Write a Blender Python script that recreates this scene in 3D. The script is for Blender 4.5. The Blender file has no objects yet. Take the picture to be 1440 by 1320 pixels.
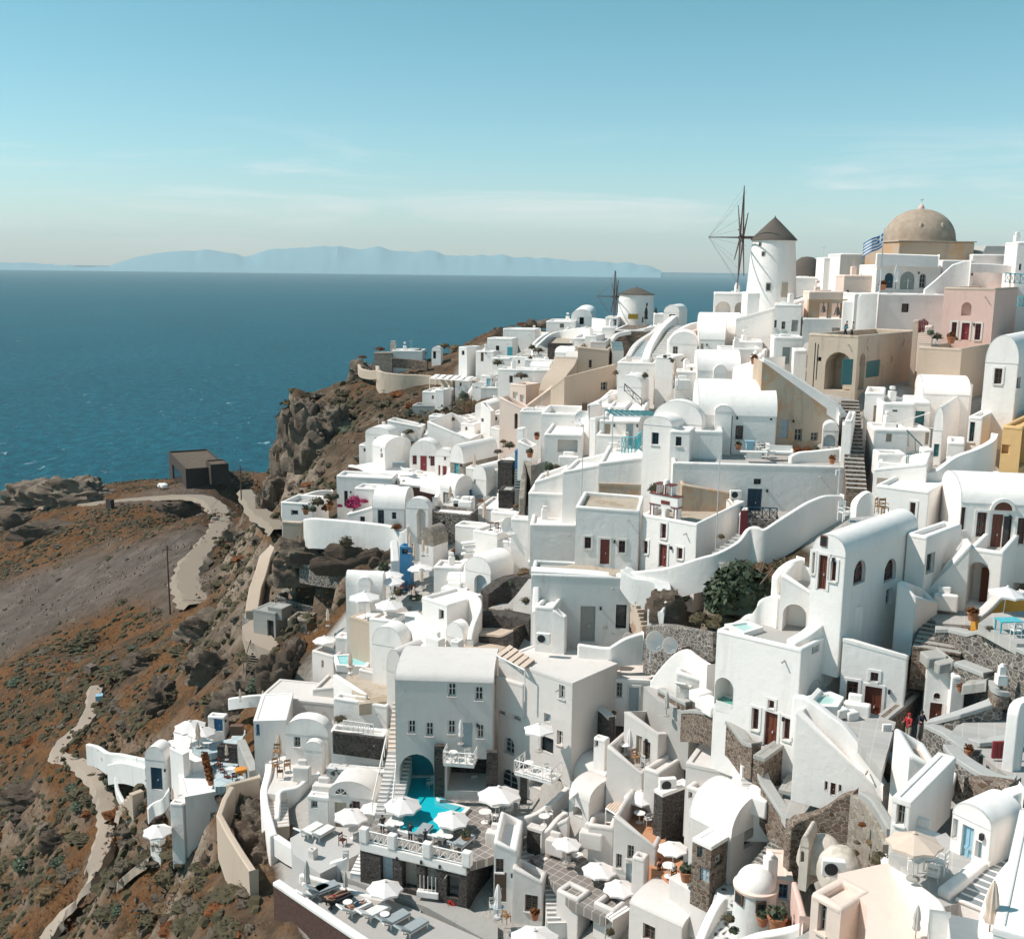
import bpy,math,random
import numpy as np
from mathutils import Vector,Matrix,noise as mnoise
S=bpy.context.scene
COL=S.collection
rng=random.Random(7)
F,CX,CY=1500.0,720.0,660.0
CAMZ=115.0
PITCH=math.atan((660-378.5)/F);ROLL=math.radians(0.68)
cp,sp,cr,sr=math.cos(PITCH),math.sin(PITCH),math.cos(ROLL),math.sin(ROLL)
FW=np.array([0,cp,-sp]);r0=np.array([1.,0,0]);u0=np.array([0,sp,cp])
RT=r0*cr+u0*sr;UP=u0*cr-r0*sr
CAM=np.array([0,0,CAMZ])
cam=bpy.data.objects.new('camera',bpy.data.cameras.new('camera'));COL.objects.link(cam)
cam.data.sensor_width=36;cam.data.sensor_fit='HORIZONTAL';cam.data.lens=36*F/1440
cam.data.clip_start=1;cam.data.clip_end=200000
cam.matrix_world=Matrix(((RT[0],UP[0],-FW[0],0),(RT[1],UP[1],-FW[1],0),(RT[2],UP[2],-FW[2],CAMZ),(0,0,0,1)))
S.camera=cam
def ray(x,y):return FW+(x-CX)/F*RT-(y-CY)/F*UP
def W(x,y,D):return CAM+D*ray(x,y)
def WZ(x,y,z):
    d=ray(x,y);return CAM+d*((z-CAMZ)/d[2])
def proj(P):
    v=np.asarray(P)-CAM;d=v@FW
    return CX+F*(v@RT)/d,CY-F*(v@UP)/d,d
def solvex(C,L,x):
    n=F*RT-(x-CX)*FW
    return-((C-CAM)@n)/(L@n)
def solvey(C,L,y):
    n=-F*UP-(y-CY)*FW
    return-((C-CAM)@n)/(L@n)
ZU=np.array([0,0,1.])
def ztop(C,y):return C[2]+solvey(C,ZU,y)
CTRL=[
(1430,1310,34,1,0,0),(1340,1262,40,1,0,0),(1290,1235,44,1,0,0),(1400,1150,50,1,0,0),(1275,1045,62,1,0,0),(1400,1045,57,1,0,0),
(1380,965,60,1,0,0),(1340,905,64,1,0,0),(1400,852,65,1,0,0),(1300,835,68,1,0,0),(1400,778,70,1,0,0),(1330,700,75,1,0,0),(1420,690,75,1,0,0),
(1250,705,77,1,0,0),(1400,592,84,1,0,0),(1270,655,86,1,0,0),(1230,592,92,1,0,0),(1190,660,86,1,0,0),(1300,552,95,1,0,0),(1200,547,98,1,0,0),
(1150,547,98,1,0,0),(1365,482,105,1,0,0),(1230,468,112,1,0,0),(1300,412,122,1,0,0),(1180,420,124,1,0,0),(1130,402,133,1,0,0),(1085,417,128,1,0,0),
(1020,442,135,1,0,0),(1060,655,91,1,0,0),(1065,726,86,1,0,0),(950,690,92,1,0,0),(1030,785,80,0,0,0),(960,803,85,1,0,0),(850,797,88,1,0,0),
(760,802,92,1,0,0),(1040,862,73,0,0,0),(960,902,75,0,0,0),(850,902,84,1,0,0),(780,907,86,1,0,0),(700,922,88,1,0,0),(650,922,90,1,0,0),
(1085,1048,62,1,0,0),(1000,1003,68,1,0,0),(940,1027,72,1,0,0),(900,1163,72,1,0,0),(1000,1195,66,1,0,0),(960,1248,68,1,0,0),
(1060,1295,58,1,0,0),(1150,1160,57,1,0,0),(860,1292,66,1,0,0),(800,1213,72,1,0,0),(700,1192,74,1,0,0),(600,1165,78,1,0,0),(560,1090,82,1,0,0),
(650,1115,80,1,0,0),(740,1183,74,1,0,0),(560,1255,74,1,0,0),(500,1285,72,1,0,0),(430,1250,72,1,0,0),(480,1185,79,1,0,0),(410,1115,86,1,0,0),
(440,1070,89,1,0,0),(480,1010,91,1,0,0),(560,945,95,1,0,0),(500,935,98,1,0,0),(510,872,101,1,0,0),(560,832,104,1,0,0),(640,795,105,1,0,0),
(600,765,112,1,0,0),(700,765,104,1,0,0),(720,662,118,1,0,0),(640,690,124,1,0,0),(560,700,127,1,0,0),(500,725,125,1,0,0),(440,757,119,.3,0,0),(470,770,115.5,.3,0,0),(520,776,112,.4,0,0),(480,800,112,0,.1,0),(450,800,117,0,.1,0),(430,790,121,0,.1,0),
(600,665,132,1,0,0),(680,592,140,1,0,0),(640,565,150,.2,0,0),(720,562,140,1,0,0),(820,582,125,1,0,0),(900,582,115,1,0,0),(850,642,106,1,0,0),
(780,652,111,1,0,0),(950,542,118,1,0,0),(900,502,140,1,0,0),(820,472,160,.6,0,0),(893,467,165,1,0,0),(770,502,150,.4,0,0),(700,502,165,.8,0,0),
(650,545,166,.5,0,0),(590,552,170,.3,0,0),(540,532,180,.4,0,0),(730,452,185,.3,0,0),(800,442,182,.6,0,0),(630,492,190,0,0,.3),(680,478,190,0,0,.5),
(430,577,181,0,0,0),(418,577,182,0,0,0),(412,585,183,0,0,0),(407,605,184,0,0,0),(400,630,184.5,0,.1,0),(394,660,184.5,0,.1,0),(388,690,183,0,.1,0),(408,700,174,0,.1,0),(426,690,166,0,.1,0),(430,630,177,0,0,0),(455,650,165,0,0,0),(440,690,150,0,.1,0),(475,620,160,0,.1,0),(520,588,163,0,0,0),(560,572,168,0,0,0),
(500,560,176,0,0,0),(470,545,185,0,0,0),(500,540,188,0,0,0),(450,560,184,0,0,0),
(400,765,132,0,.2,0),(430,835,118,.2,.2,0),(372,872,125,.3,.3,0),(400,885,116,.4,.3,0),(400,925,110,0,.2,.5),(350,945,118,0,.2,.1),(330,1005,110,0,.2,.2),
(300,1045,104,.5,.2,.2),(250,1085,104.5,0,.2,.5),(215,1110,106,0,.2,.6),(240,1185,97.5,0,0,.7),(300,1180,94.5,0,0,.6),(330,1150,90,0,0,.3),(330,1250,79,0,.1,.2),(400,1310,71,0,.1,.2),
(280,1300,81,0,.1,.3),(200,1310,92,0,.1,.4),(130,1280,106,0,.1,.8),(150,1200,112,0,.1,.7),(120,1100,126,0,.1,.5),(150,1060,126,0,.1,.5),
(80,1060,136,0,.1,.6),(30,1310,112,0,.1,.8),(20,1200,130,0,.1,.7),(20,1060,152,0,.1,.5),(130,1000,152,0,.1,.1),(200,960,146,0,.1,.4),
(280,930,141,0,0,.2),(0,960,178,0,0,.3),(250,880,166,0,0,.2),(150,900,188,0,0,.4),(320,850,160,0,0,1),(270,842,180,0,.65,.5),(268,815,193,0,.7,.2),(285,765,213,0,.7,.2),(200,805,206,0,.8,.1),
(100,825,226,0,1,0),(0,855,236,0,1,0),(300,755,212,0,.3,.2),(360,765,180,0,.2,.2),(310,712,250,0,.65,.2),(305,735,232,0,.65,.2),(270,694,296,0,.65,.2),(360,695,232,0,.1,.2),
(180,702,300,0,.6,.3),(200,762,228,0,.5,.2),(100,755,262,0,0,.7),(0,765,290,0,0,.5),(80,706,325,0,.4,0),(0,702,340,0,.6,0),(160,692,318,0,.2,.5),
(240,682,330,0,.2,.6),(280,680,330,0,.2,.2),(340,666,335,0,0,.3),(385,662,310,0,0,.1),(250,735,240,0,0,.3),(120,735,275,0,0,.8),
]
HID=[
(-165,370,36),(-120,375,34),(-75,372,38),(-60,340,40),(-150,400,0),(-100,410,0),(-55,400,0),(-200,330,20),(-230,250,0),(-200,180,0),(-150,120,0),(-190,420,0),(-110,90,8),(-80,60,15),(-60,40,22),(-40,25,30),
(-33,215,72),(-10,215,80),(10,205,88),(25,190,95),(-45,200,55),(-40,240,40),(0,245,50),(30,230,60),(-50,270,0),(-20,290,0),(20,290,0),(60,260,20),(60,200,80),(-45,300,0),
(45,150,106),(60,130,112),(80,120,112),(100,120,108),(110,180,40),(120,80,106),(90,80,104),(70,60,99),(60,40,95),(40,20,93),(20,20,85),(0,25,72),(-15,40,62),(100,40,100),(120,20,100),(-20,20,45),
(-30,255,25),(-60,420,0),(0,420,0),(100,420,0),(150,300,0),(160,200,0),(-260,420,0),(-260,60,0),(-130,20,0),
]
_P=[]
for(x,y,D,*m)in CTRL:
    p=W(x,y,D);_P.append((p[0],p[1],p[2]-0.3,m[0],m[1],m[2]))
for(x,y,z)in HID:_P.append((x,y,z,1 if(z>84 and x>0 and y<170)else 0,.1,.2))
_P=np.array(_P)
def _rbf():
    X=_P[:,:2];n=len(X)
    A=np.sqrt(((X[:,None]-X[None])**2).sum(-1))+np.eye(n)*-0.35
    M=np.zeros((n+1,n+1));M[:n,:n]=A;M[n,:n]=1;M[:n,n]=1
    B=np.zeros((n+1,4));B[:n]=_P[:,2:6]
    return np.linalg.solve(M,B)
_Wt=_rbf()
GX0,GY0,GS=-262.,16.,1.25
GNX,GNY=340,328
_gx=GX0+GS*np.arange(GNX);_gy=GY0+GS*np.arange(GNY)
_XX,_YY=np.meshgrid(_gx,_gy)
def _evalrbf(X,Y):
    q=np.stack([X.ravel(),Y.ravel()],1);out=np.zeros((len(q),4))
    for i in range(0,len(q),20000):
        d=np.sqrt(((q[i:i+20000,None]-_P[None,:,:2])**2).sum(-1))
        out[i:i+20000]=d@_Wt[:-1]+_Wt[-1]
    return out.reshape(X.shape+(4,))
_R=_evalrbf(_XX,_YY)
TOWN=np.clip(_R[...,1],0,1);SCREE=np.clip(_R[...,2],0,1);GRASS=np.clip(_R[...,3],0,1)
def vnoise(X,Y,s,seed):
    r=np.random.RandomState(seed);T=r.rand(256,256)*2-1
    x=X/s+1000;y=Y/s+1000
    xi=np.floor(x).astype(int);yi=np.floor(y).astype(int);fx=x-xi;fy=y-yi
    fx=fx*fx*(3-2*fx);fy=fy*fy*(3-2*fy)
    g=lambda a,b:T[a%256,b%256]
    return(g(xi,yi)*(1-fx)+g(xi+1,yi)*fx)*(1-fy)+(g(xi,yi+1)*(1-fx)+g(xi+1,yi+1)*fx)*fy
_gyv,_gxv=np.gradient(_R[...,0],GS);_slope=np.hypot(_gyv,_gxv)
_wild=1-np.clip(TOWN*1.6,0,1)
_n=1.3*vnoise(_XX,_YY,11,1)+0.8*vnoise(_XX,_YY,5,2)+0.5*np.abs(vnoise(_XX,_YY,2.6,3))+.3*vnoise(_XX,_YY,1.4,4)
_n2=np.abs(vnoise(_XX,_YY,7,5))*4.5+np.abs(vnoise(_XX,_YY,3.2,6))*2.4
HZ=_R[...,0]+_wild*(1-np.clip(1.5*SCREE,0,.95))*(1.35*_n*np.clip(.45+_slope*.5,0,1.5)+_n2*np.clip(_slope-.9,0,1.2))-0.7*np.clip(TOWN*1.5,0,1)
HZ=np.maximum(HZ,-3)
def hz(x,y):
    fx=np.clip((np.asarray(x)-GX0)/GS,0,GNX-1.001);fy=np.clip((np.asarray(y)-GY0)/GS,0,GNY-1.001)
    i=fx.astype(int);j=fy.astype(int);a=fx-i;b=fy-j
    return(HZ[j,i]*(1-a)+HZ[j,i+1]*a)*(1-b)+(HZ[j+1,i]*(1-a)+HZ[j+1,i+1]*a)*b
_DD=np.arange(18,430,.4)
def depth(x,y):
    d=ray(x,y);P=CAM+_DD[:,None]*d
    below=P[:,2]<hz(P[:,0],P[:,1])
    k=int(np.argmax(below))
    if not below[k]:return 400.0
    if k==0:return float(_DD[0])
    a,b=P[k-1,2]-hz(P[k-1,0],P[k-1,1]),P[k,2]-hz(P[k,0],P[k,1])
    return float(_DD[k-1]+.4*a/(a-b))
def G(x,y):return W(x,y,depth(x,y))
MATS={}
def newmat(key):
    m=bpy.data.materials.new(key);m.use_nodes=True
    nt=m.node_tree;b=nt.nodes['Principled BSDF'];MATS[key]=m
    return m,nt,b
def nd(nt,t,**kw):
    n=nt.nodes.new(t)
    for k,v in kw.items():
        if k in n.inputs:n.inputs[k].default_value=v
        else:setattr(n,k,v)
    return n
def ramp(nt,fac,stops):
    r=nt.nodes.new('ShaderNodeValToRGB');e=r.color_ramp.elements
    while len(e)<len(stops):e.new(.5)
    for el,(p,c)in zip(e,stops):el.position=p;el.color=(*c,1)
    nt.links.new(fac,r.inputs[0]);return r.outputs[0]
def mix(nt,fac,a,b,mode='MIX'):
    n=nt.nodes.new('ShaderNodeMix');n.data_type='RGBA';n.blend_type=mode
    for s,v in((0,fac),(6,a),(7,b)):
        if isinstance(v,(int,float)):n.inputs[s].default_value=v
        elif isinstance(v,tuple):n.inputs[s].default_value=(*v,1)
        else:nt.links.new(v,n.inputs[s])
    return n.outputs[2]
def ncol(nt,sc,det=3,rough=.6,vec=None,dist=0):
    n=nd(nt,'ShaderNodeTexNoise',Scale=sc,Detail=det,Roughness=rough,Distortion=dist)
    if vec:nt.links.new(vec,n.inputs['Vector'])
    return n.outputs['Fac']
def coords(nt,scale=(1,1,1),rnd=True):
    tc=nt.nodes.new('ShaderNodeTexCoord');mp=nt.nodes.new('ShaderNodeMapping');mp.inputs['Scale'].default_value=scale
    nt.links.new(tc.outputs['Object'],mp.inputs['Vector'])
    if rnd:
        oi=nt.nodes.new('ShaderNodeObjectInfo');ml=nd(nt,'ShaderNodeMath',operation='MULTIPLY');ml.inputs[1].default_value=57.
        nt.links.new(oi.outputs['Random'],ml.inputs[0]);nt.links.new(ml.outputs[0],mp.inputs['Location'])
    return mp.outputs[0]
def bump(nt,b,h,strength=.3,dist=.05):
    n=nd(nt,'ShaderNodeBump',Strength=strength,Distance=dist);nt.links.new(h,n.inputs['Height']);nt.links.new(n.outputs[0],b.inputs['Normal'])
def plaster(key,c,dark=None,amt=.5,patch=None,pth=.66):
    m,nt,b=newmat(key);v=coords(nt);vs=coords(nt,(1.2,1.2,.22))
    d=dark or tuple(x*.8 for x in c)
    f=ramp(nt,ncol(nt,.35,5,.65,v),[(.3,(0,0,0)),(.75,(1,1,1))])
    base=mix(nt,f,tuple(x*.955 for x in c),c)
    st=ramp(nt,ncol(nt,.9,6,.75,vs),[(.52,(0,0,0)),(.8,(amt,)*3)])
    base=mix(nt,st,base,d)
    if patch:
        pm=ramp(nt,ncol(nt,.42,6,.7,v,.4),[(pth,(0,0,0)),(pth+.04,(1,1,1))])
        base=mix(nt,pm,base,patch)
    nt.links.new(base,b.inputs['Base Color']);b.inputs['Roughness'].default_value=.9;b.inputs['Specular IOR Level'].default_value=.25
    bump(nt,b,mix(nt,.6,ncol(nt,2.2,5,.7,v),ncol(nt,.7,3,.6,v)),.5,.12)
    if key in SOFT:
        bv=nd(nt,'ShaderNodeBevel',Radius=.13);bv.samples=3;nt.links.new(bv.outputs[0],b.inputs['Normal'].links[0].from_node.inputs['Normal'])
    return m
SOFT=('white','white2','warm')
def stone(key,cols,mortar,scale=3.2,edge=.06,flat=1.5,bs=.7):
    m,nt,b=newmat(key);v=coords(nt,(1,1,flat))
    wob=mix(nt,.2,v,nd_noise_vec(nt,v))
    ve=nd(nt,'ShaderNodeTexVoronoi',feature='DISTANCE_TO_EDGE',Scale=scale);vc=nd(nt,'ShaderNodeTexVoronoi',Scale=scale)
    nt.links.new(wob,ve.inputs['Vector']);nt.links.new(wob,vc.inputs['Vector'])
    sep=nt.nodes.new('ShaderNodeSeparateColor');nt.links.new(vc.outputs['Color'],sep.inputs[0])
    n=len(cols);c=ramp(nt,sep.outputs[0],[(i/max(1,n-1)*.9+.05,cols[i])for i in range(n)])
    c=mix(nt,1.,c,ramp(nt,ncol(nt,5,4,.7,v),[(.25,(.62,)*3),(.75,(1.25,)*3)]),'MULTIPLY');c=mix(nt,.35,c,ramp(nt,sep.outputs[1],[(0,cols[0]),(1,cols[-1])]))
    e=ramp(nt,ve.outputs['Distance'],[(edge*.5,(0,0,0)),(edge,(1,1,1))])
    out=mix(nt,e,mortar,c)
    nt.links.new(out,b.inputs['Base Color']);b.inputs['Roughness'].default_value=.95;b.inputs['Specular IOR Level'].default_value=.2
    bump(nt,b,mix(nt,.3,e,ncol(nt,6,4,.7,v)),bs,.1);return m
def nd_noise_vec(nt,v):
    n=nd(nt,'ShaderNodeTexNoise',Scale=2.,Detail=2.);nt.links.new(v,n.inputs['Vector']);return n.outputs['Color']
def flatm(key,c,rough=.6,spec=.4,var=.12,sc=3.,**kw):
    m,nt,b=newmat(key);v=coords(nt)
    col=mix(nt,ncol(nt,sc,4,.65,v),tuple(x*(1-var*1.6)for x in c),tuple(min(1,x*(1+var))for x in c))
    nt.links.new(col,b.inputs['Base Color']);b.inputs['Roughness'].default_value=rough;b.inputs['Specular IOR Level'].default_value=spec
    for k,x in kw.items():b.inputs[k.replace('_',' ')].default_value=x
    return m
def tiles(key,c1,c2,mortar,scale=1.,rot=0,msz=.03):
    m,nt,b=newmat(key);tc=nt.nodes.new('ShaderNodeTexCoord');mp=nt.nodes.new('ShaderNodeMapping')
    mp.inputs['Rotation'].default_value=(0,0,rot);nt.links.new(tc.outputs['Object'],mp.inputs['Vector'])
    bt=nd(nt,'ShaderNodeTexBrick',Scale=scale);bt.offset=0;bt.inputs['Color1'].default_value=(*c1,1);bt.inputs['Color2'].default_value=(*c2,1)
    bt.inputs['Mortar'].default_value=(*mortar,1);bt.inputs['Mortar Size'].default_value=msz;bt.inputs['Brick Width'].default_value=1;bt.inputs['Row Height'].default_value=1
    nt.links.new(mp.outputs[0],bt.inputs['Vector'])
    o=mix(nt,.22,bt.outputs[0],ramp(nt,ncol(nt,1.5,5),[(.3,tuple(x*.6 for x in c1)),(.7,tuple(min(1,x*1.3)for x in c2))]))
    nt.links.new(o,b.inputs['Base Color']);b.inputs['Roughness'].default_value=.85;b.inputs['Specular IOR Level'].default_value=.25;return m
def wood(key,c,rough=.55):
    m,nt,b=newmat(key);v=coords(nt,(9,9,.7))
    o=mix(nt,ncol(nt,2,5,.6,v),tuple(x*.6 for x in c),tuple(min(1,x*1.25)for x in c))
    nt.links.new(o,b.inputs['Base Color']);b.inputs['Roughness'].default_value=rough;return m
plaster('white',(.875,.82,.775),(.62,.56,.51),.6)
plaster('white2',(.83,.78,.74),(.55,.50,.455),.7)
plaster('whiteold',(.70,.68,.65),(.42,.38,.34),.9,(.40,.32,.25),.64)
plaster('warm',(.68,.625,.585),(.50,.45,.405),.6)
plaster('cream',(.66,.50,.40),(.48,.36,.28),.5)
plaster('peach',(.78,.62,.53),(.62,.47,.38),.4)
plaster('pink',(.74,.51,.44),(.50,.29,.27),.6)
plaster('beige',(.52,.42,.33),(.27,.22,.18),.8,(.36,.25,.17),.6)
plaster('beigerough',(.50,.40,.31),(.26,.20,.16),1.,(.52,.33,.21),.52)
plaster('ochre',(.64,.31,.055),(.5,.23,.04),.4)
plaster('orange',(.70,.44,.20),(.55,.33,.15),.4)
plaster('sand',(.52,.41,.32),(.38,.29,.22),.6)
plaster('grey',(.42,.41,.39),(.28,.27,.26),.8)
plaster('concrete',(.36,.345,.32),(.22,.21,.19),.9,(.27,.25,.22),.6)
plaster('paving',(.42,.395,.37),(.36,.34,.32),.8)
plaster('roofgrey',(.50,.475,.455),(.46,.44,.42),.7)
plaster('earth',(.46,.38,.30),(.30,.24,.18),.9,(.36,.28,.2),.55)
stone('stonedark',[(.035,.03,.028),(.07,.06,.055),(.05,.035,.03),(.10,.085,.075)],(.13,.12,.11),3.6,.05)
stone('stonebrown',[(.09,.055,.04),(.16,.10,.07),(.20,.15,.115),(.07,.045,.035),(.26,.21,.17)],(.32,.26,.21),3.6,.07)
stone('stonegrey',[(.10,.09,.08),(.22,.19,.165),(.16,.13,.10),(.32,.28,.25),(.08,.07,.065)],(.40,.36,.32),3.2,.08)
stone('stonelight',[(.22,.18,.145),(.36,.31,.26),(.28,.22,.17),(.42,.38,.33)],(.30,.25,.2),3.2,.06)
stone('brickred',[(.10,.055,.045),(.15,.085,.07),(.12,.065,.055)],(.14,.09,.075),5.,.04)
stone('dots',[(.09,.085,.08),(.13,.12,.11),(.07,.06,.06)],(.62,.60,.58),2.6,.34,1)
tiles('diamond',(.20,.175,.16),(.25,.22,.20),(.50,.46,.42),1.6,math.radians(40),.05)
tiles('slab',(.38,.36,.335),(.45,.425,.40),(.52,.495,.465),1.3,.4,.03)
tiles('bluegrid',(.45,.52,.54),(.50,.56,.57),(.17,.27,.31),.9,.5,.03)
tiles('terracotta',(.50,.23,.115),(.58,.29,.16),(.46,.30,.21),2.2,.3,.04)
flatm('glass',(.03,.036,.04),.12,.5,.2)
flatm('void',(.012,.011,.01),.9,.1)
flatm('brown',(.155,.045,.026),.5);wood('timber',(.15,.085,.055));wood('spar',(.085,.05,.04));wood('teak',(.36,.19,.09))
flatm('red',(.26,.035,.04),.5);flatm('blue',(.035,.17,.33),.5);flatm('navy',(.02,.06,.095),.5);flatm('teal',(.035,.15,.16),.5)
flatm('sky',(.30,.50,.60),.5);flatm('turq',(.10,.46,.52),.5);flatm('palegreen',(.30,.34,.31),.6);flatm('greyblue',(.38,.45,.48),.6)
flatm('shed',(.055,.038,.032),.9);flatm('poolwall',(.03,.27,.32),.7);flatm('stairgrey',(.24,.26,.265),.8);flatm('dullgrey',(.36,.34,.31),.7);flatm('tan',(.45,.37,.29),.7);flatm('black',(.02,.02,.022),.6);flatm('metal',(.55,.56,.57),.4,.5)
flatm('paint',(.82,.775,.735),.55);flatm('trim',(.72,.68,.62),.8);flatm('maroon',(.17,.04,.032),.6);flatm('terra',(.40,.16,.08),.8)
flatm('canvas',(.80,.745,.715),.9,.1,.05);flatm('canvas2',(.66,.52,.42),.9,.1,.08);flatm('canvasgrey',(.52,.49,.45),.9,.1,.1);flatm('cushion',(.74,.72,.69),.9,.1)
flatm('cushgrey',(.33,.36,.37),.9,.1);flatm('orangecloth',(.65,.26,.06),.9,.1);flatm('bronze',(.06,.055,.05),.45,.5)
flatm('skin',(.42,.22,.145),.6);flatm('skin2',(.34,.17,.11),.6);flatm('hair',(.03,.02,.016),.6);flatm('redcloth',(.42,.03,.035),.9);flatm('khaki',(.42,.35,.27),.9)
flatm('dusk',(.03,.035,.05),.9);flatm('cyancloth',(.06,.36,.45),.9);flatm('yellow',(.60,.36,.06),.7);flatm('flagblue',(.06,.20,.42),.8)
flatm('bark',(.13,.095,.07),.95);flatm('leafdark',(.06,.078,.04),.55,.4,.5,.9);flatm('leafolive',(.088,.072,.04),.8,.2,.45,.6);flatm('leafdry',(.155,.105,.06),.9,.1,.4,.6)
flatm('leafgrey',(.125,.10,.075),.9,.1,.35,.6);flatm('leafrust',(.17,.065,.026),.9,.1,.4,.6);flatm('bougain',(.40,.045,.13),.8,.2,.4,1.);flatm('flowerred',(.45,.03,.02),.8,.2,.5,2.);flatm('flowerorange',(.5,.19,.05),.8,.2,.5,2.)
wood('thatch',(.115,.095,.078),.95);flatm('domestone',(.42,.325,.25),.95,.15,.3,1.2)
plaster('drum',(.48,.36,.27),(.30,.22,.17),.9,(.50,.31,.18),.5)
plaster('rock',(.34,.265,.20),(.17,.13,.10),1.,(.22,.16,.12),.5)
plaster('ruin',(.62,.55,.48),(.40,.34,.28),1.,(.50,.43,.36),.5);plaster('rockdark',(.185,.135,.10),(.09,.064,.046),1.,(.2,.15,.11),.55)
plaster('road',(.27,.215,.165),(.19,.15,.118),.5)
plaster('pathsand',(.37,.295,.235),(.33,.26,.2),.7)
def rockbump():
    for k in('rock','rockdark'):
        nt=MATS[k].node_tree;b=nt.nodes['Principled BSDF'];v=coords(nt,(.7,.7,2.4))
        bump(nt,b,mix(nt,.5,ncol(nt,.8,9,.8,v,.8),ncol(nt,3.,6,.8,v)),1.,1.2)
rockbump()
def water_pool(key,c):
    m,nt,b=newmat(key);b.inputs['Base Color'].default_value=(*c,1);b.inputs['Roughness'].default_value=.08
    bump(nt,b,ncol(nt,1.6,3),.12,.05);return m
water_pool('poolblue',(.012,.46,.54));water_pool('poolpale',(.30,.60,.60));water_pool('poolgreen',(.11,.34,.29));water_pool('poolmint',(.42,.62,.57))
class MB:
    def __init__(s):s.v=[];s.f=[];s.sm=[]
    def add(s,vs,fs,smooth=False):
        o=len(s.v);s.v+=[tuple(map(float,p))for p in vs]
        for f in fs:s.f.append(tuple(i+o for i in f));s.sm.append(smooth)
    def poly(s,pts):s.add(pts,[tuple(range(len(pts)))])
    def obox(s,O,A,B,Cc):
        O,A,B,Cc=map(np.asarray,(O,A,B,Cc));v=[O,O+A,O+A+B,O+B,O+Cc,O+A+Cc,O+A+B+Cc,O+B+Cc]
        s.add(v,[(3,2,1,0),(4,5,6,7),(0,1,5,4),(1,2,6,5),(2,3,7,6),(3,0,4,7)])
    def box(s,c,sx,sy,sz,rz=0):
        ca,sa=math.cos(rz),math.sin(rz);A=np.array([ca,sa,0])*sx;B=np.array([-sa,ca,0])*sy
        s.obox(np.asarray(c)-A/2-B/2,A,B,(0,0,sz))
    def prism(s,pts,dz):
        n=len(pts);t=[np.asarray(p)for p in pts];b=[p-np.array([0,0,dz])for p in t]
        s.add(t+b,[tuple(range(n)),tuple(range(2*n-1,n-1,-1))]+[(i,n+i,n+(i+1)%n,(i+1)%n)for i in range(n)])
    def tube(s,P,r,n=6,cap=True):
        P=[np.asarray(p,float)for p in P];R=r if isinstance(r,(list,tuple))else[r]*len(P);V=[]
        for i,p in enumerate(P):
            d=P[min(i+1,len(P)-1)]-P[max(i-1,0)];d=d/(np.linalg.norm(d)+1e-9)
            a=np.cross(d,(0,0,1))if abs(d[2])<.95 else np.cross(d,(1,0,0));a/=np.linalg.norm(a);b=np.cross(d,a)
            V+=[p+R[i]*(math.cos(2*math.pi*k/n)*a+math.sin(2*math.pi*k/n)*b)for k in range(n)]
        Fs=[(i*n+k,i*n+(k+1)%n,(i+1)*n+(k+1)%n,(i+1)*n+k)for i in range(len(P)-1)for k in range(n)]
        if cap:Fs+=[tuple(range(n-1,-1,-1)),tuple((len(P)-1)*n+k for k in range(n))]
        s.add(V,Fs,True)
    def lathe(s,c,prof,n=24,a0=0.,a1=2*math.pi,sq=1.):
        full=abs(a1-a0-2*math.pi)<1e-6;m=n if full else n+1;V=[]
        for(r,z)in prof:
            V+=[(c[0]+r*math.cos(a0+(a1-a0)*k/n),c[1]+sq*r*math.sin(a0+(a1-a0)*k/n),c[2]+z)for k in range(m)]
        Fs=[(i*m+k,i*m+(k+1)%m,(i+1)*m+(k+1)%m,(i+1)*m+k)for i in range(len(prof)-1)for k in range(n)]
        s.add(V,Fs,True)
    def cone_oct(s,c,r,h,n=8,rot=0,sag=.0):
        ap=np.array([c[0],c[1],c[2]+h]);ring=[np.array([c[0]+r*math.cos(rot+2*math.pi*k/n),c[1]+r*math.sin(rot+2*math.pi*k/n),c[2]])for k in range(n)]
        for k in range(n):
            a,b=ring[k],ring[(k+1)%n];m=(a+b)/2+np.array([0,0,.02])+(np.array([c[0],c[1],c[2]])-(a+b)/2)*.06
            s.add([ap,a,m,b],[(0,1,2),(0,2,3)])
            lip=np.array([0,0,-.16]);s.add([a,m,b,b+lip,m+lip,a+lip],[(0,5,4,1),(1,4,3,2)])
    def build(s,name,mat,parent=None,bevel=0,seg=2,smooth=None,loc=None):
        me=bpy.data.meshes.new(name);o=bpy.data.objects.new(name,me);COL.objects.link(o)
        base=np.array(parent_base(parent))if parent is not None else np.array(loc if loc is not None else(np.mean(s.v,axis=0)if s.v else(0,0,0)))
        if parent is None:o.location=base
        else:o.parent=parent
        vs=(np.array(s.v)-base).tolist()if s.v else[]
        me.from_pydata(vs,[],s.f)
        me.polygons.foreach_set('use_smooth',[bool(x)for x in s.sm]if smooth is None else[smooth]*len(s.f))
        me.update();me.set_sharp_from_angle(angle=math.radians(40))
        me.materials.append(MATS[mat]if isinstance(mat,str)else mat)
        if bevel:
            md=o.modifiers.new('soft','BEVEL');md.width=bevel;md.segments=seg;md.limit_method='ANGLE';md.angle_limit=math.radians(40)
        return o
_BASE={}
def parent_base(p):
    while p.parent is not None:p=p.parent
    return _BASE[p.name]if p.name in _BASE else tuple(p.location)
def tag(o,label=None,cat=None,group=None,kind=None):
    for k,v in(('label',label),('category',cat),('group',group),('kind',kind)):
        if v:o[k]=v
    return o
def thing(name,label,cat,loc,group=None):
    o=bpy.data.objects.new(name,None);COL.objects.link(o);o.location=tuple(map(float,loc));_BASE[o.name]=tuple(map(float,loc));o.empty_display_size=.3
    return tag(o,label,cat,group)
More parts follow.
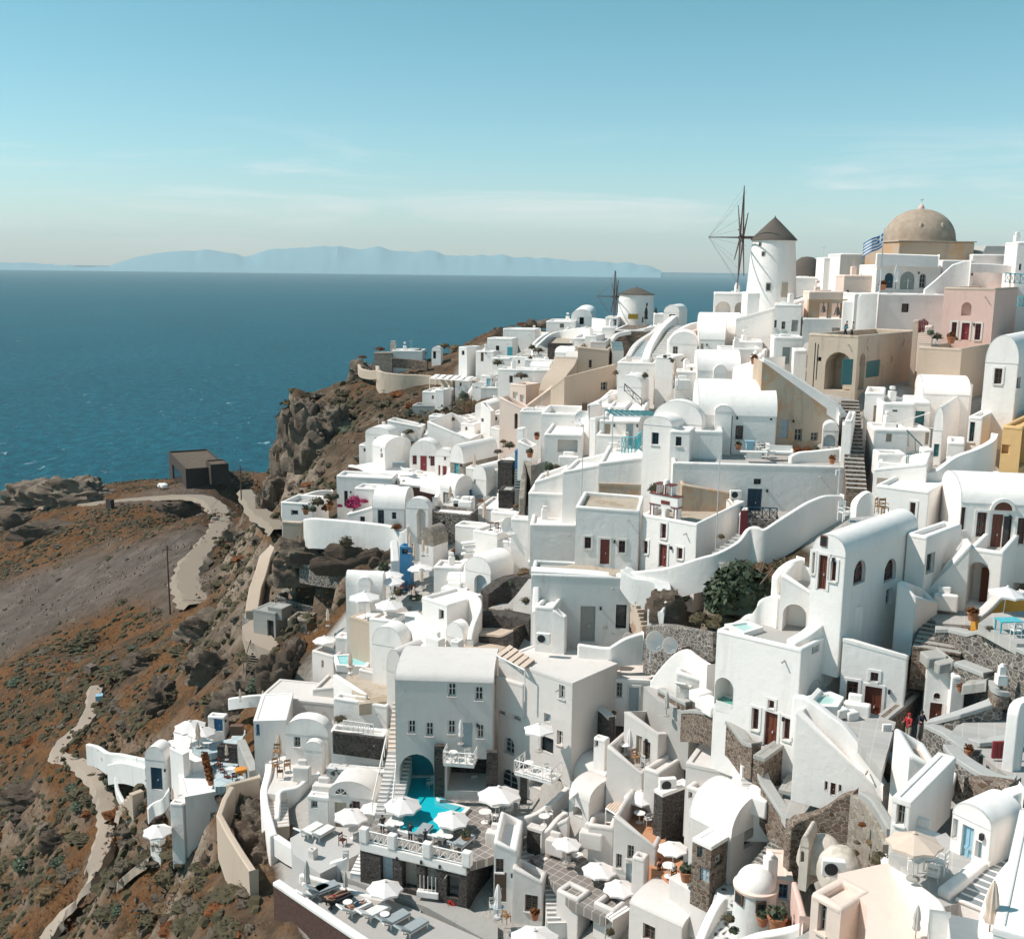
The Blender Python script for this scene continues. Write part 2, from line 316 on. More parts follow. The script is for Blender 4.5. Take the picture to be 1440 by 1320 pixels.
def copy_tree(root,loc,label=None,rz=None,sc=None,group=None):
    r=root.copy();COL.objects.link(r);r.location=tuple(map(float,loc))
    if rz is not None:r.rotation_euler=(0,0,rz)
    if sc is not None:r.scale=(sc,sc,sc)if isinstance(sc,(int,float))else sc
    if label:r['label']=label
    if group:r['group']=group
    for ch in root.children:
        c=ch.copy();COL.objects.link(c);c.parent=r
        for g in ch.children:
            d=g.copy();COL.objects.link(d);d.parent=c
    return r
def fit(O,U,N,P0):
    pass
def onplane(x,y,C,N):
    d=ray(x,y);return CAM+d*(((C-CAM)@N)/(d@N))
def face(mb,O,U,w,h,N,ops,z1=None):
    """wall with real openings; ops (u0,u1,v0,v1,arch,recess); h height at u=0, z1 height at u=w"""
    z1=h if z1 is None else z1;hm=min(h,z1)
    us=sorted({0.,w}|{round(min(max(x,0.02),w-.02),4)for o in ops for x in o[:2]});vs=sorted({0.,hm}|{round(min(max(x,0.),hm-.02),4)for o in ops for x in o[2:4]})
    P=lambda u,v,d=0:O+U*u+ZU*v-N*d
    ops=[(round(min(max(o[0],.02),w-.02),4),round(min(max(o[1],.02),w-.02),4),round(min(max(o[2],0.),hm-.02),4),round(min(max(o[3],0.),hm-.02),4),o[4],o[5])for o in ops]
    for i in range(len(us)-1):
        for j in range(len(vs)-1):
            uc,vc=(us[i]+us[i+1])/2,(vs[j]+vs[j+1])/2
            if any(o[0]<uc<o[1]and o[2]<vc<o[3]for o in ops):continue
            mb.poly([P(us[i],vs[j]),P(us[i+1],vs[j]),P(us[i+1],vs[j+1]),P(us[i],vs[j+1])])
    if abs(z1-h)>1e-4:mb.poly([P(0,hm),P(w,hm),P(w,z1)]if z1>h else[P(0,hm),P(w,hm),P(0,h)])
    for(u0,u1,v0,v1,arch,d)in ops:
        if u1-u0<.03 or v1-v0<.03:continue
        if arch:
            r=min((u1-u0)/2,(v1-v0));vsp=v1-r;um=(u0+u1)/2;k=8
            arc=[(um-(u1-u0)/2*math.cos(math.pi*t/k),vsp+r*math.sin(math.pi*t/k))for t in range(k+1)]
            for t in range(k):
                cu=u0 if t<k/2 else u1
                mb.poly([P(cu,v1),P(*arc[t]),P(*arc[t+1])])
            mb.poly([P(u0,v1),P(um,v1),P(u1,v1)])if False else None
            out=[(u0,v0)]+arc+[(u1,v0)]
        else:out=[(u0,v0),(u0,v1),(u1,v1),(u1,v0)]
        n=len(out)
        for a in range(n):
            p,q=out[a],out[(a+1)%n]
            mb.poly([P(*p),P(*q),P(*q,d),P(*p,d)])
        mb.poly([P(u,v,d)for(u,v)in out])
def opening(root,O,U,N,rec,kind,col,wallmat):
    u0,u1,v0,v1,arch,d=rec
    P=lambda u,v,q=0:O+U*u+ZU*v-N*q
    w,h=u1-u0,v1-v0;sur=kind.endswith('+');k=kind[0]
    def bx(m,a0,a1,b0,b1,q0,q1):m.obox(P(a0,b0,q0),U*(a1-a0),ZU*(b1-b0),-N*(q1-q0))
    def arcpts(ins):
        r=min(w/2,h)-ins;vsp=v1-min(w/2,h);um=(u0+u1)/2
        return[(u0+ins,v0+ins)]+[(um-(w/2-ins)*math.cos(math.pi*t/10),vsp+max(r,.02)*math.sin(math.pi*t/10))for t in range(11)]+[(u1-ins,v0+ins)]
    if k=='d':
        m=MB()
        if arch:
            pts=arcpts(.0);m.poly([P(u,v,d-.06)for u,v in pts])
        else:bx(m,u0,u1,v0,v1,d-.06,d-.01)
        bx(m,u0,u0+w*.12,v0,v1-(min(w/2,h)*.9 if arch else 0),d-.10,d-.06);bx(m,u1-w*.12,u1,v0,v1-(min(w/2,h)*.9 if arch else 0),d-.10,d-.06)
        bx(m,u0+w*.46,u0+w*.54,v0,v1-(w*.3 if arch else 0),d-.09,d-.06);bx(m,u0+w*.12,u1-w*.12,v0+h*.42,v0+h*.5,d-.09,d-.06)
        dr=m.build('door',col,root)
        hd=MB();bx(hd,u0+w*.55,u0+w*.62,v0+h*.4,v0+h*.46,d-.15,d-.09);hd.build('handle','metal',dr)
    elif k in 'wo':
        fr=MB();t=min(.09,w*.13)
        if arch:
            a=arcpts(0);b=arcpts(t)
            for i in range(len(a)):j=(i+1)%len(a);fr.poly([P(*a[i],d-.08),P(*a[j],d-.08),P(*b[j],d-.08),P(*b[i],d-.08)]);fr.poly([P(*b[i],d-.08),P(*b[j],d-.08),P(*b[j],d-.02),P(*b[i],d-.02)])
        else:
            bx(fr,u0,u0+t,v0,v1,d-.09,d-.02);bx(fr,u1-t,u1,v0,v1,d-.09,d-.02);bx(fr,u0+t,u1-t,v0,v0+t,d-.09,d-.02);bx(fr,u0+t,u1-t,v1-t,v1,d-.09,d-.02)
        if k=='w':
            bx(fr,(u0+u1)/2-t*.45,(u0+u1)/2+t*.45,v0+t,v1-t,d-.08,d-.02)
            for q in((.36,.68)if h>1.1 else(.55,)):bx(fr,u0+t,u1-t,v0+h*q-t*.35,v0+h*q+t*.35,d-.075,d-.025)
        wn=fr.build('window',col,root);pn=MB()
        pn.poly([P(u,v,d-.03)for u,v in(arcpts(t*.5)if arch else[(u0+t*.5,v0+t*.5),(u0+t*.5,v1-t*.5),(u1-t*.5,v1-t*.5),(u1-t*.5,v0+t*.5)])]);pn.build('pane','glass',wn)
        if not arch and k=='w' and h>.7:
            sl=MB();bx(sl,u0-.08,u1+.08,v0-.10,v0-.005,-.09,.02);sl.build('sill','trim' if sur else wallmat,wn)
    elif k=='s':
        m=MB()
        if arch:m.poly([P(u,v,d-.02)for u,v in arcpts(0)])
        else:bx(m,u0,u1,v0,v1,d-.04,d-.01)
        m.build('shutter',col,root)
    if sur:
        m=MB();t=.16;q0,q1=-.05,.02
        top=v1
        bx(m,u0-t,u0-.003,v0,top+t,q0,q1);bx(m,u1+.003,u1+t,v0,top+t,q0,q1);bx(m,u0-.003,u1+.003,top+.003,top+t,q0,q1)
        if k!='d':bx(m,u0-.003,u1+.003,v0-t,v0-.003,q0,q1)
        m.build('surround','trim' if wallmat not in('white','warm')else 'paint',root)
PADS=[]
def H(label,xl,xc,xr,yb,yt,yaw=20,D=None,roof='flat',dep=5.,mat=None,ops=(),base=5.,rise=1.2,ytl=None,ytr=None,par=.28,rmat=None,name='house',cat='house',group=None,wmin=.8,pth=.3,cap=None):
    """box house: nearest corner above picture point (xc,yb), left face to column xl, right face to column xr"""
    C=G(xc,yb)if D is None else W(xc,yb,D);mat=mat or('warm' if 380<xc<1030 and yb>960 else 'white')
    a=math.radians(yaw);L=np.array([-math.cos(a),math.sin(a),0]);R=np.array([math.sin(a),math.cos(a),0])
    wl=solvex(C,L,xl)if xl is not None else dep
    wr=solvex(C,R,xr)if xr is not None else dep
    if not(.2<wl<45):print('!! wl',label,round(wl,2));wl=dep
    if not(.2<wr<45):print('!! wr',label,round(wr,2));wr=dep
    zt=ztop(C,yt);hc=zt-C[2]+base
    zl=ztop(C+L*wl,ytl)if ytl is not None else zt;zr=ztop(C+R*wr,ytr)if ytr is not None else zt
    zb=zl+zr-zt
    root=thing(name,label,cat,(C[0],C[1],C[2]),group);mb=MB();PADS.append((C,L,R,wl,wr))
    O1=C+L*wl-ZU*base;U1=-L;N1=-R;O2=C-ZU*base;U2=R;N2=-L;N2=np.array([math.cos(a),-math.sin(a),0])
    flat=roof in('flat','open','slope')
    inset=.12 if flat else 0
    oL,oR,todo=[],[],[]
    for o in ops:
        fc,x0,y0,x1,y1,kind=o[:6];col=o[6]if len(o)>6 else 'brown'
        O,U,N,w=(O1,U1,N1,wl)if fc=='L' else(O2,U2,N2,wr)
        xm,ym=(x0+x1)/2,(y0+y1)/2
        u0=(onplane(x0,ym,C,N)-O)@U;u1=(onplane(x1,ym,C,N)-O)@U;v0=onplane(xm,y1,C,N)[2]-O[2];v1=onplane(xm,y0,C,N)[2]-O[2]
        u0,u1=max(u0,.05),min(u1,w-.05)
        arch='a' in kind;d=o[7]if len(o)>7 else(1.3 if kind[0]=='n' else.3 if kind[0]!='d' else.2)
        if u1-u0<.1 or v1-v0<.1:print('!! opening off face',label,fc,round(u0,1),round(u1,1),round(w,1));continue
        lim=(min(hc,(zl if fc=='L' else zr)-C[2]+base))-inset-.06;v1=min(v1,lim);v0=max(v0,.05)
        rec=(u0,u1,v0,v1,arch,d);(oL if fc=='L' else oR).append(rec)
        if kind[0]!='n':todo.append((O,U,N,rec,kind,col))
    hl,hr,hb=zl-C[2]+base-inset,zr-C[2]+base-inset,zb-C[2]+base-inset;hc-=inset
    face(mb,O1,U1,wl,hl,N1,oL,hc);face(mb,O2,U2,wr,hc,N2,oR,hr)
    B=C+L*wl+R*wr-ZU*base
    mb.poly([C+R*wr-ZU*base,B,B+ZU*hb,C+R*wr-ZU*base+ZU*hr]);mb.poly([B,O1,O1+ZU*hl,B+ZU*hb])
    mb.build('wall',mat,root)
    for t in todo:opening(root,*t,mat)
    rm=rmat or mat;rb=MB()
    tl,tc,tr,tb=C+L*wl,C,C+R*wr,C+L*wl+R*wr
    def up(p,z):return np.array([p[0],p[1],z])
    if flat:
        e=.025;pt=min(pth,wl*.3,wr*.3)
        def ring(ins,dz):return[up(tl+L*(-ins)+R*ins,zl+dz),up(tc+L*ins+R*ins,zt+dz),up(tr+L*ins-R*ins,zr+dz),up(tb-L*ins-R*ins,zb+dz)]
        r0_,r1_,r2_,r3_=ring(-e,-.22),ring(-e,0),ring(pt,0),ring(pt,-par)
        if roof=='slope':
            zf=max(min(zl,zt,zr,zb)-.25,max(zl,zt,zr,zb)-2.3)
            r3_=[up(p,min(zf,q[2]-.02))for p,q in zip(r3_,r2_)]
        V=r0_+r1_+r2_+r3_;Fs=[]
        for k in range(4):
            j=(k+1)%4;Fs+=[(k,j,4+j,4+k),(4+k,4+j,8+j,8+k),(8+k,8+j,12+j,12+k)]
        rb.add(V,Fs);ro=rb.build('parapet' if roof=='open' else 'roof_rim',cap or mat,root,bevel=.12 if par>.1 else 0)
        fl=MB();fl.poly(r3_);fl.build('roof_floor' if roof=='open' else 'roof',rm,root)
    elif roof in('vl','vr'):
        n=14
        if roof=='vl':A0,A1,ax,ln=tl,tc,R,wr
        else:A0,A1,ax,ln=tr,tc,L,wl
        mid=(A0+A1)/2;hw=(A1-A0)/2
        arc=[up(mid,0)-hw*math.cos(math.pi*t/n)*1.01+ZU*(zt+rise*math.sin(math.pi*t/n)**.85)for t in range(n+1)]
        ov=.03;f=[p-ax*ov for p in arc];b=[p+ax*(ln+ov)for p in arc]
        rb.add(f+b,[(t,t+1,n+2+t,n+1+t)for t in range(n)],True);rb.add(f,[tuple(range(n+1))]);rb.add(b,[tuple(range(n,-1,-1))])
        rb.build('roof',rm,root)
    elif roof=='dome':
        ctr=(tl+tr)/2;r=min(wl,wr)/2*.96;fl=MB();fl.poly([up(p,zt-.0)for p in(tl,tc,tr,tb)]);fl.build('roof',rm,root)
        rb.lathe(up(ctr,zt),[(r*math.cos(t*math.pi/20),rise*math.sin(t*math.pi/20))for t in range(10)]+[(.01,rise)],24);rb.build('dome',rm,root)
    elif roof=='ramp':
        rb.poly([up(tl,zl),up(tc,zt),up(tr,zr),up(tb,zb)]);rb.build('roof',rm,root)
    if par>.1 or not flat:
        rr=random.Random(int(xl or 0)*7+int(yb));ro_=fl2 if(fl2:=next((c for c in root.children if c.name.startswith('roof')and not c.name.startswith('roof_rim')),None))else None
        zb_=zt-(par if flat else 0)-.05
        if ro_ and mat not in('stonedark','shed','concrete','blue')and wl>2.2 and wr>2.2:
            if roof in('flat','vl','vr')and ytl is None and ytr is None:
                if rr.random()<.55:
                    q=C+L*rr.uniform(.6,wl-.9)+R*(wr-rr.uniform(.5,1.1));m=MB();m.box((q[0],q[1],zb_),.6,.5,.75+rr.random()*.6,a);m.box((q[0],q[1],zb_+.95+rr.random()*.3),.42,.34,.3,a);m.build('chimney',mat,ro_,bevel=.06)
                if flat and rr.random()<.5:
                    q=C+L*(wl*rr.uniform(.3,.7))+R*(wr-.8);m=MB();m.box((q[0],q[1],zb_),rr.uniform(.8,wl*.4),.5,.45,-a);m.build('roof_step',mat,ro_,bevel=.06)
                if rr.random()<.3:
                    q=C+L*rr.uniform(.5,wl-.5)+R*(wr-.4);m=MB();m.tube([(q[0],q[1],zb_),(q[0],q[1],zb_+1.9)],.022,4);m.obox((q[0]-.45,q[1],zb_+1.65),(.9,.1,0),(0,.02,0),(0,0,.03));m.build('aerial','metal',ro_)
    for(O_,U_,N_,rc,kd,cl)in todo:
        if kd[0]=='d' and rc[3]-rc[2]>1.2:
            m=MB();m.obox(O_+U_*(rc[1]+.32)+ZU*(rc[3]-.25),U_*.13,N_*.16,ZU*.24);m.build('wall_lamp','black',root)
    if wl>4 and flat:
        m=MB();q=O1+U1*(wl*.82)+ZU*(hl*.55+hc*.45-.75);m.tube([q,q+N1*.35-ZU*.05],.05,5);m.build('water_spout','dullgrey',root)
    H.last=dict(C=C,L=L,R=R,wl=wl,wr=wr,zt=zt,root=root)
    return root
def crom(P,sub=4):
    P=[np.asarray(p,float)for p in P]
    if len(P)<3:return P
    out=[]
    for i in range(len(P)-1):
        a,b,c,d=P[max(i-1,0)],P[i],P[i+1],P[min(i+2,len(P)-1)]
        for k in range(sub):
            t=k/sub;out.append(.5*((2*b)+(-a+c)*t+(2*a-5*b+4*c-d)*t*t+(-a+3*b-3*c+d)*t**3))
    return out+[P[-1]]
def WALL(label,pts,D=None,th=.4,mat='white',drop=4.,curve=True,name='wall',cat='wall',group=None,cap=None,side=1,bevel=.1,root=None):
    """free wall: pts (px, py of top[, D]); D a number or (first,last)"""
    n=len(pts);P=[]
    for i,p in enumerate(pts):
        d=p[2]if len(p)>2 else(D if isinstance(D,(int,float))else D[0]+(D[1]-D[0])*i/(n-1))if D is not None else depth(p[0],p[1])
        P.append(W(p[0],p[1],d))
    if curve:P=crom(P,4)
    n=len(P);N=[]
    for i in range(n):
        t=P[min(i+1,n-1)]-P[max(i-1,0)];t[2]=0;t/=np.linalg.norm(t)+1e-9;N.append(np.array([-t[1],t[0],0])*side)
    mb=MB();dz=drop if isinstance(drop,(list,tuple))else None
    a=P;b=[p+q*th for p,q in zip(P,N)];zl=[p-ZU*(drop if dz is None else dz[0]+(dz[1]-dz[0])*i/(n-1))for i,p in enumerate(a)]
    zr=[np.array([q[0],q[1],z[2]])for q,z in zip(b,zl)]
    V=a+b+zl+zr;Fs=[]
    for i in range(n-1):Fs+=[(i,i+1,n+i+1,n+i),(2*n+i,2*n+i+1,i+1,i),(n+i,n+i+1,3*n+i+1,3*n+i)]
    Fs+=[(0,n,3*n,2*n),(n-1,2*n-1,4*n-1,3*n-1)]
    mb.add(V,Fs)
    loc=zl[0]
    if cap:
        r=thing(name,label,cat,loc,group);mb.build('wall_face',mat,r)
        c=MB();e=.04;h=.22
        a2=[p-q*e for p,q in zip(a,N)];b2=[p+q*e for p,q in zip(b,N)]
        V=[p+ZU*.02 for p in a2]+[p+ZU*.02 for p in b2]+[p-ZU*h for p in a2]+[p-ZU*h for p in b2]
        c.add(V,Fs);c.build('coping',cap,r,bevel=.05);return r
    o=mb.build(name,mat,None,bevel=bevel,loc=loc);return tag(o,label,cat,group)
def FLOOR(label,pts,D=None,mat='paving',z=None,anchor=None,thick=3.,name='terrace',kind='structure',cat='terrace',group=None):
    """level paved area; pts picture points on the plane through the anchor point"""
    if z is None:
        ax,ay=anchor or pts[0];z=(W(ax,ay,D)if D else G(ax,ay))[2]
    if mat in('diamond','bluegrid','slab'):thick=min(thick,.6)
    P=[WZ(x,y,z)for x,y in pts];mb=MB();mb.prism(P,thick)
    o=mb.build(name,mat,None,loc=P[0]);tag(o,label,cat,group,kind);return z
def POOL(label,pts,z,mat='poolblue',rim=.35,rmat='paint'):
    P=[WZ(x,y,z)for x,y in pts];c=np.mean(P,axis=0);r=thing('swimming_pool',label,'pool',c)
    m=MB();m.prism([p-ZU*.06 for p in P],.2);m.build('pool_water',mat,r)
    e=MB();n=len(P);Q=[p+(p-c)/np.linalg.norm(p-c)*rim for p in P]
    V=[p+ZU*.05 for p in P]+[q+ZU*.05 for q in Q]+[p-ZU*.4 for p in P]+[q-ZU*.6 for q in Q];Fs=[]
    for i in range(n):j=(i+1)%n;Fs+=[(i,j,n+j,n+i),(n+i,n+j,3*n+j,3*n+i),(2*n+i,2*n+j,j,i)]
    e.add(V,Fs);e.build('pool_edge',rmat,r);return r
def STAIRS(label,p0,p1,width,n=10,mat='white',side='R',D0=None,D1=None,name='staircase',cat='stairs',tread=None,back=.0):
    """flight from picture point p0 (bottom) to p1 (top), both on its left edge"""
    A=W(*p0,D0)if D0 else G(*p0);B=W(*p1,D1)if D1 else G(*p1)
    d=B-A;hgt=d[2];h2=np.array([d[0],d[1],0]);run=np.linalg.norm(h2);u=h2/run;w=np.array([u[1],-u[0],0])*width
    r=thing(name,label,cat,A);mb=MB();tr=MB()
    for i in range(n):
        z0=hgt*i/n;z1=hgt*(i+1)/n
        mb.obox(A+u*run*i/n+ZU*(z0-2.5),u*run/n*1.0,w,ZU*(z1-z0+2.5-.05))
        tr.obox(A+u*(run*i/n-.03)+ZU*(z1-.05),u*(run/n+.02),w,ZU*.05)
    if tread:
        ns=MB()
        for i in range(n):ns.obox(A+u*(run*i/n-.05)+ZU*(hgt*(i+1)/n-.09),u*.13,w,ZU*.105)
        ns.build('step_edges',mat,r)
    mb.build('riser_block',mat,r);tr.build('tread',tread or mat,r);return r
SUN_D=np.array([.85,-.01,-1.0]);SUN_D/=np.linalg.norm(SUN_D)
sl=bpy.data.lights.new('sun','SUN');sl.energy=3.6;sl.angle=math.radians(.53);sl.color=(1,.93,.87)
so=bpy.data.objects.new('sun',sl);COL.objects.link(so);so.rotation_euler=Vector(SUN_D).to_track_quat('-Z','Y').to_euler();so.location=(-60,40,240)
wd=bpy.data.worlds.new('World');S.world=wd;wd.use_nodes=True;nt=wd.node_tree;bg=nt.nodes['Background']
sky=nt.nodes.new('ShaderNodeTexSky');sky.sky_type='NISHITA';sky.sun_disc=False
sky.sun_elevation=math.asin(-SUN_D[2]);sky.sun_rotation=math.atan2(-SUN_D[0],-SUN_D[1]);sky.air_density=1.0;sky.dust_density=.5;sky.ozone_density=1.0;sky.altitude=100
tc=nt.nodes.new('ShaderNodeTexCoord')
sx=nt.nodes.new('ShaderNodeSeparateXYZ');nt.links.new(tc.outputs['Generated'],sx.inputs[0])
hs=mix(nt,1.,sky.outputs[0],ramp(nt,sx.outputs[2],[(0,(.80,.82,.93)),(.10,(.60,.82,.80)),(.3,(.375,.765,.645))]),'MULTIPLY')
mp=nt.nodes.new('ShaderNodeMapping');mp.inputs['Scale'].default_value=(2.2,2.2,22);nt.links.new(tc.outputs['Generated'],mp.inputs[0])
cl=ramp(nt,ncol(nt,1.3,6,.6,mp.outputs[0],.6),[(.50,(0,0,0)),(.72,(1,1,1))])
band=ramp(nt,sx.outputs[2],[(.0,(0,0,0)),(.03,(.4,.4,.4)),(.07,(.8,.8,.8)),(.10,(.45,.45,.45)),(.13,(0,0,0))])
cf=mix(nt,1.,cl,band,'MULTIPLY');cf2=mix(nt,1.,cf,(.7,.7,.7),'MULTIPLY')
skyc=mix(nt,cf2,hs,(7.4,6.5,6.4))
nt.links.new(skyc,bg.inputs['Color']);bg.inputs['Strength'].default_value=.122
S.view_settings.view_transform='Standard';S.view_settings.look='None';S.view_settings.gamma=1;S.view_settings.exposure=.5
S.render.engine='CYCLES';S.cycles.use_denoising=True;S.cycles.max_bounces=7;S.cycles.diffuse_bounces=5;S.cycles.glossy_bounces=2;S.cycles.transmission_bounces=2;S.cycles.volume_bounces=0
S.cycles.use_adaptive_sampling=True;S.cycles.adaptive_threshold=.02;S.cycles.caustics_reflective=False;S.cycles.caustics_refractive=False
HAZE=True
if HAZE:
    m=bpy.data.materials.new('air');m.use_nodes=True;n2=m.node_tree;n2.nodes.remove(n2.nodes['Principled BSDF'])
    pv=n2.nodes.new('ShaderNodeVolumePrincipled');pv.inputs['Color'].default_value=(.82,.97,1,1);pv.inputs['Density'].default_value=4.2e-5;pv.inputs['Anisotropy'].default_value=.0
    n2.links.new(pv.outputs[0],n2.nodes['Material Output'].inputs['Volume'])
    h=MB();h.obox((-32000,-600,-4),(64000,0,0),(0,24500,0),(0,0,760));o=h.build('haze','white');o.data.materials.clear();o.data.materials.append(m);tag(o,'pale blue haze hanging over the sea and the village','haze',None,'stuff')
m,nt,b=newmat('sea');tc=nt.nodes.new('ShaderNodeTexCoord')
mp=nt.nodes.new('ShaderNodeMapping');mp.inputs['Scale'].default_value=(1,.55,1);mp.inputs['Rotation'].default_value=(0,0,.35);nt.links.new(tc.outputs['Object'],mp.inputs[0]);v=mp.outputs[0]
f=ramp(nt,ncol(nt,.006,6,.65,v),[(.3,(0,0,0)),(.7,(1,1,1))])
base=mix(nt,f,(.001,.036,.056),(.002,.052,.076))
f2=ramp(nt,ncol(nt,.13,7,.8,v),[(.42,(.0,)*3),(.62,(1.,)*3)])
base=mix(nt,f2,base,mix(nt,1.,base,(2.9,2.3,2.1),'MULTIPLY'))
cap=mix(nt,1.,ramp(nt,ncol(nt,.16,4,.6,v,.8),[(.665,(0,0,0)),(.70,(1,1,1))]),ramp(nt,ncol(nt,.012,3),[(.42,(0,0,0)),(.6,(1,1,1))]),'MULTIPLY')
base=mix(nt,cap,base,(.55,.66,.68))
nt.links.new(base,b.inputs['Base Color']);b.inputs['Roughness'].default_value=.42;b.inputs['Specular IOR Level'].default_value=.13;b.inputs['IOR'].default_value=1.33
h=mix(nt,.5,ncol(nt,.05,5,.65,v),ncol(nt,.35,4,.7,v));bump(nt,b,h,.9,1.6)
sea=MB();sea.v=[(-70000,-500,0),(70000,-500,0),(70000,90000,0),(-70000,90000,0)];sea.f=[(0,1,2,3)];sea.sm=[False]
tag(sea.build('sea','sea',loc=(0,0,0)),'teal blue sea flecked with small whitecaps','sea',None,'structure')
ridge=[(-60,373),(0,369),(40,370),(90,373),(150,375),(178,366),(205,358),(250,354),(290,350),(320,356),(345,361),(375,351),(400,352),(440,346),(475,345),(510,350),(535,347),(570,354),(600,352),(640,361),(680,358),(720,361),(770,363),(820,367),(860,368),(905,371),(935,381)]
def island(pts,D,seed):
    r=np.random.RandomState(seed);mb=MB();rows=9;V=[]
    xs=np.arange(pts[0][0],pts[-1][0]+1,6.);px=[p[0]for p in pts];py=[p[1]for p in pts]
    ys=np.interp(xs,px,py)+np.convolve(r.rand(len(xs)+2)*5-2.5,[.25,.5,.25],'valid')
    for j in range(rows):
        t=j/(rows-1);k=math.sin(math.pi*min(t*1.0,1))if False else(1-abs(2*t-1))**.8
        for x,y in zip(xs,ys):
            P=W(x,y,D);top=max(P[2],0);w=(t-.5)*3400;sc=(D+w)/D
            V.append((P[0]*sc,P[1]+w+r.rand()*50,top*k*(1 if abs(t-.5)<.01 else(.9+.16*r.rand()))-2))
    n=len(xs);Fs=[(j*n+i,j*n+i+1,(j+1)*n+i+1,(j+1)*n+i)for j in range(rows-1)for i in range(n-1)]
    mb.add(V,Fs,True);return mb
flatm('islandrock',(.22,.38,.44),.95,.1)  # blue of the distant haze put into the island's own colour
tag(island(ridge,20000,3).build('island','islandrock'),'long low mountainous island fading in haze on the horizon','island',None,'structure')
def terrain():
    keep=(HZ>-1.5);idx=-np.ones(HZ.shape,int);ok=np.zeros(HZ.shape,bool)
    k4=keep[:-1,:-1]|keep[1:,:-1]|keep[:-1,1:]|keep[1:,1:]
    ok[:-1,:-1]|=k4;ok[1:,:-1]|=k4;ok[:-1,1:]|=k4;ok[1:,1:]|=k4
    idx[ok]=np.arange(ok.sum());V=np.stack([_XX[ok],_YY[ok],HZ[ok]],1)
    J,I=np.nonzero(k4);Fq=np.stack([idx[J,I],idx[J,I+1],idx[J+1,I+1],idx[J+1,I]],1)
    me=bpy.data.meshes.new('hillside');me.from_pydata(V.tolist(),[],Fq.tolist());me.polygons.foreach_set('use_smooth',[True]*len(Fq))
    at=me.color_attributes.new('mask','FLOAT_COLOR','POINT')
    c=np.stack([TOWN[ok],SCREE[ok],GRASS[ok],np.ones(ok.sum())],1);at.data.foreach_set('color',c.astype(np.float32).ravel())
    o=bpy.data.objects.new('hillside',me);COL.objects.link(o);return o
m,nt,b=newmat('ground');v=coords(nt,rnd=False)
at=nt.nodes.new('ShaderNodeAttribute');at.attribute_name='mask';sp=nt.nodes.new('ShaderNodeSeparateColor');nt.links.new(at.outputs['Color'],sp.inputs[0])
geo=nt.nodes.new('ShaderNodeNewGeometry');sn=nt.nodes.new('ShaderNodeSeparateXYZ');nt.links.new(geo.outputs['Normal'],sn.inputs[0])
n1=ncol(nt,.09,7,.68,v,.5);n2=ncol(nt,.45,7,.72,v,.4);n3=ncol(nt,2.4,6,.75,v)
soil=ramp(nt,n2,[(.30,(.045,.028,.018)),(.46,(.095,.06,.038)),(.58,(.145,.10,.066)),(.74,(.26,.195,.142))])
rust=ramp(nt,n3,[(.3,(.065,.03,.014)),(.55,(.16,.075,.03)),(.75,(.25,.13,.06))])
scrub=ramp(nt,n3,[(.3,(.024,.019,.012)),(.6,(.06,.047,.029)),(.8,(.11,.086,.056))])
gm=nd(nt,'ShaderNodeMath',operation='MULTIPLY_ADD');nt.links.new(sp.outputs[2],gm.inputs[0]);gm.inputs[1].default_value=.38;
g2=nd(nt,'ShaderNodeMath',operation='ADD');nt.links.new(n1,gm.inputs[2]);nt.links.new(gm.outputs[0],g2.inputs[0])
g3=nd(nt,'ShaderNodeMath',operation='MULTIPLY_ADD');nt.links.new(n2,g3.inputs[0]);g3.inputs[1].default_value=.5;g3.inputs[2].default_value=-.25;nt.links.new(g3.outputs[0],g2.inputs[1])
gf=ramp(nt,g2.outputs[0],[(.53,(0,0,0)),(.66,(1,1,1))])
c=mix(nt,gf,soil,rust)
sf=ramp(nt,ncol(nt,.16,7,.72,v,.3),[(.51,(0,0,0)),(.60,(1,1,1))])
c=mix(nt,mix(nt,.75,(0,0,0),sf),c,scrub)
scr=mix(nt,.5,ramp(nt,n2,[(.3,(.06,.046,.038)),(.7,(.17,.134,.11))]),ramp(nt,ncol(nt,.12,8,.7,v,1.),[(.35,(.05,.038,.03)),(.5,(.11,.085,.07)),(.65,(.20,.16,.13))]));c=mix(nt,ramp(nt,sp.outputs[1],[(.36,(0,0,0)),(.66,(1,1,1))]),c,scr)
rk=ramp(nt,ncol(nt,.5,9,.75,v,.8),[(.3,(.10,.075,.055)),(.5,(.24,.185,.14)),(.72,(.42,.34,.265))])
c=mix(nt,ramp(nt,sn.outputs[2],[(.50,(1,1,1)),(.74,(0,0,0))]),c,rk)
tw=mix(nt,n2,(.36,.335,.305),(.54,.51,.475));c=mix(nt,ramp(nt,sp.outputs[0],[(.45,(0,0,0)),(.55,(1,1,1))]),c,tw)
nt.links.new(c,b.inputs['Base Color']);b.inputs['Roughness'].default_value=.95;b.inputs['Specular IOR Level'].default_value=.15
bump(nt,b,mix(nt,.5,n2,n3),.9,.6)
hill=terrain();hill.data.materials.append(m);tag(hill,'dry brown hillside with rust coloured grass and pale rock','hillside',None,'structure')
CARVE=[]
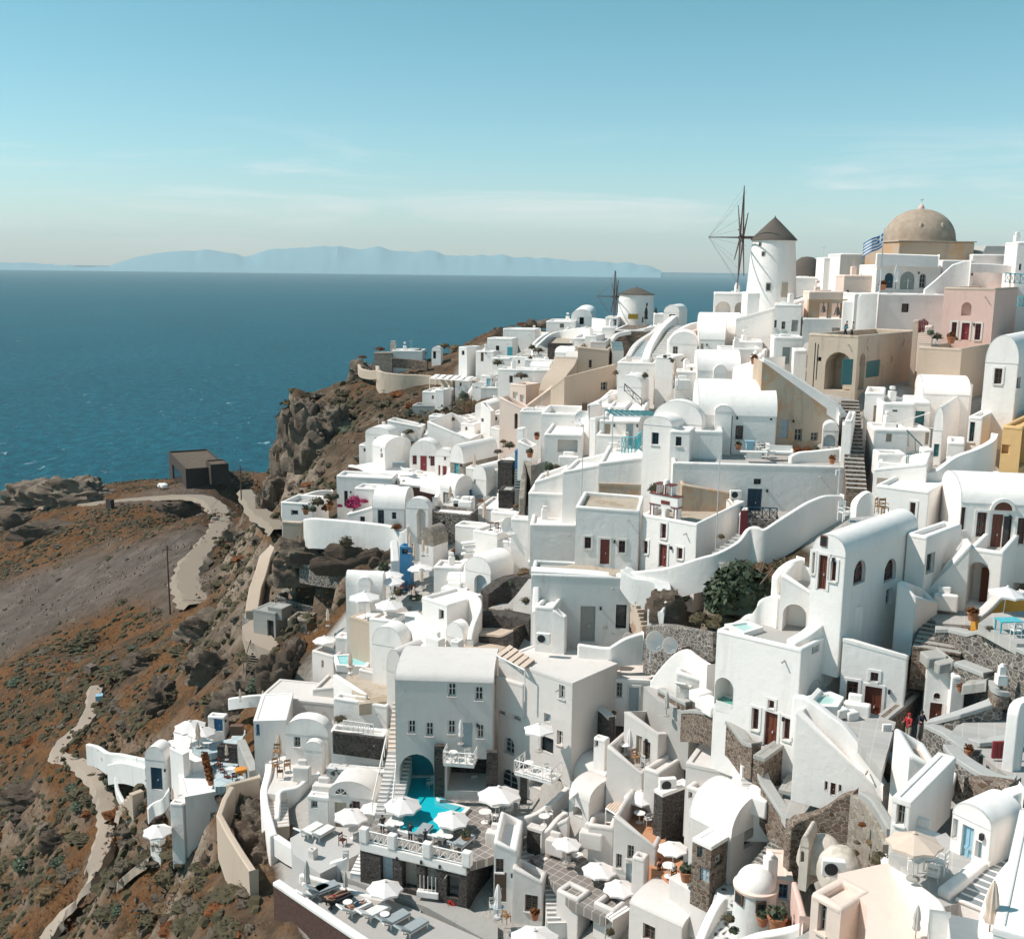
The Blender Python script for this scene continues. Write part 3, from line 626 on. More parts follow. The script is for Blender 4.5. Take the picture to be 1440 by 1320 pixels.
def RIB(label,pts,w,mat,name='path',lift=.12,Ds=None):
    P=crom([(W(p[0],p[1],p[2])if len(p)>2 else G(*p))for p in pts],8);V=[];n=len(P);K=7
    ws=w if isinstance(w,(list,tuple))else(w,w)
    for i,p in enumerate(P):
        t=P[min(i+1,n-1)]-P[max(i-1,0)];t[2]=0;t/=np.linalg.norm(t)+1e-9;q=np.array([-t[1],t[0],0]);ww=ws[0]+(ws[1]-ws[0])*i/(n-1)
        ww*=1+.12*math.sin(i*1.7)+.08*math.sin(i*.63)
        for k in range(K):
            s=p+q*ww*(k/(K-1)-.5);V.append((s[0],s[1],p[2]+lift-(.9 if k in(0,K-1)else 0)))
        CARVE.append((p,ww))
    mb=MB();mb.add(V,[(i*K+k,i*K+k+1,(i+1)*K+k+1,(i+1)*K+k)for i in range(n-1)for k in range(K-1)],True)
    return tag(mb.build(name,mat),label,name,None,'structure')
RIB('grey dirt road curving down from the dark shed past the poles',[(60,712,322),(120,708,312),(175,703,303),(240,698,292),(282,699,279),(303,710,262),(311,726,245),(307,744,231),(291,766,215),(273,788,204),(264,810,194),(268,832,184),(282,850,176)],(5,6.2),'road','road',.25)
RIB('pale dirt track running along the foot of the cliff',[(345,690),(360,715),(385,735),(398,748)],(4.5,3.5),'road','road',.45)
RIB('sandy footpath winding down the lower slope',[(136,965),(130,995),(118,1018),(88,1046),(84,1062),(118,1075),(140,1100),(150,1125),(152,1150),(146,1185),(130,1225),(112,1262),(90,1285),(60,1325)],(2.6,2.2),'pathsand','path',.22)
RIB('narrow side path along the low white wall',[(152,1150),(168,1140),(175,1150)],(2.2,1.2),'pathsand','path',.24)
RIB('light trail at the edge below the parasol hut',[(168,1240),(190,1222),(215,1205)],(1.2,1.5),'pathsand','path',.24)
def ROCK(label,x,y,D,w,h,d,seed,mat='rock',name='rock_outcrop',cat='rock',n=40,group=None,rough=.35,lump=.22):
    c=W(x,y,D);r=np.random.RandomState(seed);off=r.rand(3)*90;V=[];m=n//2
    for j in range(m+1):
        th=math.pi*.5*j/m
        for i in range(n):
            ph=2*math.pi*i/n;p=np.array([math.cos(ph)*math.cos(th),math.sin(ph)*math.cos(th),math.sin(th)])
            q=Vector(p*1.6+off);k=1+rough*mnoise.fractal(q,.9,2.2,5)+lump*(abs(mnoise.noise(q*2.3))-.3)
            e=np.sign(p)*np.abs(p)**.8
            V.append((c[0]+e[0]*w/2*k,c[1]+e[1]*d/2*k,c[2]-.8+e[2]*h*k))
    Fs=[(j*n+i,j*n+(i+1)%n,(j+1)*n+(i+1)%n,(j+1)*n+i)for j in range(m)for i in range(n)]
    mb=MB();mb.add(V,Fs,True);return tag(mb.build(name,mat,loc=c,smooth=n>29 and 'dome' in name),label,cat,group)
ROCK('big pale rock outcrop standing at the left end of the dirt road',108,702,318,22,7.5,14,5,n=44)
ROCK('lower pale rock shoulder at the far left edge of the ledge',52,704,326,20,6.5,12,8,n=40)
_used=set()
def place(proto,P,label,rz=0,sc=None,group=None):
    if proto.name not in _used:
        _used.add(proto.name);proto.location=tuple(map(float,P));proto.rotation_euler=(0,0,rz)
        if sc is not None:proto.scale=(sc,)*3 if isinstance(sc,(int,float))else sc
        proto['label']=label
        if group:proto['group']=group
        return proto
    return copy_tree(proto,P,label,rz,sc,group)
Z0=(0,0,0)
def mk_umbrella(cloth,n=8,r=1.5,name='parasol'):
    t=thing(name,'parasol','parasol',Z0);m=MB();m.cone_oct((0,0,2.25),r,.62,n,.2);m.build('canopy',cloth,t)
    p=MB();p.tube([(0,0,0),(0,0,2.86)],.035,6);p.build('pole','paint',t)
    q=MB();q.lathe((0,0,2.84),[(.11,0),(.13,.06),(.05,.12),(.01,.16)],8);q.build('finial',cloth,t)
    rb=MB()
    for k in range(n):a=.2+2*math.pi*k/n;rb.tube([(0,0,2.74),(r*.97*math.cos(a),r*.97*math.sin(a),2.22)],.014,4)
    rb.build('ribs','timber',t);b=MB();b.lathe((0,0,0),[(.36,0),(.36,.09),(.07,.14),(.05,.3)],12);b.build('base','dullgrey',t);return t
U_W=mk_umbrella('canvas');U_T=mk_umbrella('canvas2');U_S=mk_umbrella('canvas',6)
def mk_closed(cloth):
    t=thing('folded_parasol','x','parasol',Z0);p=MB();p.tube([(0,0,0),(0,0,2.7)],.03,6);p.build('pole','timber',t);m=MB();V=[];n=16
    prof=[(.03,2.68),(.10,2.5),(.17,2.1),(.21,1.7),(.17,1.45),(.19,1.2),(.24,.95),(.20,.86)]
    for r,z in prof:V+=[((r*(1+.28*(k%2)))*math.cos(2*math.pi*k/n),(r*(1+.28*(k%2)))*math.sin(2*math.pi*k/n),z)for k in range(n)]
    m.add(V,[(i*n+k,i*n+(k+1)%n,(i+1)*n+(k+1)%n,(i+1)*n+k)for i in range(len(prof)-1)for k in range(n)]);m.build('folded_canopy',cloth,t)
    s=MB();s.lathe((0,0,1.4),[(.2,0),(.2,.07)],10);s.build('strap',cloth,t)
    b=MB();b.lathe((0,0,0),[(.34,0),(.34,.09),(.06,.14)],12);b.build('base','dullgrey',t);return t
C_T=mk_closed('canvas2');C_W=mk_closed('canvas');C_G=mk_closed('canvasgrey');C_B=mk_closed('black')
def umb(x,y,wpx,label,proto=U_W,size=3.0,D=None,g='open parasols'):
    D=D or F*size/wpx;T=W(x,y,D);s=wpx*D/F/3.0;o=place(proto,T-ZU*2.95*s,label,rng.random()*.7,(s,s,s*rng.uniform(.93,1.05)),g);o.rotation_euler=(rng.uniform(-.05,.05),rng.uniform(-.05,.05),rng.random()*.8);return o
def cumb(x,yt,yb,label,proto=C_T,D=None,g='folded parasols'):
    D=D or depth(x,yb);B=W(x,yb,D);s=(ztop(B,yt)-B[2])/2.7;return place(proto,B,label,rng.random(),s,g)
def mk_lounger(cush,frame='paint'):
    t=thing('sun_lounger','x','sun lounger',Z0);f=MB();f.obox((-.33,-.95,.24),(.66,0,0),(0,1.3,0),(0,0,.06));f.build('frame',frame,t)
    for sx in(-.29,.23):
        for sy in(-.88,.28):l=MB();l.obox((sx,sy,0),(.06,0,0),(0,.06,0),(0,0,.24));l.build('leg',frame,t)
    c=MB();c.obox((-.31,-.94,.30),(.62,0,0),(0,1.24,0),(0,0,.09));c.build('cushion',cush,t,bevel=.03)
    k=MB();k.obox((-.31,.31,.30),(.62,0,0),(0,.62,.42),(0,-.06,.09));k.build('backrest',cush,t,bevel=.03);return t
L_W=mk_lounger('cushion');L_G=mk_lounger('cushgrey');L_D=mk_lounger('black','black')
def lounger(x,y,yaw,label,proto=L_W,D=None,g='sun loungers on the terraces'):return place(proto,W(x,y,D)if D else G(x,y),label,math.radians(yaw),1.3,g)
def mk_table(top,leg,r=.38,h=.72):
    t=thing('round_table','x','table',Z0);m=MB();m.lathe((0,0,h-.04),[(.01,0),(r,0),(r,.04),(.01,.04)],18);m.build('tabletop',top,t)
    p=MB();p.tube([(0,0,.04),(0,0,h-.04)],.035,6);p.build('pedestal',leg,t);b=MB();b.lathe((0,0,0),[(.25,0),(.25,.03),(.04,.06)],12);b.build('foot',leg,t);return t
T_W=mk_table('paint','paint');T_G=mk_table('greyblue','metal');T_D=mk_table('timber','black')
def table(x,y,label,proto=T_W,D=None,sc=1,g='round terrace tables'):return place(proto,W(x,y,D)if D else G(x,y),label,0,sc,g)
def mk_chair(col,seat):
    t=thing('terrace_chair','x','chair',Z0);s=MB();s.obox((-.22,-.22,.42),(.44,0,0),(0,.44,0),(0,0,.05));s.build('seat',seat,t)
    for sx,sy in((-.22,-.22),(.18,-.22),(-.22,.18),(.18,.18)):l=MB();l.obox((sx,sy,0),(.04,0,0),(0,.04,0),(0,0,.42 if sy<0 else.95));l.build('leg',col,t)
    b=MB();b.obox((-.18,.19,.78),(.36,0,0),(0,.025,0),(0,0,.16));b.obox((-.18,.19,.56),(.36,0,0),(0,.025,0),(0,0,.08));b.build('backrest',seat,t)
    a=MB();a.obox((-.23,-.2,.64),(.04,0,0),(0,.4,0),(0,0,.03));a.obox((.19,-.2,.64),(.04,0,0),(0,.4,0),(0,0,.03));a.build('armrest',col,t);return t
CH_W=mk_chair('paint','cushion');CH_T=mk_chair('teak','teak');CH_D=mk_chair('black','brown');CH_G=mk_chair('metal','canvasgrey')
def chair(x,y,yaw,label,proto=CH_W,D=None,sc=1,g='terrace chairs'):return place(proto,W(x,y,D)if D else G(x,y),label,math.radians(yaw),sc,g)
def leaves(rx,ry,rzz,n,ls,seed,shape='ball',lumps=7):
    r=np.random.RandomState(seed);mb=MB();cs=[]
    for k in range(lumps):
        d=r.normal(size=3);d/=np.linalg.norm(d);d[2]=abs(d[2])*.8;cs.append((d*r.uniform(.25,.62),r.uniform(.32,.55)))
    for i in range(n):
        c,s=cs[r.randint(lumps)];d=r.normal(size=3);d/=np.linalg.norm(d);rad=s*r.uniform(.55,1)**.5
        p=(c+d*rad)*np.array([rx,ry,rzz]);
        if p[2]<0:p[2]*=-.3
        p[2]+=.0;nrm=d*.7+r.normal(size=3)*.6;nrm[2]+=.25;nrm/=np.linalg.norm(nrm)
        a=np.cross(nrm,r.normal(size=3));a/=np.linalg.norm(a)+1e-9;b=np.cross(nrm,a);l=ls*r.uniform(.6,1.35)
        if shape=='ball':mb.add([p-a*l*.5,p+b*l*.32,p+a*l*.5,p-b*l*.32],[(0,1,2,3)])
        else:mb.add([p-b*l*.10,p+b*l*.10,p+a*l*1.3+np.array([0,0,l*.4])],[(0,1,2)])
    return mb
def core(rx,rz,seed,n=14):
    mb=MB();V=[];m=6;rx*=1;
    for j in range(m+1):
        th=math.pi*.5*j/m
        for i in range(n):
            ph=2*math.pi*i/n;q=Vector((math.cos(ph)*math.cos(th),math.sin(ph)*math.cos(th),math.sin(th)));k=.85+.5*mnoise.noise(q*1.9+Vector((seed,0,0)));V.append((q.x*rx*k,q.y*rx*k,q.z*rz*k))
    mb.add(V,[(j*n+i,j*n+(i+1)%n,(j+1)*n+(i+1)%n,(j+1)*n+i)for j in range(m)for i in range(n)]);return mb
def mk_bush(name,mat,rx,rz,n,ls,seed,shape='ball',cat='shrub',trunk=True):
    t=thing(name,'x',cat,Z0);leaves(rx,rx*.95,rz,n,ls,seed,shape).build('foliage',mat,t);core(rx*(.74 if n<2000 else.5),rz*(.74 if n<2000 else.6),seed).build('inner_foliage',mat,t)
    if trunk:
        r=np.random.RandomState(seed+9);w=MB()
        for k in range(5):
            a=r.rand()*6.28;w.tube([(0,0,-.3),(rx*.25*math.cos(a),rx*.25*math.sin(a),rz*.4),(rx*.5*math.cos(a+.3),rx*.5*math.sin(a+.3),rz*.75)],[.05*rx,.03*rx,.012*rx],5)
        w.build('stems','bark',t)
    return t
B_OL=mk_bush('shrub','leafolive',1,.9,520,.17,11);B_DR=mk_bush('shrub','leafdry',1,.75,520,.16,12,'spike');B_GR=mk_bush('shrub','leafgrey',1,.7,520,.15,13)
B_DK=mk_bush('shrub','leafdark',1,1.,560,.17,14);B_RU=mk_bush('shrub','leafrust',1,.65,460,.18,15,'spike');B_OL2=mk_bush('shrub','leafolive',1.1,.7,560,.15,16)
BOUG=mk_bush('bougainvillea','bougain',1,1.1,700,.17,21);FRED=mk_bush('flowering_plant','flowerred',1,.8,260,.2,22);FOR=mk_bush('flowering_plant','flowerorange',1,.6,300,.2,23,'spike')
def bush(x,y,wpx,label,proto=B_OL,D=None,h=1.,g=None,dz=0):
    D=D or depth(x,y);s=wpx*D/F/2.;P=W(x,y,D)-ZU*dz;return place(proto,P,label,rng.random()*6.28,(s,s,s*h),g)
def mk_pot(plant,ls=.2):
    t=thing('potted_plant','x','potted plant',Z0);m=MB();m.lathe((0,0,0),[(.2,0),(.28,.38),(.32,.40),(.32,.48),(.27,.48),(.25,.42),(.01,.42)],14);m.build('pot','terra',t)
    b=leaves(.42,.42,.6,170,ls,31);b.v=[(x,y,z+.45)for x,y,z in b.v];b.build('leaves',plant,t);return t
P_G=mk_pot('leafolive');P_R=mk_pot('leafrust');P_D=mk_pot('leafdark')
def pot(x,y,label,proto=P_G,D=None,sc=1.,g='potted plants'):return place(proto,W(x,y,D)if D else G(x,y),label,rng.random()*6,sc,g)
def mk_ac():
    t=thing('air_conditioner','x','air conditioner',Z0);m=MB();m.obox((-.45,-.17,.06),(.9,0,0),(0,.34,0),(0,0,.68));m.build('housing','paint',t,bevel=.02)
    g=MB();g.lathe((0,0,0),[(.01,0),(.26,0),(.26,.02),(.01,.03)],18);g.v=[(x-.1,-.172-z,y+.40)for x,y,z in g.v];g.build('fan_grille','black',t)
    f=MB();f.obox((-.36,-.12,0),(.08,0,0),(0,.24,0),(0,0,.06));f.obox((.28,-.12,0),(.08,0,0),(0,.24,0),(0,0,.06));f.build('feet','dullgrey',t);return t
ACU=mk_ac()
def ac(x,y,label,D=None,yaw=0,sc=1):return place(ACU,W(x,y,D)if D else G(x,y),label,math.radians(yaw),sc,'air conditioning units')
def mk_dish():
    t=thing('satellite_dish','x','satellite dish',Z0);m=MB();m.lathe((0,0,0),[(.01,0),(.2,.03),(.38,.11),(.46,.17),(.45,.18),(.36,.125),(.01,.02)],22)
    m.v=[(x,-z*.95-.25+y*.30,y*.95+1.15)for x,y,z in m.v];m.build('reflector','paint',t);p=MB();p.tube([(0,0,0),(0,0,.95),(0,-.2,1.1)],.03,6);p.build('mast','metal',t)
    a=MB();a.tube([(0,-.3,.72),(0,-.85,1.05)],.018,5);a.lathe((0,-.85,1.02),[(.05,0),(.05,.1)],8);a.build('receiver_arm','metal',t);return t
DISH=mk_dish()
def dish(x,y,label,D=None,yaw=0,sc=1):return place(DISH,W(x,y,D)if D else G(x,y),label,math.radians(yaw),sc,'satellite dishes')
def RAIL(label,pts,D,hgt=.85,mat='paint',name='railing',n=3,cat='railing'):
    P=[W(x,y,D if isinstance(D,(int,float))else D[0]+(D[1]-D[0])*i/(len(pts)-1))for i,(x,y)in enumerate(pts)];r=thing(name,label,cat,P[0])
    for i in range(len(P)-1):
        A,B=P[i],P[i+1]
        pm=MB()
        for k in range(n+1):Q=A+(B-A)*k/n;pm.tube([Q-ZU*.02,Q+ZU*hgt],.04,4)
        pm.build('posts',mat,r);rl=MB();rl.tube([A+ZU*hgt,B+ZU*hgt],.045,4);rl.tube([A+ZU*.1,B+ZU*.1],.03,4);rl.build('rails',mat,r);x=MB()
        for k in range(n):
            Q,T=A+(B-A)*k/n,A+(B-A)*(k+1)/n;x.tube([Q+ZU*.1,T+ZU*hgt],.022,4);x.tube([T+ZU*.1,Q+ZU*hgt],.022,4)
        x.build('lattice',mat,r)
    return r
def PERGOLA(label,pts,D,hgt=2.3,n=8,mat='paint',slat='canvas',name='pergola'):
    """pts: four picture corners of the slatted roof at the height of the first one"""
    z=W(*pts[0],D)[2];Q=[WZ(x,y,z)for x,y in pts];r=thing(name,label,'pergola',Q[0]-ZU*hgt)
    for q in Q:m=MB();m.tube([q-ZU*hgt,q],.05,6);m.build('post',mat,r)
    b=MB();b.tube([Q[0],Q[1]],.06,4);b.tube([Q[3],Q[2]],.06,4);b.build('beams',mat,r);s=MB()
    for k in range(n):
        t0,t1=(k+.08)/n,(k+.80)/n;a,bb=Q[0]+(Q[1]-Q[0])*t0,Q[0]+(Q[1]-Q[0])*t1;c,d=Q[3]+(Q[2]-Q[3])*t1,Q[3]+(Q[2]-Q[3])*t0;e=.12
        V=[p+ZU*.07 for p in(a,bb,c,d)]+[p+ZU*.12 for p in(a,bb,c,d)];s.add(V,[(0,1,2,3),(4,5,6,7),(0,1,5,4),(1,2,6,5),(2,3,7,6),(3,0,4,7)])
    s.build('slats',slat,r);return r
def PERSON(label,P,joints,edges,yaw=0,parts=(),skin='skin',sc=1.):
    r=thing('person',label,'person',P);_BASE[r.name]=(0,0,0);r.rotation_euler=(0,0,math.radians(yaw));r.scale=(sc,)*3
    me=bpy.data.meshes.new('body');names=list(joints);me.from_pydata([joints[k][:3]for k in names],[(names.index(a),names.index(b))for a,b in edges],[])
    o=bpy.data.objects.new('body',me);COL.objects.link(o);o.parent=r;md=o.modifiers.new('skin','SKIN');md.use_smooth_shade=True
    sv=me.skin_vertices[0].data if me.skin_vertices else None
    if sv is None:
        bpy.context.view_layer.objects.active=o;bpy.ops.object.select_all(action='DESELECT');o.select_set(True);bpy.ops.mesh.customdata_skin_add();sv=me.skin_vertices[0].data
    for i,k in enumerate(names):sv[i].radius=joints[k][3:5]if len(joints[k])>4 else(joints[k][3],)*2
    sv[0].use_root=True;ss=o.modifiers.new('sub','SUBSURF');ss.levels=ss.render_levels=1;me.materials.append(MATS[skin])
    for nm,mat,ks,k in parts:
        c=MB()
        for chain in ks:c.tube([joints[j][:3]for j in chain],[max(joints[j][3:5])*k for j in chain],10)
        c.build(nm,mat,r).matrix_parent_inverse=Matrix()
    return r
def standing(stride=.12,armL=0,armR=0,lean=0):
    j={'pelvis':(0,0,.95,.13,.10),'waist':(0,-.01*lean,1.10,.12,.095),'chest':(0,-.05*lean,1.30,.145,.10),'neck':(0,-.08*lean,1.48,.05),'head':(0,-.1*lean-.01,1.60,.085),'crown':(0,-.1*lean,1.70,.07)}
    for s,n,q in((-1,'l',armL),(1,'r',armR)):
        j['sh'+n]=(.17*s,-.05*lean,1.40,.055);j['el'+n]=(.23*s,-.04-.10*q,1.13+.03*q,.042);j['ha'+n]=(.20*s,-.10-.26*q,.90+.28*q,.035)
        st=stride*s;j['hip'+n]=(.09*s,0,.88,.085);j['kn'+n]=(.10*s,-.5*st-.02,.50,.06);j['an'+n]=(.10*s,-st+.02,.09,.042);j['to'+n]=(.11*s,-st-.13,.04,.038)
    e=[('pelvis','waist'),('waist','chest'),('chest','neck'),('neck','head'),('head','crown')]
    for n in 'lr':e+=[('chest','sh'+n),('sh'+n,'el'+n),('el'+n,'ha'+n),('pelvis','hip'+n),('hip'+n,'kn'+n),('kn'+n,'an'+n),('an'+n,'to'+n)]
    return j,e
TOP=[('pelvis','waist','chest'),('chest','shl','ell'),('chest','shr','elr')];LEGS=[('pelvis','hipl','knl','anl'),('pelvis','hipr','knr','anr')];SHORT=[('pelvis','hipl','knl'),('pelvis','hipr','knr')];HEAD=[('head','crown')]
def lying():
    j={'pelvis':(0,0,.14,.13,.10),'waist':(0,.16,.15,.12,.09),'chest':(0,.36,.20,.145,.10),'neck':(0,.52,.27,.05),'head':(0,.64,.31,.085),'crown':(0,.73,.34,.07)}
    for s,n in((-1,'l'),(1,'r')):
        j['sh'+n]=(.17*s,.44,.22,.055);j['el'+n]=(.27*s,.24,.16,.042);j['ha'+n]=(.24*s,.0,.13,.035);j['hip'+n]=(.09*s,-.08,.13,.085)
        j['kn'+n]=(.12*s,-.46,.20 if s>0 else.14,.06);j['an'+n]=(.12*s,-.86,.12,.042);j['to'+n]=(.13*s,-.90,.24,.036)
    return j,standing()[1]
def WINDMILL(label,xc,yb,D,ytop,r0_,r1_,yroof,ytip,hub,wheel_r,bow,ops,name='windmill',phase=0.):
    C=W(xc,yb,D);h=ztop(C,ytop)-C[2];hr=ztop(C,ytip)-C[2];t=thing(name,label,'windmill',C)
    m=MB();m.lathe(C,[(r0_,-3),(r0_,0),(r0_*.55+r1_*.45,h*.5),(r1_,h)],40);m.build('tower','white',t)
    k=MB();e=r1_*1.09;k.lathe(C,[(r1_*.96,h-.05),(e,h-.02),(e*.985,h+.10),(e*.80,h+(hr-h)*.22),(e*.52,h+(hr-h)*.48),(e*.26,h+(hr-h)*.72),(.10,hr-.25),(.02,hr)],32);k.build('thatched_roof','thatch',t)
    Hb=W(*hub,D-.6);bb=math.atan2(C[0],C[1]);ax=np.array([-math.cos(bb-.12),math.sin(bb-.12),0]);ax/=np.linalg.norm(ax);s=np.cross(ax,ZU);s/=np.linalg.norm(s)
    A=MB();A.tube([Hb-ax*(r1_*1.1),Hb+ax*.5],.17,8);A.build('axle','spar',t)
    for k2 in range(10):
        an=phase+2*math.pi*k2/10;dv=math.cos(an)*ZU+math.sin(an)*s
        b=MB();q=(k2%2)*.35;b.tube([Hb+ax*(q-.1)-dv*.2,Hb+ax*q+dv*wheel_r*(1-.13*(k2%3==1))],[.12,.055],5);b.build('sail_spar','spar',t)
    b=MB();b.tube([Hb,Hb+ax*bow],[.10,.05],5);b.build('bowsprit','spar',t)
    st=MB()
    for k2 in range(10):an=phase+2*math.pi*k2/10;dv=math.cos(an)*ZU+math.sin(an)*s;st.tube([Hb+ax*bow,Hb+dv*wheel_r*.97],.012,3)
    st.build('stay_ropes','timber',t)
    for(x0,y0,x1,y1,col,nm)in ops:
        P0,P1=W((x0+x1)/2,y1,D-r0_*.5),None
        xm=(x0+x1)/2;v0=ztop(C,y1)-C[2];v1=ztop(C,y0)-C[2];rr=r0_+(r1_-r0_)*((v0+v1)/2/h)
        d=ray(xm,(y0+y1)/2);d2=np.array([d[0],d[1]]);o2=-C[:2];a_=d2@d2;b_=d2@o2;c_=o2@o2-rr*rr;disc=max(b_*b_-a_*c_,0);tt=(-b_-math.sqrt(disc))/a_
        Q=np.array([d2[0]*tt,d2[1]*tt,0]);n=np.array([Q[0]-C[0],Q[1]-C[1],0]);n/=np.linalg.norm(n);u=np.array([-n[1],n[0],0]);ww=(x1-x0)*D/F
        fr=MB();O=np.array([Q[0],Q[1],C[2]+v0]);fr.obox(O-u*ww/2-n*.3,u*ww,n*.36,ZU*(v1-v0));o=fr.build(nm,col,t)
        if nm=='window':pn=MB();pn.obox(O-u*ww*.36+ZU*(v1-v0)*.14,u*ww*.72,n*.075,ZU*(v1-v0)*.72);pn.build('pane','glass',o)
    return t
WINDMILL('tall white windmill with pointed thatched cap and bare red brown spars on the ridge',1084,415,128,338,2.95,2.5,305,303,(1044,334),6.1,4.0,
    [(1067,341,1071,347,'dullgrey','window'),(1071,354,1076,361,'dullgrey','window'),(1077,397,1084,409,'dullgrey','window'),(1098,397,1108,417,'tan','door')],phase=.12)
WINDMILL('smaller white windmill with low cap and yellow sign above the black folded parasols',893,466,165,414,2.9,2.62,405,402,(866,417),4.1,2.9,
    [(908,425,911,430,'dullgrey','window')],phase=.35)
m=MB();q=W(890,448.5,161.6);m.obox(q-RT*.75,RT*1.5,(0,-.06,0),ZU*.75);o=m.build('sign','yellow');tag(o,'small yellow sign fixed on the wall of the smaller windmill','sign')
t=thing('windmill','ruined windmill stump with dark thatched cap behind the tall windmill','windmill',W(1135,398,146));C=W(1133,399,146);m=MB()
m.lathe(C,[(2.5,-3),(2.4,1.0)],28);m.build('tower','white2',t);m=MB();m.lathe(C,[(2.5,.95),(2.45,1.2),(2.0,2.2),(1.4,3.1),(.8,3.55),(.05,3.65)],28,sq=.9);m.build('thatched_roof','thatch',t)
H('white house with two deep arches under the tall windmill',1003,1050,1062,446,412,10,133,dep=6,ops=[('L',1006,424,1027,447,'na'),('L',1033,425,1049,447,'na')])
H('white platform below the tall windmill with small grey window',1050,1104,None,446,412,4,126,dep=5,ops=[('L',1071,431,1080,437,'w','dullgrey')])
H('long sloping white wall block below the windmill platform',1034,1130,None,470,420,12,121,dep=5,ytl=448,roof='slope')
H('stepped white house with two grey windows and a grey door under the windmill',1087,1125,1130,478,428,14,116,dep=5,ops=[('L',1078+10,450,1092,461,'w','dullgrey'),('L',1099,452,1104,463,'w','dullgrey'),('L',1113,450,1122,466,'d','dullgrey')])
H('pale blue shaded house with grey green double door near the beige mansion',1087,1128,1140,512,474,8,109,dep=4,mat='white2',ops=[('L',1100,488,1111,512,'d','palegreen')])
H('small white cube annex beside the grey green door',1116,1134,1140,514,492,10,105,dep=3)
H('white house on the skyline right of the ruined windmill',1157,1192,1200,404,362,6,136,dep=6,ops=[('L',1174,379,1178,384,'w','dullgrey')])
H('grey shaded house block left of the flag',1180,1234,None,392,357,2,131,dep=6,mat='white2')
H('low white roof block behind the black railing near the ruined windmill',1117,1157,None,404,390,4,140,dep=4)
H('peach coloured house with flat roof below the flag',1185,1231,1236,425,387,6,121,dep=5,mat='peach',ops=[('L',1190,408,1194,413,'o','terra')])
t=thing('domed_church','domed church with bare tan dome and small white lantern on the ridge','church',W(1290,372,126));C=W(1290,363,126)
m=MB();m.box(C-ZU*6,9.0,9.0,7.75,.1);m.build('drum','drum',t,bevel=.1);m=MB();m.box(C+ZU*1.76,9.3,9.3,.12,.1);m.build('cornice','sand',t)
rd=4.05;m=MB();m.lathe(C+ZU*1.86,[(rd*1.03,0),(rd*1.02,.25)]+[(rd*math.cos(a*math.pi/28),.25+3.55*math.sin(a*math.pi/28))for a in range(14)]+[(.02,3.8)],40);m.build('dome','domestone',t)
m=MB();m.lathe(C+ZU*5.6,[(.36,0),(.34,.25),(.2,.5),(.02,.62)],12);m.build('lantern','pink',t)
m=MB();m.tube([C+ZU*6.1,C+ZU*7.0],.035,5);m.obox(C+ZU*6.65-np.array([.22,.03,0]),(.44,0,0),(0,.06,0),(0,0,.07));m.build('cross','paint',t)
for a in(-1.9,-1.2):
    m=MB();q=C+np.array([rd*.9*math.cos(a),rd*.9*math.sin(a),3.7]);m.lathe(q,[(.16,-.25),(.16,.2),(.02,.25)],10);m.build('dome_vent','beige',t)
H('white house with shaded porch and three arched doors below the dome',1231,1321,None,410,373,2,119,dep=7,roof='open',par=.9,mat='white2',ops=[('L',1244,384,1256,405,'da','navy'),('L',1266,382,1286,407,'da','palegreen'),('L',1293,385,1302,405,'wa','dullgrey')])
WALL('bright white parapet band above the shaded porch',[(1233,356),(1321,359)],(117.5,117.5),.35,drop=1.35,curve=False)
WALL('white sloping stair parapet right of the porch',[(1300,407),(1318,392),(1340,372),(1358,366),(1366,366)],(115,114),.35,'white2',drop=6,curve=False)
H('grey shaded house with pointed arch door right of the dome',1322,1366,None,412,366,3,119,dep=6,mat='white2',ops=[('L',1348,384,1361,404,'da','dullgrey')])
H('pale house with sloping grey roof on the skyline at the right',1364,1424,1430,408,358,4,121,dep=6,ops=())
WALL('white bulging balcony band on the skyline house',[(1364,370),(1395,371),(1424,373)],116,.5,drop=.95)
WALL('grey sloping glass roof frame on the skyline house',[(1383,353),(1387,345),(1421,345)],122,2.5,'grey',drop=1.2,curve=False)
H('tall white house corner at the far right edge of the skyline',1424,1460,None,420,340,10,115,dep=5,ops=[('L',1433,371,1436,380,'w','navy')])
RAIL('turquoise railing on the roof of the pink house',[(1413,398),(1426,399),(1442,400)],103,.95,'turq',n=2)
RAIL('turquoise railing lower right of the pink house',[(1431,431),(1446,432)],100,.9,'turq',n=2)
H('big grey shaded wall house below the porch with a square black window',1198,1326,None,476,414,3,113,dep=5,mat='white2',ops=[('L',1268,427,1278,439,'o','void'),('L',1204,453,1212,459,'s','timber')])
WALL('stepped white edge on the left of the grey shaded wall',[(1185,423),(1199,423),(1205,418),(1212,412),(1236,411)],(113.5,112),.4,'white2',drop=4,curve=False)
t=thing('bell_wall','weathered beige bell wall with three openings left of the grey house','bell wall',W(1168,446,116));C0=W(1136,448,116);C1=W(1199,448,116);u=(C1-C0)/np.linalg.norm(C1-C0)
w_=np.linalg.norm(C1-C0);m=MB();hh=ztop(C0,421)-C0[2];n_=np.cross(u,ZU)
ops_=[(w_*.25,w_*.45,.05,hh*.78,False,.55),(w_*.52,w_*.74,.05,hh*.78,False,.55)]
for(a,b,c,d)in((0,ops_[0][0],0,hh),(ops_[0][1],ops_[1][0],0,hh*.8),(ops_[1][1],w_,0,hh),(ops_[0][0],ops_[1][1],hh*.8,hh)):m.obox(C0+u*a+ZU*c,u*(b-a),-n_*.6,ZU*(d-c))
m.build('masonry','beigerough',t);m=MB();m.obox(C0+n_*.06-ZU*.25,u*w_,-n_*.75,ZU*.22);m.build('ledge','sand',t)
H('peach topped block behind the bell wall',1137,1191,None,432,410,2,118,dep=3,mat='peach')
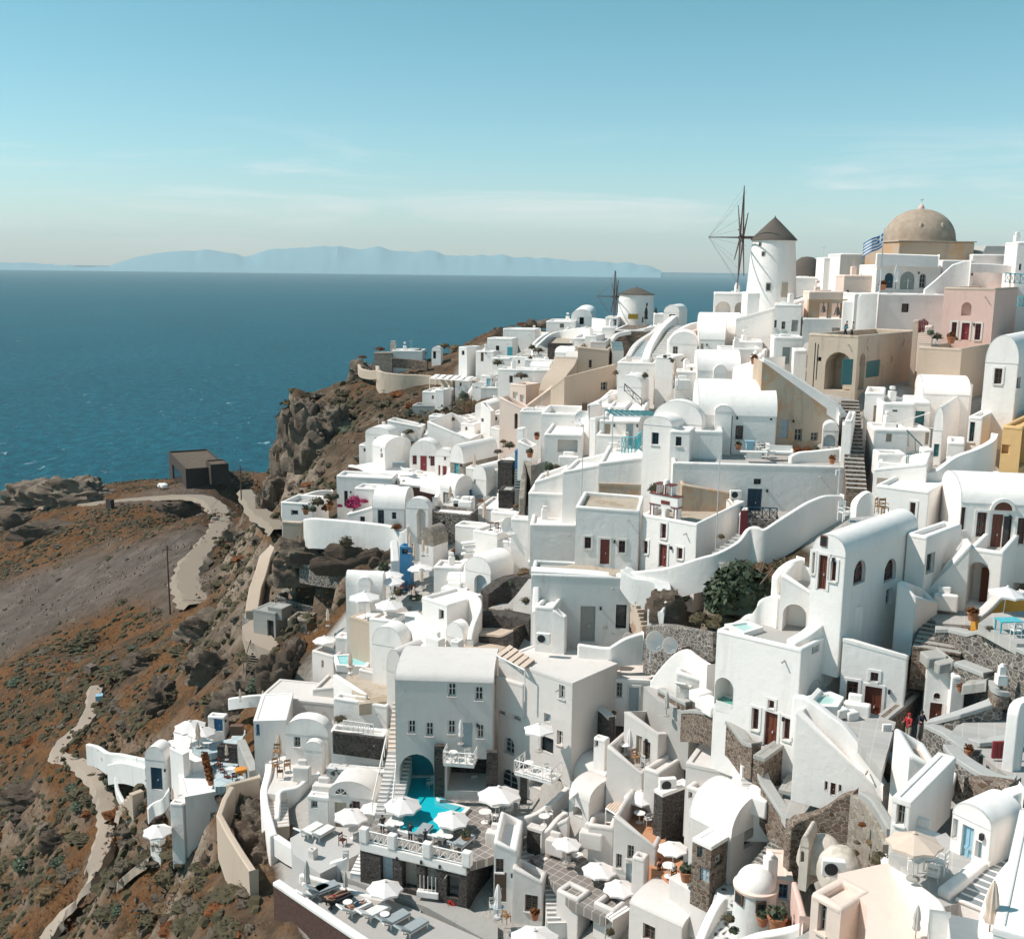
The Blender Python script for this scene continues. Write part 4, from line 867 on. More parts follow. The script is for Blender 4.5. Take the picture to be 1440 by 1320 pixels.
H('grey shaded wall below the bells',1128,1200,None,478,448,3,115.6,dep=3,mat='white2',ops=[('L',1170,461,1181,472,'s','dullgrey')])
for x,y,s_ in((1158,434,.85),(1177.5,437,1.15)):
    P=W(x,y,115.7);t=thing('bell','smaller dark bronze bell hanging in the left opening' if s_<1 else 'larger dark bronze bell hanging in the right opening','bell',P);m=MB()
    m.lathe(P,[(.02,.38*s_),(.12*s_,.36*s_),(.19*s_,.15*s_),(.24*s_,-.15*s_),(.36*s_,-.38*s_),(.33*s_,-.4*s_)],16);m.build('bell_body','bronze',t)
    m=MB();m.tube([P+ZU*.36*s_,P+ZU*.75*s_],.05,5);m.build('hanger','bronze',t);m=MB();m.tube([P-ZU*.2*s_,P-ZU*.5*s_],[.03,.07],6);m.build('clapper','bronze',t)
H('dark beige mansion with a pointed arch and square green shutter above the stone steps',1133,1202,1289,549,472,42,98,dep=7,mat='beige',roof='open',par=.8,pth=.4,base=8,
  ops=[('L',1160,495,1197,549,'na','',2.2),('L',1150,502,1155,508,'o','black'),('R',1208,497,1216,548,'na','',1.5),('R',1218,507,1237,530,'s','teal',.1)])
m=MB();q=W(1183,541,97.4);m.obox(q,(.95,0,0),(0,.08,0),ZU*2.35);tag(m.build('door','teal'),'teal door standing inside the pointed arch of the mansion','door')
H('tall plain rose tinted retaining house under the pink house',1286,1346,1402,566,490,38,97,dep=6,mat='sand',roof='open',par=.7,base=8)
H('pink villa with arched niche and red doors beside the beige wall',1322,1393,1446,482,405,32,103,dep=6,mat='pink',cap='sand',base=3,
  ops=[('L',1352,425,1366,444,'na+','',.5),('L',1352,454,1363,478,'d+','red'),('L',1338,453,1345,474,'w+','red'),('L',1371,455,1379,478,'w+','red')])
H('small gatehouse pillar wall left of the pink villa',1283,1290,1293,474,450,30,101,dep=1,mat='sand')
H('right gate pillar of the red gate',1306,1309,1312,476,458,30,100.5,dep=.6,mat='peach')
t=thing('gate','dark red garden gate with pointed top left of the pink villa','gate',W(1299,467,100.8));C=W(1291.5,467,100.8);m=MB()
for k in range(6):m.obox(C+RT*(.15*k),RT*.11,(0,.05,0),ZU*(1.0+.12*(2.5-abs(k-2.5))))
m.build('pickets','red',t);m=MB();m.obox(C+ZU*.3+np.array([0,-.03,0]),RT*.9,(0,.03,0),ZU*.08);m.obox(C+ZU*.8+np.array([0,-.03,0]),RT*.9,(0,.03,0),ZU*.08);m.build('gate_frame','red',t)
STAIRS('short rose coloured steps under the red gate',(1290,484),(1291,468),1.2,6,'peach',D0=98.6,D1=100.4)
for x,y,w,pr,lb in((1318,476,18,B_OL,'bushy green plant in front of the pink villa'),(1308,470,14,B_DK,'dark shrub right of the red gate'),(1342,478,12,P_G and B_OL2,'low green shrub below the red window')):bush(x,y,w,lb,pr,99.5,1.3)
pot(1337,483,'large clay pot at the foot of the pink villa',P_R,98.5,1.3);pot(1241,408,'round clay pot with plant on the porch of the shaded house',P_R,116.6,1.3)
cumb(1259,372,408,'folded cream parasol on the shaded porch below the dome',C_W,116.5)
t=thing('flagpole','white flagpole left of the dome','flagpole',W(1238,410,116.4));A=W(1237,410,116.4);hgt=ztop(A,322)-A[2];m=MB();m.tube([A,A+ZU*hgt],[.07,.045],8);m.build('pole','metal',t);m=MB();m.lathe(A+ZU*hgt,[(.01,-.02),(.09,.05),(.01,.14)],10);m.build('finial','metal',t)
fl=thing('flag','blue and white striped flag blowing left from its pole','flag',A+ZU*(hgt-.6));wv,hv,nx=2.3,1.5,16
def fp(i,v):x=i/nx;return A+ZU*(hgt-.35)+np.array([-wv*x*.86,.35*math.sin(x*8)*x+.2*x,-v*hv-1.15*x-.1*math.sin(x*7)])
for col,rows in(('flagblue',(0,2,4,6,8)),('paint',(1,3,5,7))):
    m=MB()
    for r_ in rows:
        for i in range(nx):
            if i<5 and r_<5:continue
            m.poly([fp(i,r_/9),fp(i+1,r_/9),fp(i+1,(r_+1)/9),fp(i,(r_+1)/9)])
    if col=='flagblue':
        for i in range(5):
            for r_ in range(5):
                if i==2 or r_==2:continue
                m.poly([fp(i,r_/9),fp(i+1,r_/9),fp(i+1,(r_+1)/9),fp(i,(r_+1)/9)])
    else:
        for i in range(5):
            for r_ in range(5):
                if i==2 or r_==2:m.poly([fp(i,r_/9),fp(i+1,r_/9),fp(i+1,(r_+1)/9),fp(i,(r_+1)/9)])
    m.build('blue_cloth' if col=='flagblue' else 'white_cloth',col,fl)
j,e=standing(.18,.3,.1,1);PERSON('walker in black carrying a turquoise bag behind the mansion parapet',W(1188,476,104),j,e,70,[('shirt','black',TOP,1.12),('trousers','black',LEGS,1.12),('hair','hair',HEAD,1.1),('bag','cyancloth',[('ell','hal')],4.)])
PERSON('walker in a white shirt behind the mansion parapet',W(1197,477,103.6),j,e,80,[('shirt','paint',TOP,1.12),('trousers','black',LEGS,1.12),('hair','hair',HEAD,1.1)])
for x,yt,yb,lb in((1143,482,546,'dark utility pipe on the left of the mansion'),(1147.5,484,534,'thin dark downpipe left of the pointed arch')):
    A=W(x,yb,97.2);m=MB();m.tube([A,np.array([A[0],A[1],ztop(A,yt)])],.05,6);tag(m.build('pipe','black'),lb,'pipe')
H('small white terrace house left of the smaller windmill with blue glass',851,869,873,466,446,10,160,dep=4,ops=[('L',861,449,867,458,'w','greyblue')])
H('low white counter block with blue pool basin before the smaller windmill',846,868,None,470,460,8,157,dep=3)
cumb(908,431,457,'tall black folded parasol right of the yellow sign',C_B,158,'black folded parasols');cumb(921.5,432,455,'black folded parasol at the terrace edge right of the windmill',C_B,156,'black folded parasols')
cumb(903.5,445,457,'short black folded parasol close to the windmill wall',C_B,159,'black folded parasols')
H('white vaulted house with rounded roof right of the smaller windmill',933,955,966,452,440,20,150,'vl',dep=5,rise=1.1,ops=[('L',941,442,950,446,'o','timber')])
H('pale turquoise pool wall right of the black parasols',920,934,None,452,441,5,153,dep=3,mat='white2')
m=MB();A=W(942,428,151);m.tube([A,A-ZU*2],.05,5);tag(m.build('pole','metal'),'thin white pole on the vaulted roof near the windmill','pole')
H('low brown stone terrace curving under the smaller windmill',864,905,922,482,464,12,148,dep=5,mat='stonebrown',cap='white',roof='open',par=.1,base=3)
WALL('curved white rim wall above the brown stone terrace',[(863,476),(869,469),(880,466),(900,463),(922,458)],(146.6,149),.5,drop=.55)
STAIRS('broad white stair with grey treads climbing to the ridge',(917,500),(945,458),4.2,16,'white',D0=128,D1=148,tread='roofgrey')
STAIRS('narrow stair with dark treads left of the broad stair',(888,503),(905,480),2.4,9,'white',D0=128,D1=138,tread='greyblue')
STAIRS('small dark stair beside the stone terrace of the windmill',(861,494),(859,480),1.5,7,'white',D0=139,D1=146,tread='teal')
WALL('thick white winding parapet between the two stairs',[(913,505,126),(918,488,131),(926,473,137),(935,460,143),(950,446,149),(958,440,152)],None,.9,drop=3.5)
WALL('cream winding parapet left of the dark stair',[(888,500,128),(896,486,133),(907,476,138),(922,466,143),(932,455,147)],None,.7,'warm',drop=2.5)
H('white block under the winding parapets with plain front',868,920,930,525,510,12,125,dep=6)
H('big plain white cube below the broad stair',921,946,962,540,502,24,120,dep=6)
H('white arched house front right of the broad stair',941,980,985,503,484,10,124,'vl',dep=6,rise=1.4,ops=[('L',946,487,953,499,'w','dullgrey')])
H('white domed house with tan shutter right of the arched house',982,1018,1030,505,478,12,121,'vr',dep=7,rise=2.0,mat='white',ops=[('L',985,483,989,500,'d','tan')])
H('rounded white vault roof in the upper middle',985,1042,None,480,470,6,127,'vr',dep=7,rise=2.4)
WALL('curved white wall around the peach terrace',[(945,478,128),(955,466,131),(972,456,135),(990,452,137),(1030,446,136)],None,.6,drop=3)
WALL('peach curved back wall of the small terrace',[(962,470,131),(985,462,134),(1012,460,134)],None,.4,'peach',drop=2)
H('long white house with low front and dark double window',980,1040,1052,545,522,6,112,'vr',dep=6,rise=2.0,ops=[('L',1004,526,1020,533,'o','black')])
H('white dome shaped porch above the dark double window',1003,1021,None,536,525,6,111.4,'vl',dep=2.5,rise=.9)
H('grey white garden wall house with low roof below the windmill steps',1012,1070,1080,505,490,6,115,dep=4,mat='white2')
H('white step block in the upper middle left of the sloping wall',1035,1072,1086,492,480,10,118,dep=4)
H('small white chimney house with red vase',1054,1070,1078,520,500,16,108,dep=3)
pot(1060,512,'tall dark red vase on the white roof',P_R,107,1.2)
WALL('white sloping roof ridge right of the long white house',[(1030,516,110),(1050,510,108),(1075,504,106)],None,3,drop=3)
H('weathered orange beige house with long sloping white top and dark door',1066,1182,None,622,590,2,93,dep=4,mat='beigerough',ytl=508,roof='ramp',base=4,rmat='white2',
  ops=[('L',1096,581,1109,616,'d','greyblue'),('L',1117,603,1128,620,'w','dullgrey'),('L',1140,608,1150,620,'w','dullgrey')])
WALL('broad pale coping running down the slope of the weathered house',[(1073,503),(1090,512),(1120,530),(1150,549),(1178,568),(1181,585)],(92.6,92.2),1.2,'white2',drop=[1.2,1.6],curve=False)
H('small whitewashed oven hut at the foot of the weathered house',1156,1178,1182,630,606,14,91,'vl',dep=2.5,rise=.7,mat='whiteold',ops=[('L',1158,611,1175,628,'sa','greyblue')])
H('large white vaulted house with grey barrel roof and tall dark door',980,1089,None,642,586,6,92,'vr',dep=8.5,rise=2.7,rmat='white',ops=[('L',1017,581,1029,642,'d','navy'),('L',1034,598,1045,618,'w+','timber'),('L',1083,588,1086,591,'s','black')])
H('little rounded dormer above the tall dark door',1005,1029,None,592,579,8,91.2,'vl',dep=2.5,rise=.55)
H('rounded white gable end of the large vaulted house',916,985,990,652,598,22,91.5,'vl',dep=6,rise=2.0)
H('plain white annex cube in front of the large vaulted house',964,1015,1022,646,606,8,89.5,dep=4)
H('tall white house with two small dark blue windows left of the vaulted house',902,942,966,680,600,30,90,'vl',dep=6,rise=.8,ops=[('L',916,608,926,625,'w','navy')])
H('low white bay with small navy window below the vaulted gable',940,968,975,676,606,18,88.6,dep=3,mat='white2',ops=[('L',950,614,958,627,'w','navy')])
H('long blue grey retaining house wall with navy door and terrace on top',944,1196,None,722,656,5,86.3,dep=6.5,mat='white2',roof='open',par=.25,ytl=None,rmat='paving',base=4,
  ops=[('L',1051,687,1071,722,'d','navy'),('L',1060,673,1070,681,'o','void')])
ac(1034,702,'air conditioner on the retaining wall left of the navy door',85.6,0,1.)
RAIL('dark green railing before the navy door',[(1041,729),(1092,731)],84.4,.95,'navy',n=5)
FLOOR('stony landing under the dark green railing',[(1040,728),(1092,731),(1092,720),(1040,716)],84.5,'stonegrey')
chair(1068,636,20,'white armchair on the terrace of the vaulted house',CH_W,89.8,1.1);chair(1076,640,-60,'white armchair nearest the terrace edge',CH_W,88.89999999999999,1.1)
t=thing('sofa','white garden sofa on the terrace of the vaulted house','sofa',W(1096,641,89.3));C=W(1096,641,89.3);m=MB();m.box(C+ZU*.2,2.2,.7,.2,-.1);m.build('seat','cushion',t,bevel=.05);m=MB();m.box(C+np.array([0,.33,.3]),2.2,.12,.55,-.1);m.build('backrest','paint',t)
m=MB();m.box(C+np.array([-1.05,0,0]),.1,.7,.6,-.1);m.build('armrest','paint',t);m=MB();m.box(C+np.array([1.05,0,0]),.1,.7,.6,-.1);m.build('armrest','paint',t)
t=thing('low_table','long low white table on the terrace of the vaulted house','table',W(1060,644,88.3));C=W(1060,644,88.3);m=MB();m.box(C+ZU*.5,2.2,.7,.07,-.08);m.build('tabletop','paint',t);m=MB();m.box(C,1.2,.4,.5,-.08);m.build('base','paint',t)
t=thing('low_table','pale blue painted stand beside the terrace chairs','table',W(1054,632,90.3));C=W(1054,632,90.3);m=MB();m.box(C+ZU*.7,.8,.6,.06);m.build('tabletop','sky',t);m=MB();m.box(C,.6,.45,.7);m.build('base','sky',t)
for x,y,w,p,lb in((1122,632,30,B_RU,'rust red shrub along the foot of the weathered house'),(1136,630,22,B_RU,'orange shrub under the small weathered window'),(1147,629,16,B_OL,'green shrub beside the oven hut'),(1105,628,16,FOR,'orange flowering plant beside the weathered door'),(1075,625,18,B_GR,'grey plant in the corner of the terrace'),(1057,622,10,B_DK,'palm like dark plant near the terrace chairs')):
    bush(x,y+4,w,lb,p,90.5,1.1)
pot(1038,632,'dark round pot by the small terrace window',P_D,90.4,.9);pot(1170,652,'low clay bowl on the terrace wall end',P_R,87.2,.9)
WALL('low white curved wall closing the terrace on the right',[(1113,642,88),(1125,636,88.3),(1145,634,88.4),(1182,630,88.4)],None,.4,drop=1.6)
H('white pillar house at the end of the terrace',1181,1191,1196,700,590,20,86.5,dep=2)
H('narrow pale slab wall beside the stone alley',1183,1196,1201,632,596,16,86,dep=1.5,mat='whiteold')
STAIRS('stone alley stair climbing between the houses',(1190,690),(1183,562),1.5,24,'stonebrown',D0=81,D1=96,tread='grey')
H('white house with teal shutter and rounded parapet behind the alley',1213,1240,1290,606,552,20,93,roof='open',dep=5,par=.7,ops=[('L',1228,570,1234,594,'d','tan')])
H('white cube with two small vents',1240,1284,None,602,567,8,90,dep=4,ops=[('L',1255,576,1262,579,'s','dullgrey')])
H('white house with square green window under the beige wall',1281,1306,1312,606,565,10,91,dep=5,mat='white2',ops=[('L',1287,578,1300,598,'s','teal')])
H('low white vault against the rose retaining wall',1296,1362,1376,580,556,14,92,'vr',dep=6,rise=1.4)
H('small white roof block with sloping side below the beige wall',1341,1366,1376,566,540,16,93,dep=3)
H('white lower wall house with shuttered niche beside the alley',1227,1275,1282,640,604,10,86,dep=4,mat='white2',ops=[('L',1246,610,1254,621,'s','tan')])
H('shaded white house behind the sloped handrail',1272,1306,None,640,604,6,87.5,dep=4,mat='white2',ops=[('L',1301,608,1306,625,'d','tan')])
H('small white vaulted chapel house with rounded gable and teal door',1308,1322,1358,652,606,30,85,'vl',dep=5,rise=1.9,ops=[('L',1313,624,1320,642,'d','teal')])
H('white house with narrow teal window right of the vaulted chapel house',1358,1377,1460,640,586,34,82.5,dep=5,ops=[('L',1363,593,1370,621,'w','teal')])
H('white stepped chimney block below the narrow teal window',1330,1354,1374,656,622,22,81,dep=3)
H('tall white house with rounded gable at the right edge',1378,1424,1480,594,512,36,84,'vl',dep=6,rise=2.2,ops=[('L',1398,518,1409,540,'w+','timber'),('R',1429,531,1435,545,'w','brown')])
m=MB();P0,P1=W(1348,572,89),W(1288,596,88)
for k in range(2):m.tube([W(1270+k*2,592+k*6,88),W(1308+k*4,580+k*22,88)],.04,5)
tag(m.build('handrail','paint'),'white slanting pipe rails across the cube houses','handrail')
m=MB();m.tube([W(1275,605,84.6),W(1297,627,84.4)],.05,5);m.tube([W(1277,608,84.6),W(1277,628,84.6)],.03,5);m.tube([W(1287,618,84.5),W(1287,636,84.5)],.03,5);m.tube([W(1296,627,84.4),W(1296,645,84.4)],.03,5)
tag(m.build('handrail','teal'),'dark teal stair handrail above the teal gate','handrail')
t=thing('gate','teal iron gate with bars in a low white wall','gate',W(1285,657,82.6));A=W(1274,657,82.6);m=MB()
for k in range(9):m.tube([A+RT*(.15*k),A+RT*(.15*k)+ZU*(1.15+.18*math.sin(math.pi*k/8))],.03,5)
m.build('bars','teal',t);m=MB();m.obox(A,RT*1.22,(0,.04,0),ZU*.08);m.obox(A+ZU*1.0,RT*1.22,(0,.04,0),ZU*.08);m.build('rails','teal',t)
H('white gate wall left of the teal gate',1234,1273,1276,660,638,6,82.8,dep=2,mat='white2');H('white gate post right of the teal gate with teal box',1297,1311,1313,660,632,8,82.4,dep=1.5,mat='white2',ops=[('L',1303,627+6,1311,640,'s','teal')])
WALL('sweeping white wall dipping before the teal gate and rising to the orange house',[(1236,650,80),(1262,653,79.5),(1285,659,79),(1303,664,78.6),(1320,661,78.4),(1345,643,78.2),(1375,632,78),(1398,620,78),(1404,610,78)],None,.6,drop=[4,6.5])
H('orange plastered house with deep square niche at the right edge',1402,1429,1475,690,600,36,77.5,dep=5,mat='orange',ops=[('L',1408,625,1421,638,'n','',.5),('R',1432,602,1445,655,'n','',.8)],base=3)
WALL('pale concrete retaining wall along the headland terrace',[(528,514,178),(533,522,174),(560,526,172),(600,528,171),(640,536,167)],None,.6,'beige',drop=4)
WALL('round white lookout parapet at the tip of the headland',[(503,512,183),(506,518,180),(520,521,177),(532,520,175)],None,.5,'sand',drop=1.5)
H('small stone hut on the headland beside the orange pillar',526,551,556,515,496,10,180,dep=3,mat='stonelight')
H('low white flat house on the headland',552,594,None,506,493,4,180,dep=4)
WALL('dark brown stone wall below the white headland house',[(550,503,176),(575,505,176),(600,508,175)],None,.5,'stonebrown',drop=1.6)
m=MB();C=W(553,497,181);m.box(C,.9,.9,1.6);m.box(C+ZU*1.6,.7,.7,.5);tag(m.build('chimney','peach'),'small orange pink pillar on the headland','chimney')
H('tiny white arch gate house with dark doorway on the headland',607,620,623,508,494,14,176,'vl',dep=2,rise=.8,ops=[('L',609,493,613,504,'d','void')])
WALL('rough dark stone wall stretch on the headland',[(636,532,165),(656,534,163),(676,538,160)],None,.5,'stonebrown',drop=4.5)
H('white house with sun terrace at the end of the white row',645,657,676,531,488,32,167,dep=5,ops=[('L',649,493,653,499,'o','black')])
H('white house with tan shutter on the white row',669,694,700,528,494,16,166,dep=5,ops=[('L',676,495,680,508,'d','timber')])
H('taller white house with black window on the white row',685,720,728,520,476,16,170,dep=6,ops=[('L',697,486,702,493,'w','black')])
H('white house with roof deck near the headland top',707,752,760,505,463,14,176,dep=6,roof='open',par=.6)
H('low white vaulted house on the upper edge above the sea',768,808,814,470,452,8,178,dep=5,ops=[('L',787,455,793,461,'w','dullgrey')])
H('white vaulted house with black doorway on the skyline',803,832,838,460,446,6,182,'vl',dep=5,rise=1.3,ops=[('L',815,445,821,456,'d','void')])
WALL('pale white long wall left of the smaller windmill',[(832,447,178),(850,449,174),(868,451,168)],None,.4,drop=2.4)
WALL('swooping white garden wall below the skyline houses',[(752,490,165),(770,473,166),(785,466,167),(800,463,166),(815,461,164),(830,463,161)],None,.5,'white2',drop=[3.5,3])
WALL('sloping white wall ramp from the roof deck',[(735,494,168),(748,486,167),(760,475,168),(772,468,170)],None,.5,drop=4)
H('dark brown stone terrace below the swooping wall',770,805,812,500,483,6,154,dep=4,mat='stonedark',roof='open',par=.1,rmat='earth',base=2)
bush(757,494,20,'grey bush beside the dark stone terrace',B_GR,158,1.);bush(748,490,14,'olive bush at the foot of the white ramp',B_OL,160,1.2);bush(745,508,12,'tall olive shrub below the white ramp',B_OL,155,2.)
ROCK('dark rock clump on the skyline above the white row',747,455,188,2.6,1.5,2,4,'rockdark',n=16);ROCK('pale low rock beside the dark skyline rock',765,455,190,4,1.2,2,6,'rock',n=16)
bush(640,492,30,'low brown bush on the headland crest',B_DR,186,.8);bush(590,497,26,'olive bush behind the headland wall',B_OL,183,.7);bush(510,503,18,'rust bush at the lookout tip',B_RU,184,.7);bush(535,492,22,'rust brown bush behind the stone hut',B_RU,186,.7)
for i,(x,y,w)in enumerate(((660,490,26),(675,484,24),(625,488,24),(735,458,26),(720,462,22))):bush(x,y,w,('brown scrub beyond the white row','dry brown scrub above the white row','dark scrub left of the white row','rust scrub beneath the skyline rock','rust scrub sloping to the white row')[i],(B_DR,B_RU)[i%2],188,.7)
H('white stair court with pale blue gate on the white row',676,690,714,566,528,24,158,dep=4,ops=[('L',684+0,532,690,548,'d','sky')])
H('white block with arched recess under the white row',692,742,748,536,504,10,160,dep=5,ops=[('L',722,500+6,736,514,'na','',.4)])
m=MB();C=W(717,500,160);m.box(C,.8,.8,1.3);tag(m.build('chimney','turq'),'small turquoise chimney pot on the white block','chimney')
H('white rubble walled house with broken plaster below the stair court',676,712,718,562,545,8,154,dep=4,mat='whiteold')
bush(668,574,34,'straw coloured bush under the broken plaster house',B_DR,152,.9);bush(690,566,28,'dry tan bush between the white houses',B_DR,150,.9);bush(700,512,20,'round brown bush on the rubble house',B_OL,158,1.);bush(733,530,26,'light grey bush above the cream house',B_GR,145,.9)
PERGOLA('white canopied terrace roof on the middle slope',[(604,532),(660,536),(668,530),(612,527)],164,2.6,6)
H('white house under the canopied terrace',594,626,640,580,551,12,160,dep=4,ops=[('L',607,556,610,561,'o','dullgrey')])
WALL('curved white wall right of the canopied terrace',[(652,562,158),(660,552,159),(668,540,160)],None,.4,drop=3)
H('low stone shed with brown thatched top on the middle slope',580,612,618,585,570,8,158,dep=3,mat='grey',rmat='thatch')
H('small white sloping hut beside the thatched shed',612,624,634,580,548,20,157,dep=3)
for i,(x,y,w,p)in enumerate(((652,560,22,B_DK),(632,590,30,B_DR),(645,582,26,B_OL),(620,595,22,B_DR),(575,583,18,B_DK),(660,570,20,B_DR))):bush(x,y,w,('dark round tree by the canopied terrace','tan bush below the sloping hut','olive bush below the dark round tree','dry bush above the big white house','dark shrub left of the thatched shed','dry shrub near the curved wall')[i],p,None,1.1)
H('cream house with roof terrace and white shutters',717,739,759,592,541,36,136,dep=5,mat='peach',roof='open',par=.6,ops=[('L',721,551,728,566,'s','paint'),('L',731,555,737,570,'s','paint')])
H('cream lower house with long plain side and narrow arched window',702,735,745,628,574,22,130,dep=5,mat='peach',ytl=558,roof='slope',ops=[('L',723,581,728,603,'oa','timber')])
H('cream stair house with sloping wall and brown door',739,775,None,578,545,6,131,dep=3,mat='cream',ytl=572,roof='slope',ops=[('L',760,554,772,577,'s','timber')])
H('large sand coloured house with long blank right side',774,793,865,574,530,48,127,dep=6,mat='sand',ytr=512,ytl=545,roof='slope',ops=[('L',786,534,791,549,'o','black'),('R',845,537,854,549,'w','dullgrey')])
WALL('curved sand coloured wall rising left of the large sand house',[(758,548,133),(764,530,134),(776,514,136),(780,503,137)],None,3.0,'sand',drop=[2,5],side=-1)
H('sand coloured tall box house behind the large sand house',812,855,862,522,492,8,138,dep=5,mat='sand',ytl=487,roof='slope',ops=[('L',828,506,832,517,'o','black')])
H('white roof house with two tiny vents behind the cream houses',794,820,826,525,505,10,141,'vr',dep=4,rise=.8,mat='warm',ops=[('L',803,507,806,510,'s','black')])
H('white chimney block house above the sand house',822,838,850,500,472,18,145,dep=3);H('white sofa shaped terrace block above the sand house',830,852,858,492,480,10,143,dep=3,mat='warm')
H('pale blue pool terrace left of the sand wall',750,774,778,540,520,12,138,dep=3,mat='white2')
bush(866,526,12,'brown dry vine at the end of the large sand house',B_DR,122,1.6)
H('white house with stepped side beneath the large sand house',812,855,870,585,556,26,118,dep=5,ytl=575,roof='slope')
H('white plain block right of the stepped side',856,884,892,568,540,30,119,dep=5,ytl=556,roof='slope')
H('low white barrel roof in the white maze',868,902,912,560,545,18,117,'vl',dep=5,rise=1.3)
bush(907,530,13,'small tree in a white pot on the upper terrace',B_OL,119,1.5);cumb(948,506,538,'folded cream parasol beside the big white cube',C_T,114);cumb(953,530,548,'lower folded cream parasol beside the long house',C_W,112)
H('low white sofa terrace in front of the big white cube',950,980,984,538,522,8,114,dep=3);H('white wall piece with two slots',965,982,986,530,514,8,115,dep=2,ops=[('L',971,517,974,521,'s','tan')])
for i,(x,y,w,p)in enumerate(((935,500,8,B_DK),(946,506,10,B_OL),(962,505,12,B_DR),(978,512,11,B_DR),(942,502,7,B_GR))):bush(x,y+3,w,('dark pot plant by the arched house','cactus plant at the arched house','dry plants on the arched house terrace','tan palm plant at the terrace corner','grey plant at the stair foot')[i],p,118,1.4)
RAIL('thin black slanting railing in the white maze',[(878,550),(902,572)],113,.8,'black',n=2)
H('white long roof with grey edge in the white maze',832,880,900,590,572,12,113,dep=6);H('white cube with brown chimney in the white maze',820,828,845,640,570,40,112,dep=5)
m=MB();C=W(822,577,111);m.box(C,.55,.55,.8);tag(m.build('chimney','timber'),'small brown chimney on the white maze roofs','chimney')
H('white terrace court with curved back wall below the sand house',761,815,822,610,582,8,117,dep=6,roof='open',par=.8)
H('white block under the curved court',765,818,826,645,611,8,110,dep=5,mat='white2',ops=[('L',784,618,812,636,'n','',1.2)])
H('white grey walled house behind the potted terrace',731,764,768,620,578,8,122,dep=4,mat='white2')
H('white chimney pillar near the clay pot',727,736,741,622,602,24,117,dep=2);H('white ramp block beside the blue gate',728,748,756,645,628,20,113,dep=3,ytl=619,roof='slope')
pot(745,643,'clay pot on the stone wall by the blue gate',P_G,111,1.2);pot(755,618,'small red flower pot on the white ledge',P_R,114,1.)
bush(770,660,25,'big dark green bush at the head of the stone wall',B_DK,108,1.1);bush(782,658,16,'olive bush next to the dark green bush',B_OL,107.5,1.)
dish(820,612,'white satellite dish on the pillar of the white maze',106,-20,1.6)
H('white tall narrow house with folded blind',828,836,855,660,588,40,104,dep=4)
H('white house with arched doorway under the pergola',842,898,912,640,592,10,103,dep=5,ops=[('L',850,596,858,616,'d','tan'),('L',880,596,890,632,'d','greyblue')])
PERGOLA('green slatted pergola over the white courtyard',[(862,585),(936,586),(915,579),(850,577)],98,4.,9,'greyblue','teal')
H('white courtyard block with rounded bench',838,880,888,640,612,12,101,dep=4,roof='open',par=.5)
table(862,634,'small white table in the white courtyard',T_W,100,1.1);chair(872,634,40,'white chair in the white courtyard',CH_W,100)
RAIL('turquoise patterned railing beside the blue window house',[(874,637),(893,636),(901,628)],94,1.4,'turq',n=4)
H('tall blue grey retaining block with sloping white top',790,842,858,745,652,14,95,dep=6,mat='white2',ytl=662,roof='slope')
H('long retaining wall house stepping up to the blue window house',841,905,915,690,642,10,92,dep=6,mat='white2',ytl=650,roof='slope')
H('white retaining block with grey pipe beneath the sloping top',742,795,802,775,694,8,98,dep=6,mat='white2')
H('small white walled yard with folded parasol above the grey pipe block',752,792,None,690,664,10,98,dep=4,ytl=676,roof='slope',mat='white2')
cumb(770,660,684,'folded tan parasol in the small walled yard',C_T,99)
H('low white lower wall house left of the church',745,812,None,790,738,4,94.5,dep=4,mat='white2');H('white swooping wall house left of the grey pipe',718,748,752,790,730,12,100,dep=4)
m=MB();A=W(766,745,95.5);m.tube([A,A-ZU*2.2+RT*-.2],.04,5);m.lathe(A,[(.01,-.1),(.13,0),(.01,.12)],10);tag(m.build('wall_lamp','black'),'black wall lamp with cable on the white wall','lamp')
m=MB();A=W(817,740,93);m.tube([A,np.array([A[0],A[1],ztop(A,634)])],.035,5);tag(m.build('pole','metal'),'thin tall pole before the sloping white top','pole')
m=MB();A=W(1006,775,78);m.tube([A,np.array([A[0],A[1],ztop(A,640)])],.04,6);tag(m.build('pole','metal'),'tall white pole before the retaining wall of the vaulted house','pole')
m=MB();A=W(1178,700,80);m.tube([A,np.array([A[0],A[1],ztop(A,656)])],.05,6);m.box(W(1178,668,80),.3,.3,.4);tag(m.build('pole','metal'),'short pole with a box at the end of the curved wall','pole')
H('white vaulted house with dark red door and windows',576,616,622,668,641,8,133,'vl',dep=8,rise=1.9,ops=[('L',580,638,586,653,'w','red'),('L',591,638,600,662,'d','red'),('L',605,641,611,655,'w','red'),('L',594,624,598,631,'s','red')])
H('white house with tiny red windows left of the red door',524,542,578,660,630,42,134,'vr',dep=7,rise=1.2,ops=[('L',535,637,538,643,'s','red'),('L',535,629+2,537,635,'s','red')])
H('white wall house with red shutters right of the red door',612,634,640,676,642,20,129,'vl',dep=6,rise=.9,ops=[('L',616,654,619,668,'s','red'),('L',624,641,627,647,'s','red'),('L',622,655,628,668,'s','red')])
H('large smooth white house with roof terrace above the red door house',601,662,692,645,617,16,136,dep=7,ytl=592,roof='slope')
H('white upper terrace wall of the smooth white house',603,684,690,612,588,12,145,dep=5,mat='white',ytl=584,roof='slope')
H('white gable wall with round black hole',676,690,696,612,578,38,139,dep=3,ytl=566,roof='slope',ops=[('L',674+1.5,588,680,593,'s','black')])
STAIRS('white steps rising beside the smooth white house',(670,640),(676,605),1.8,9,'white',D0=136,D1=142)
H('long white wall roof behind the smooth white house',642,700,710,600,576,14,150,dep=4,ytl=588,roof='slope',mat='white2')
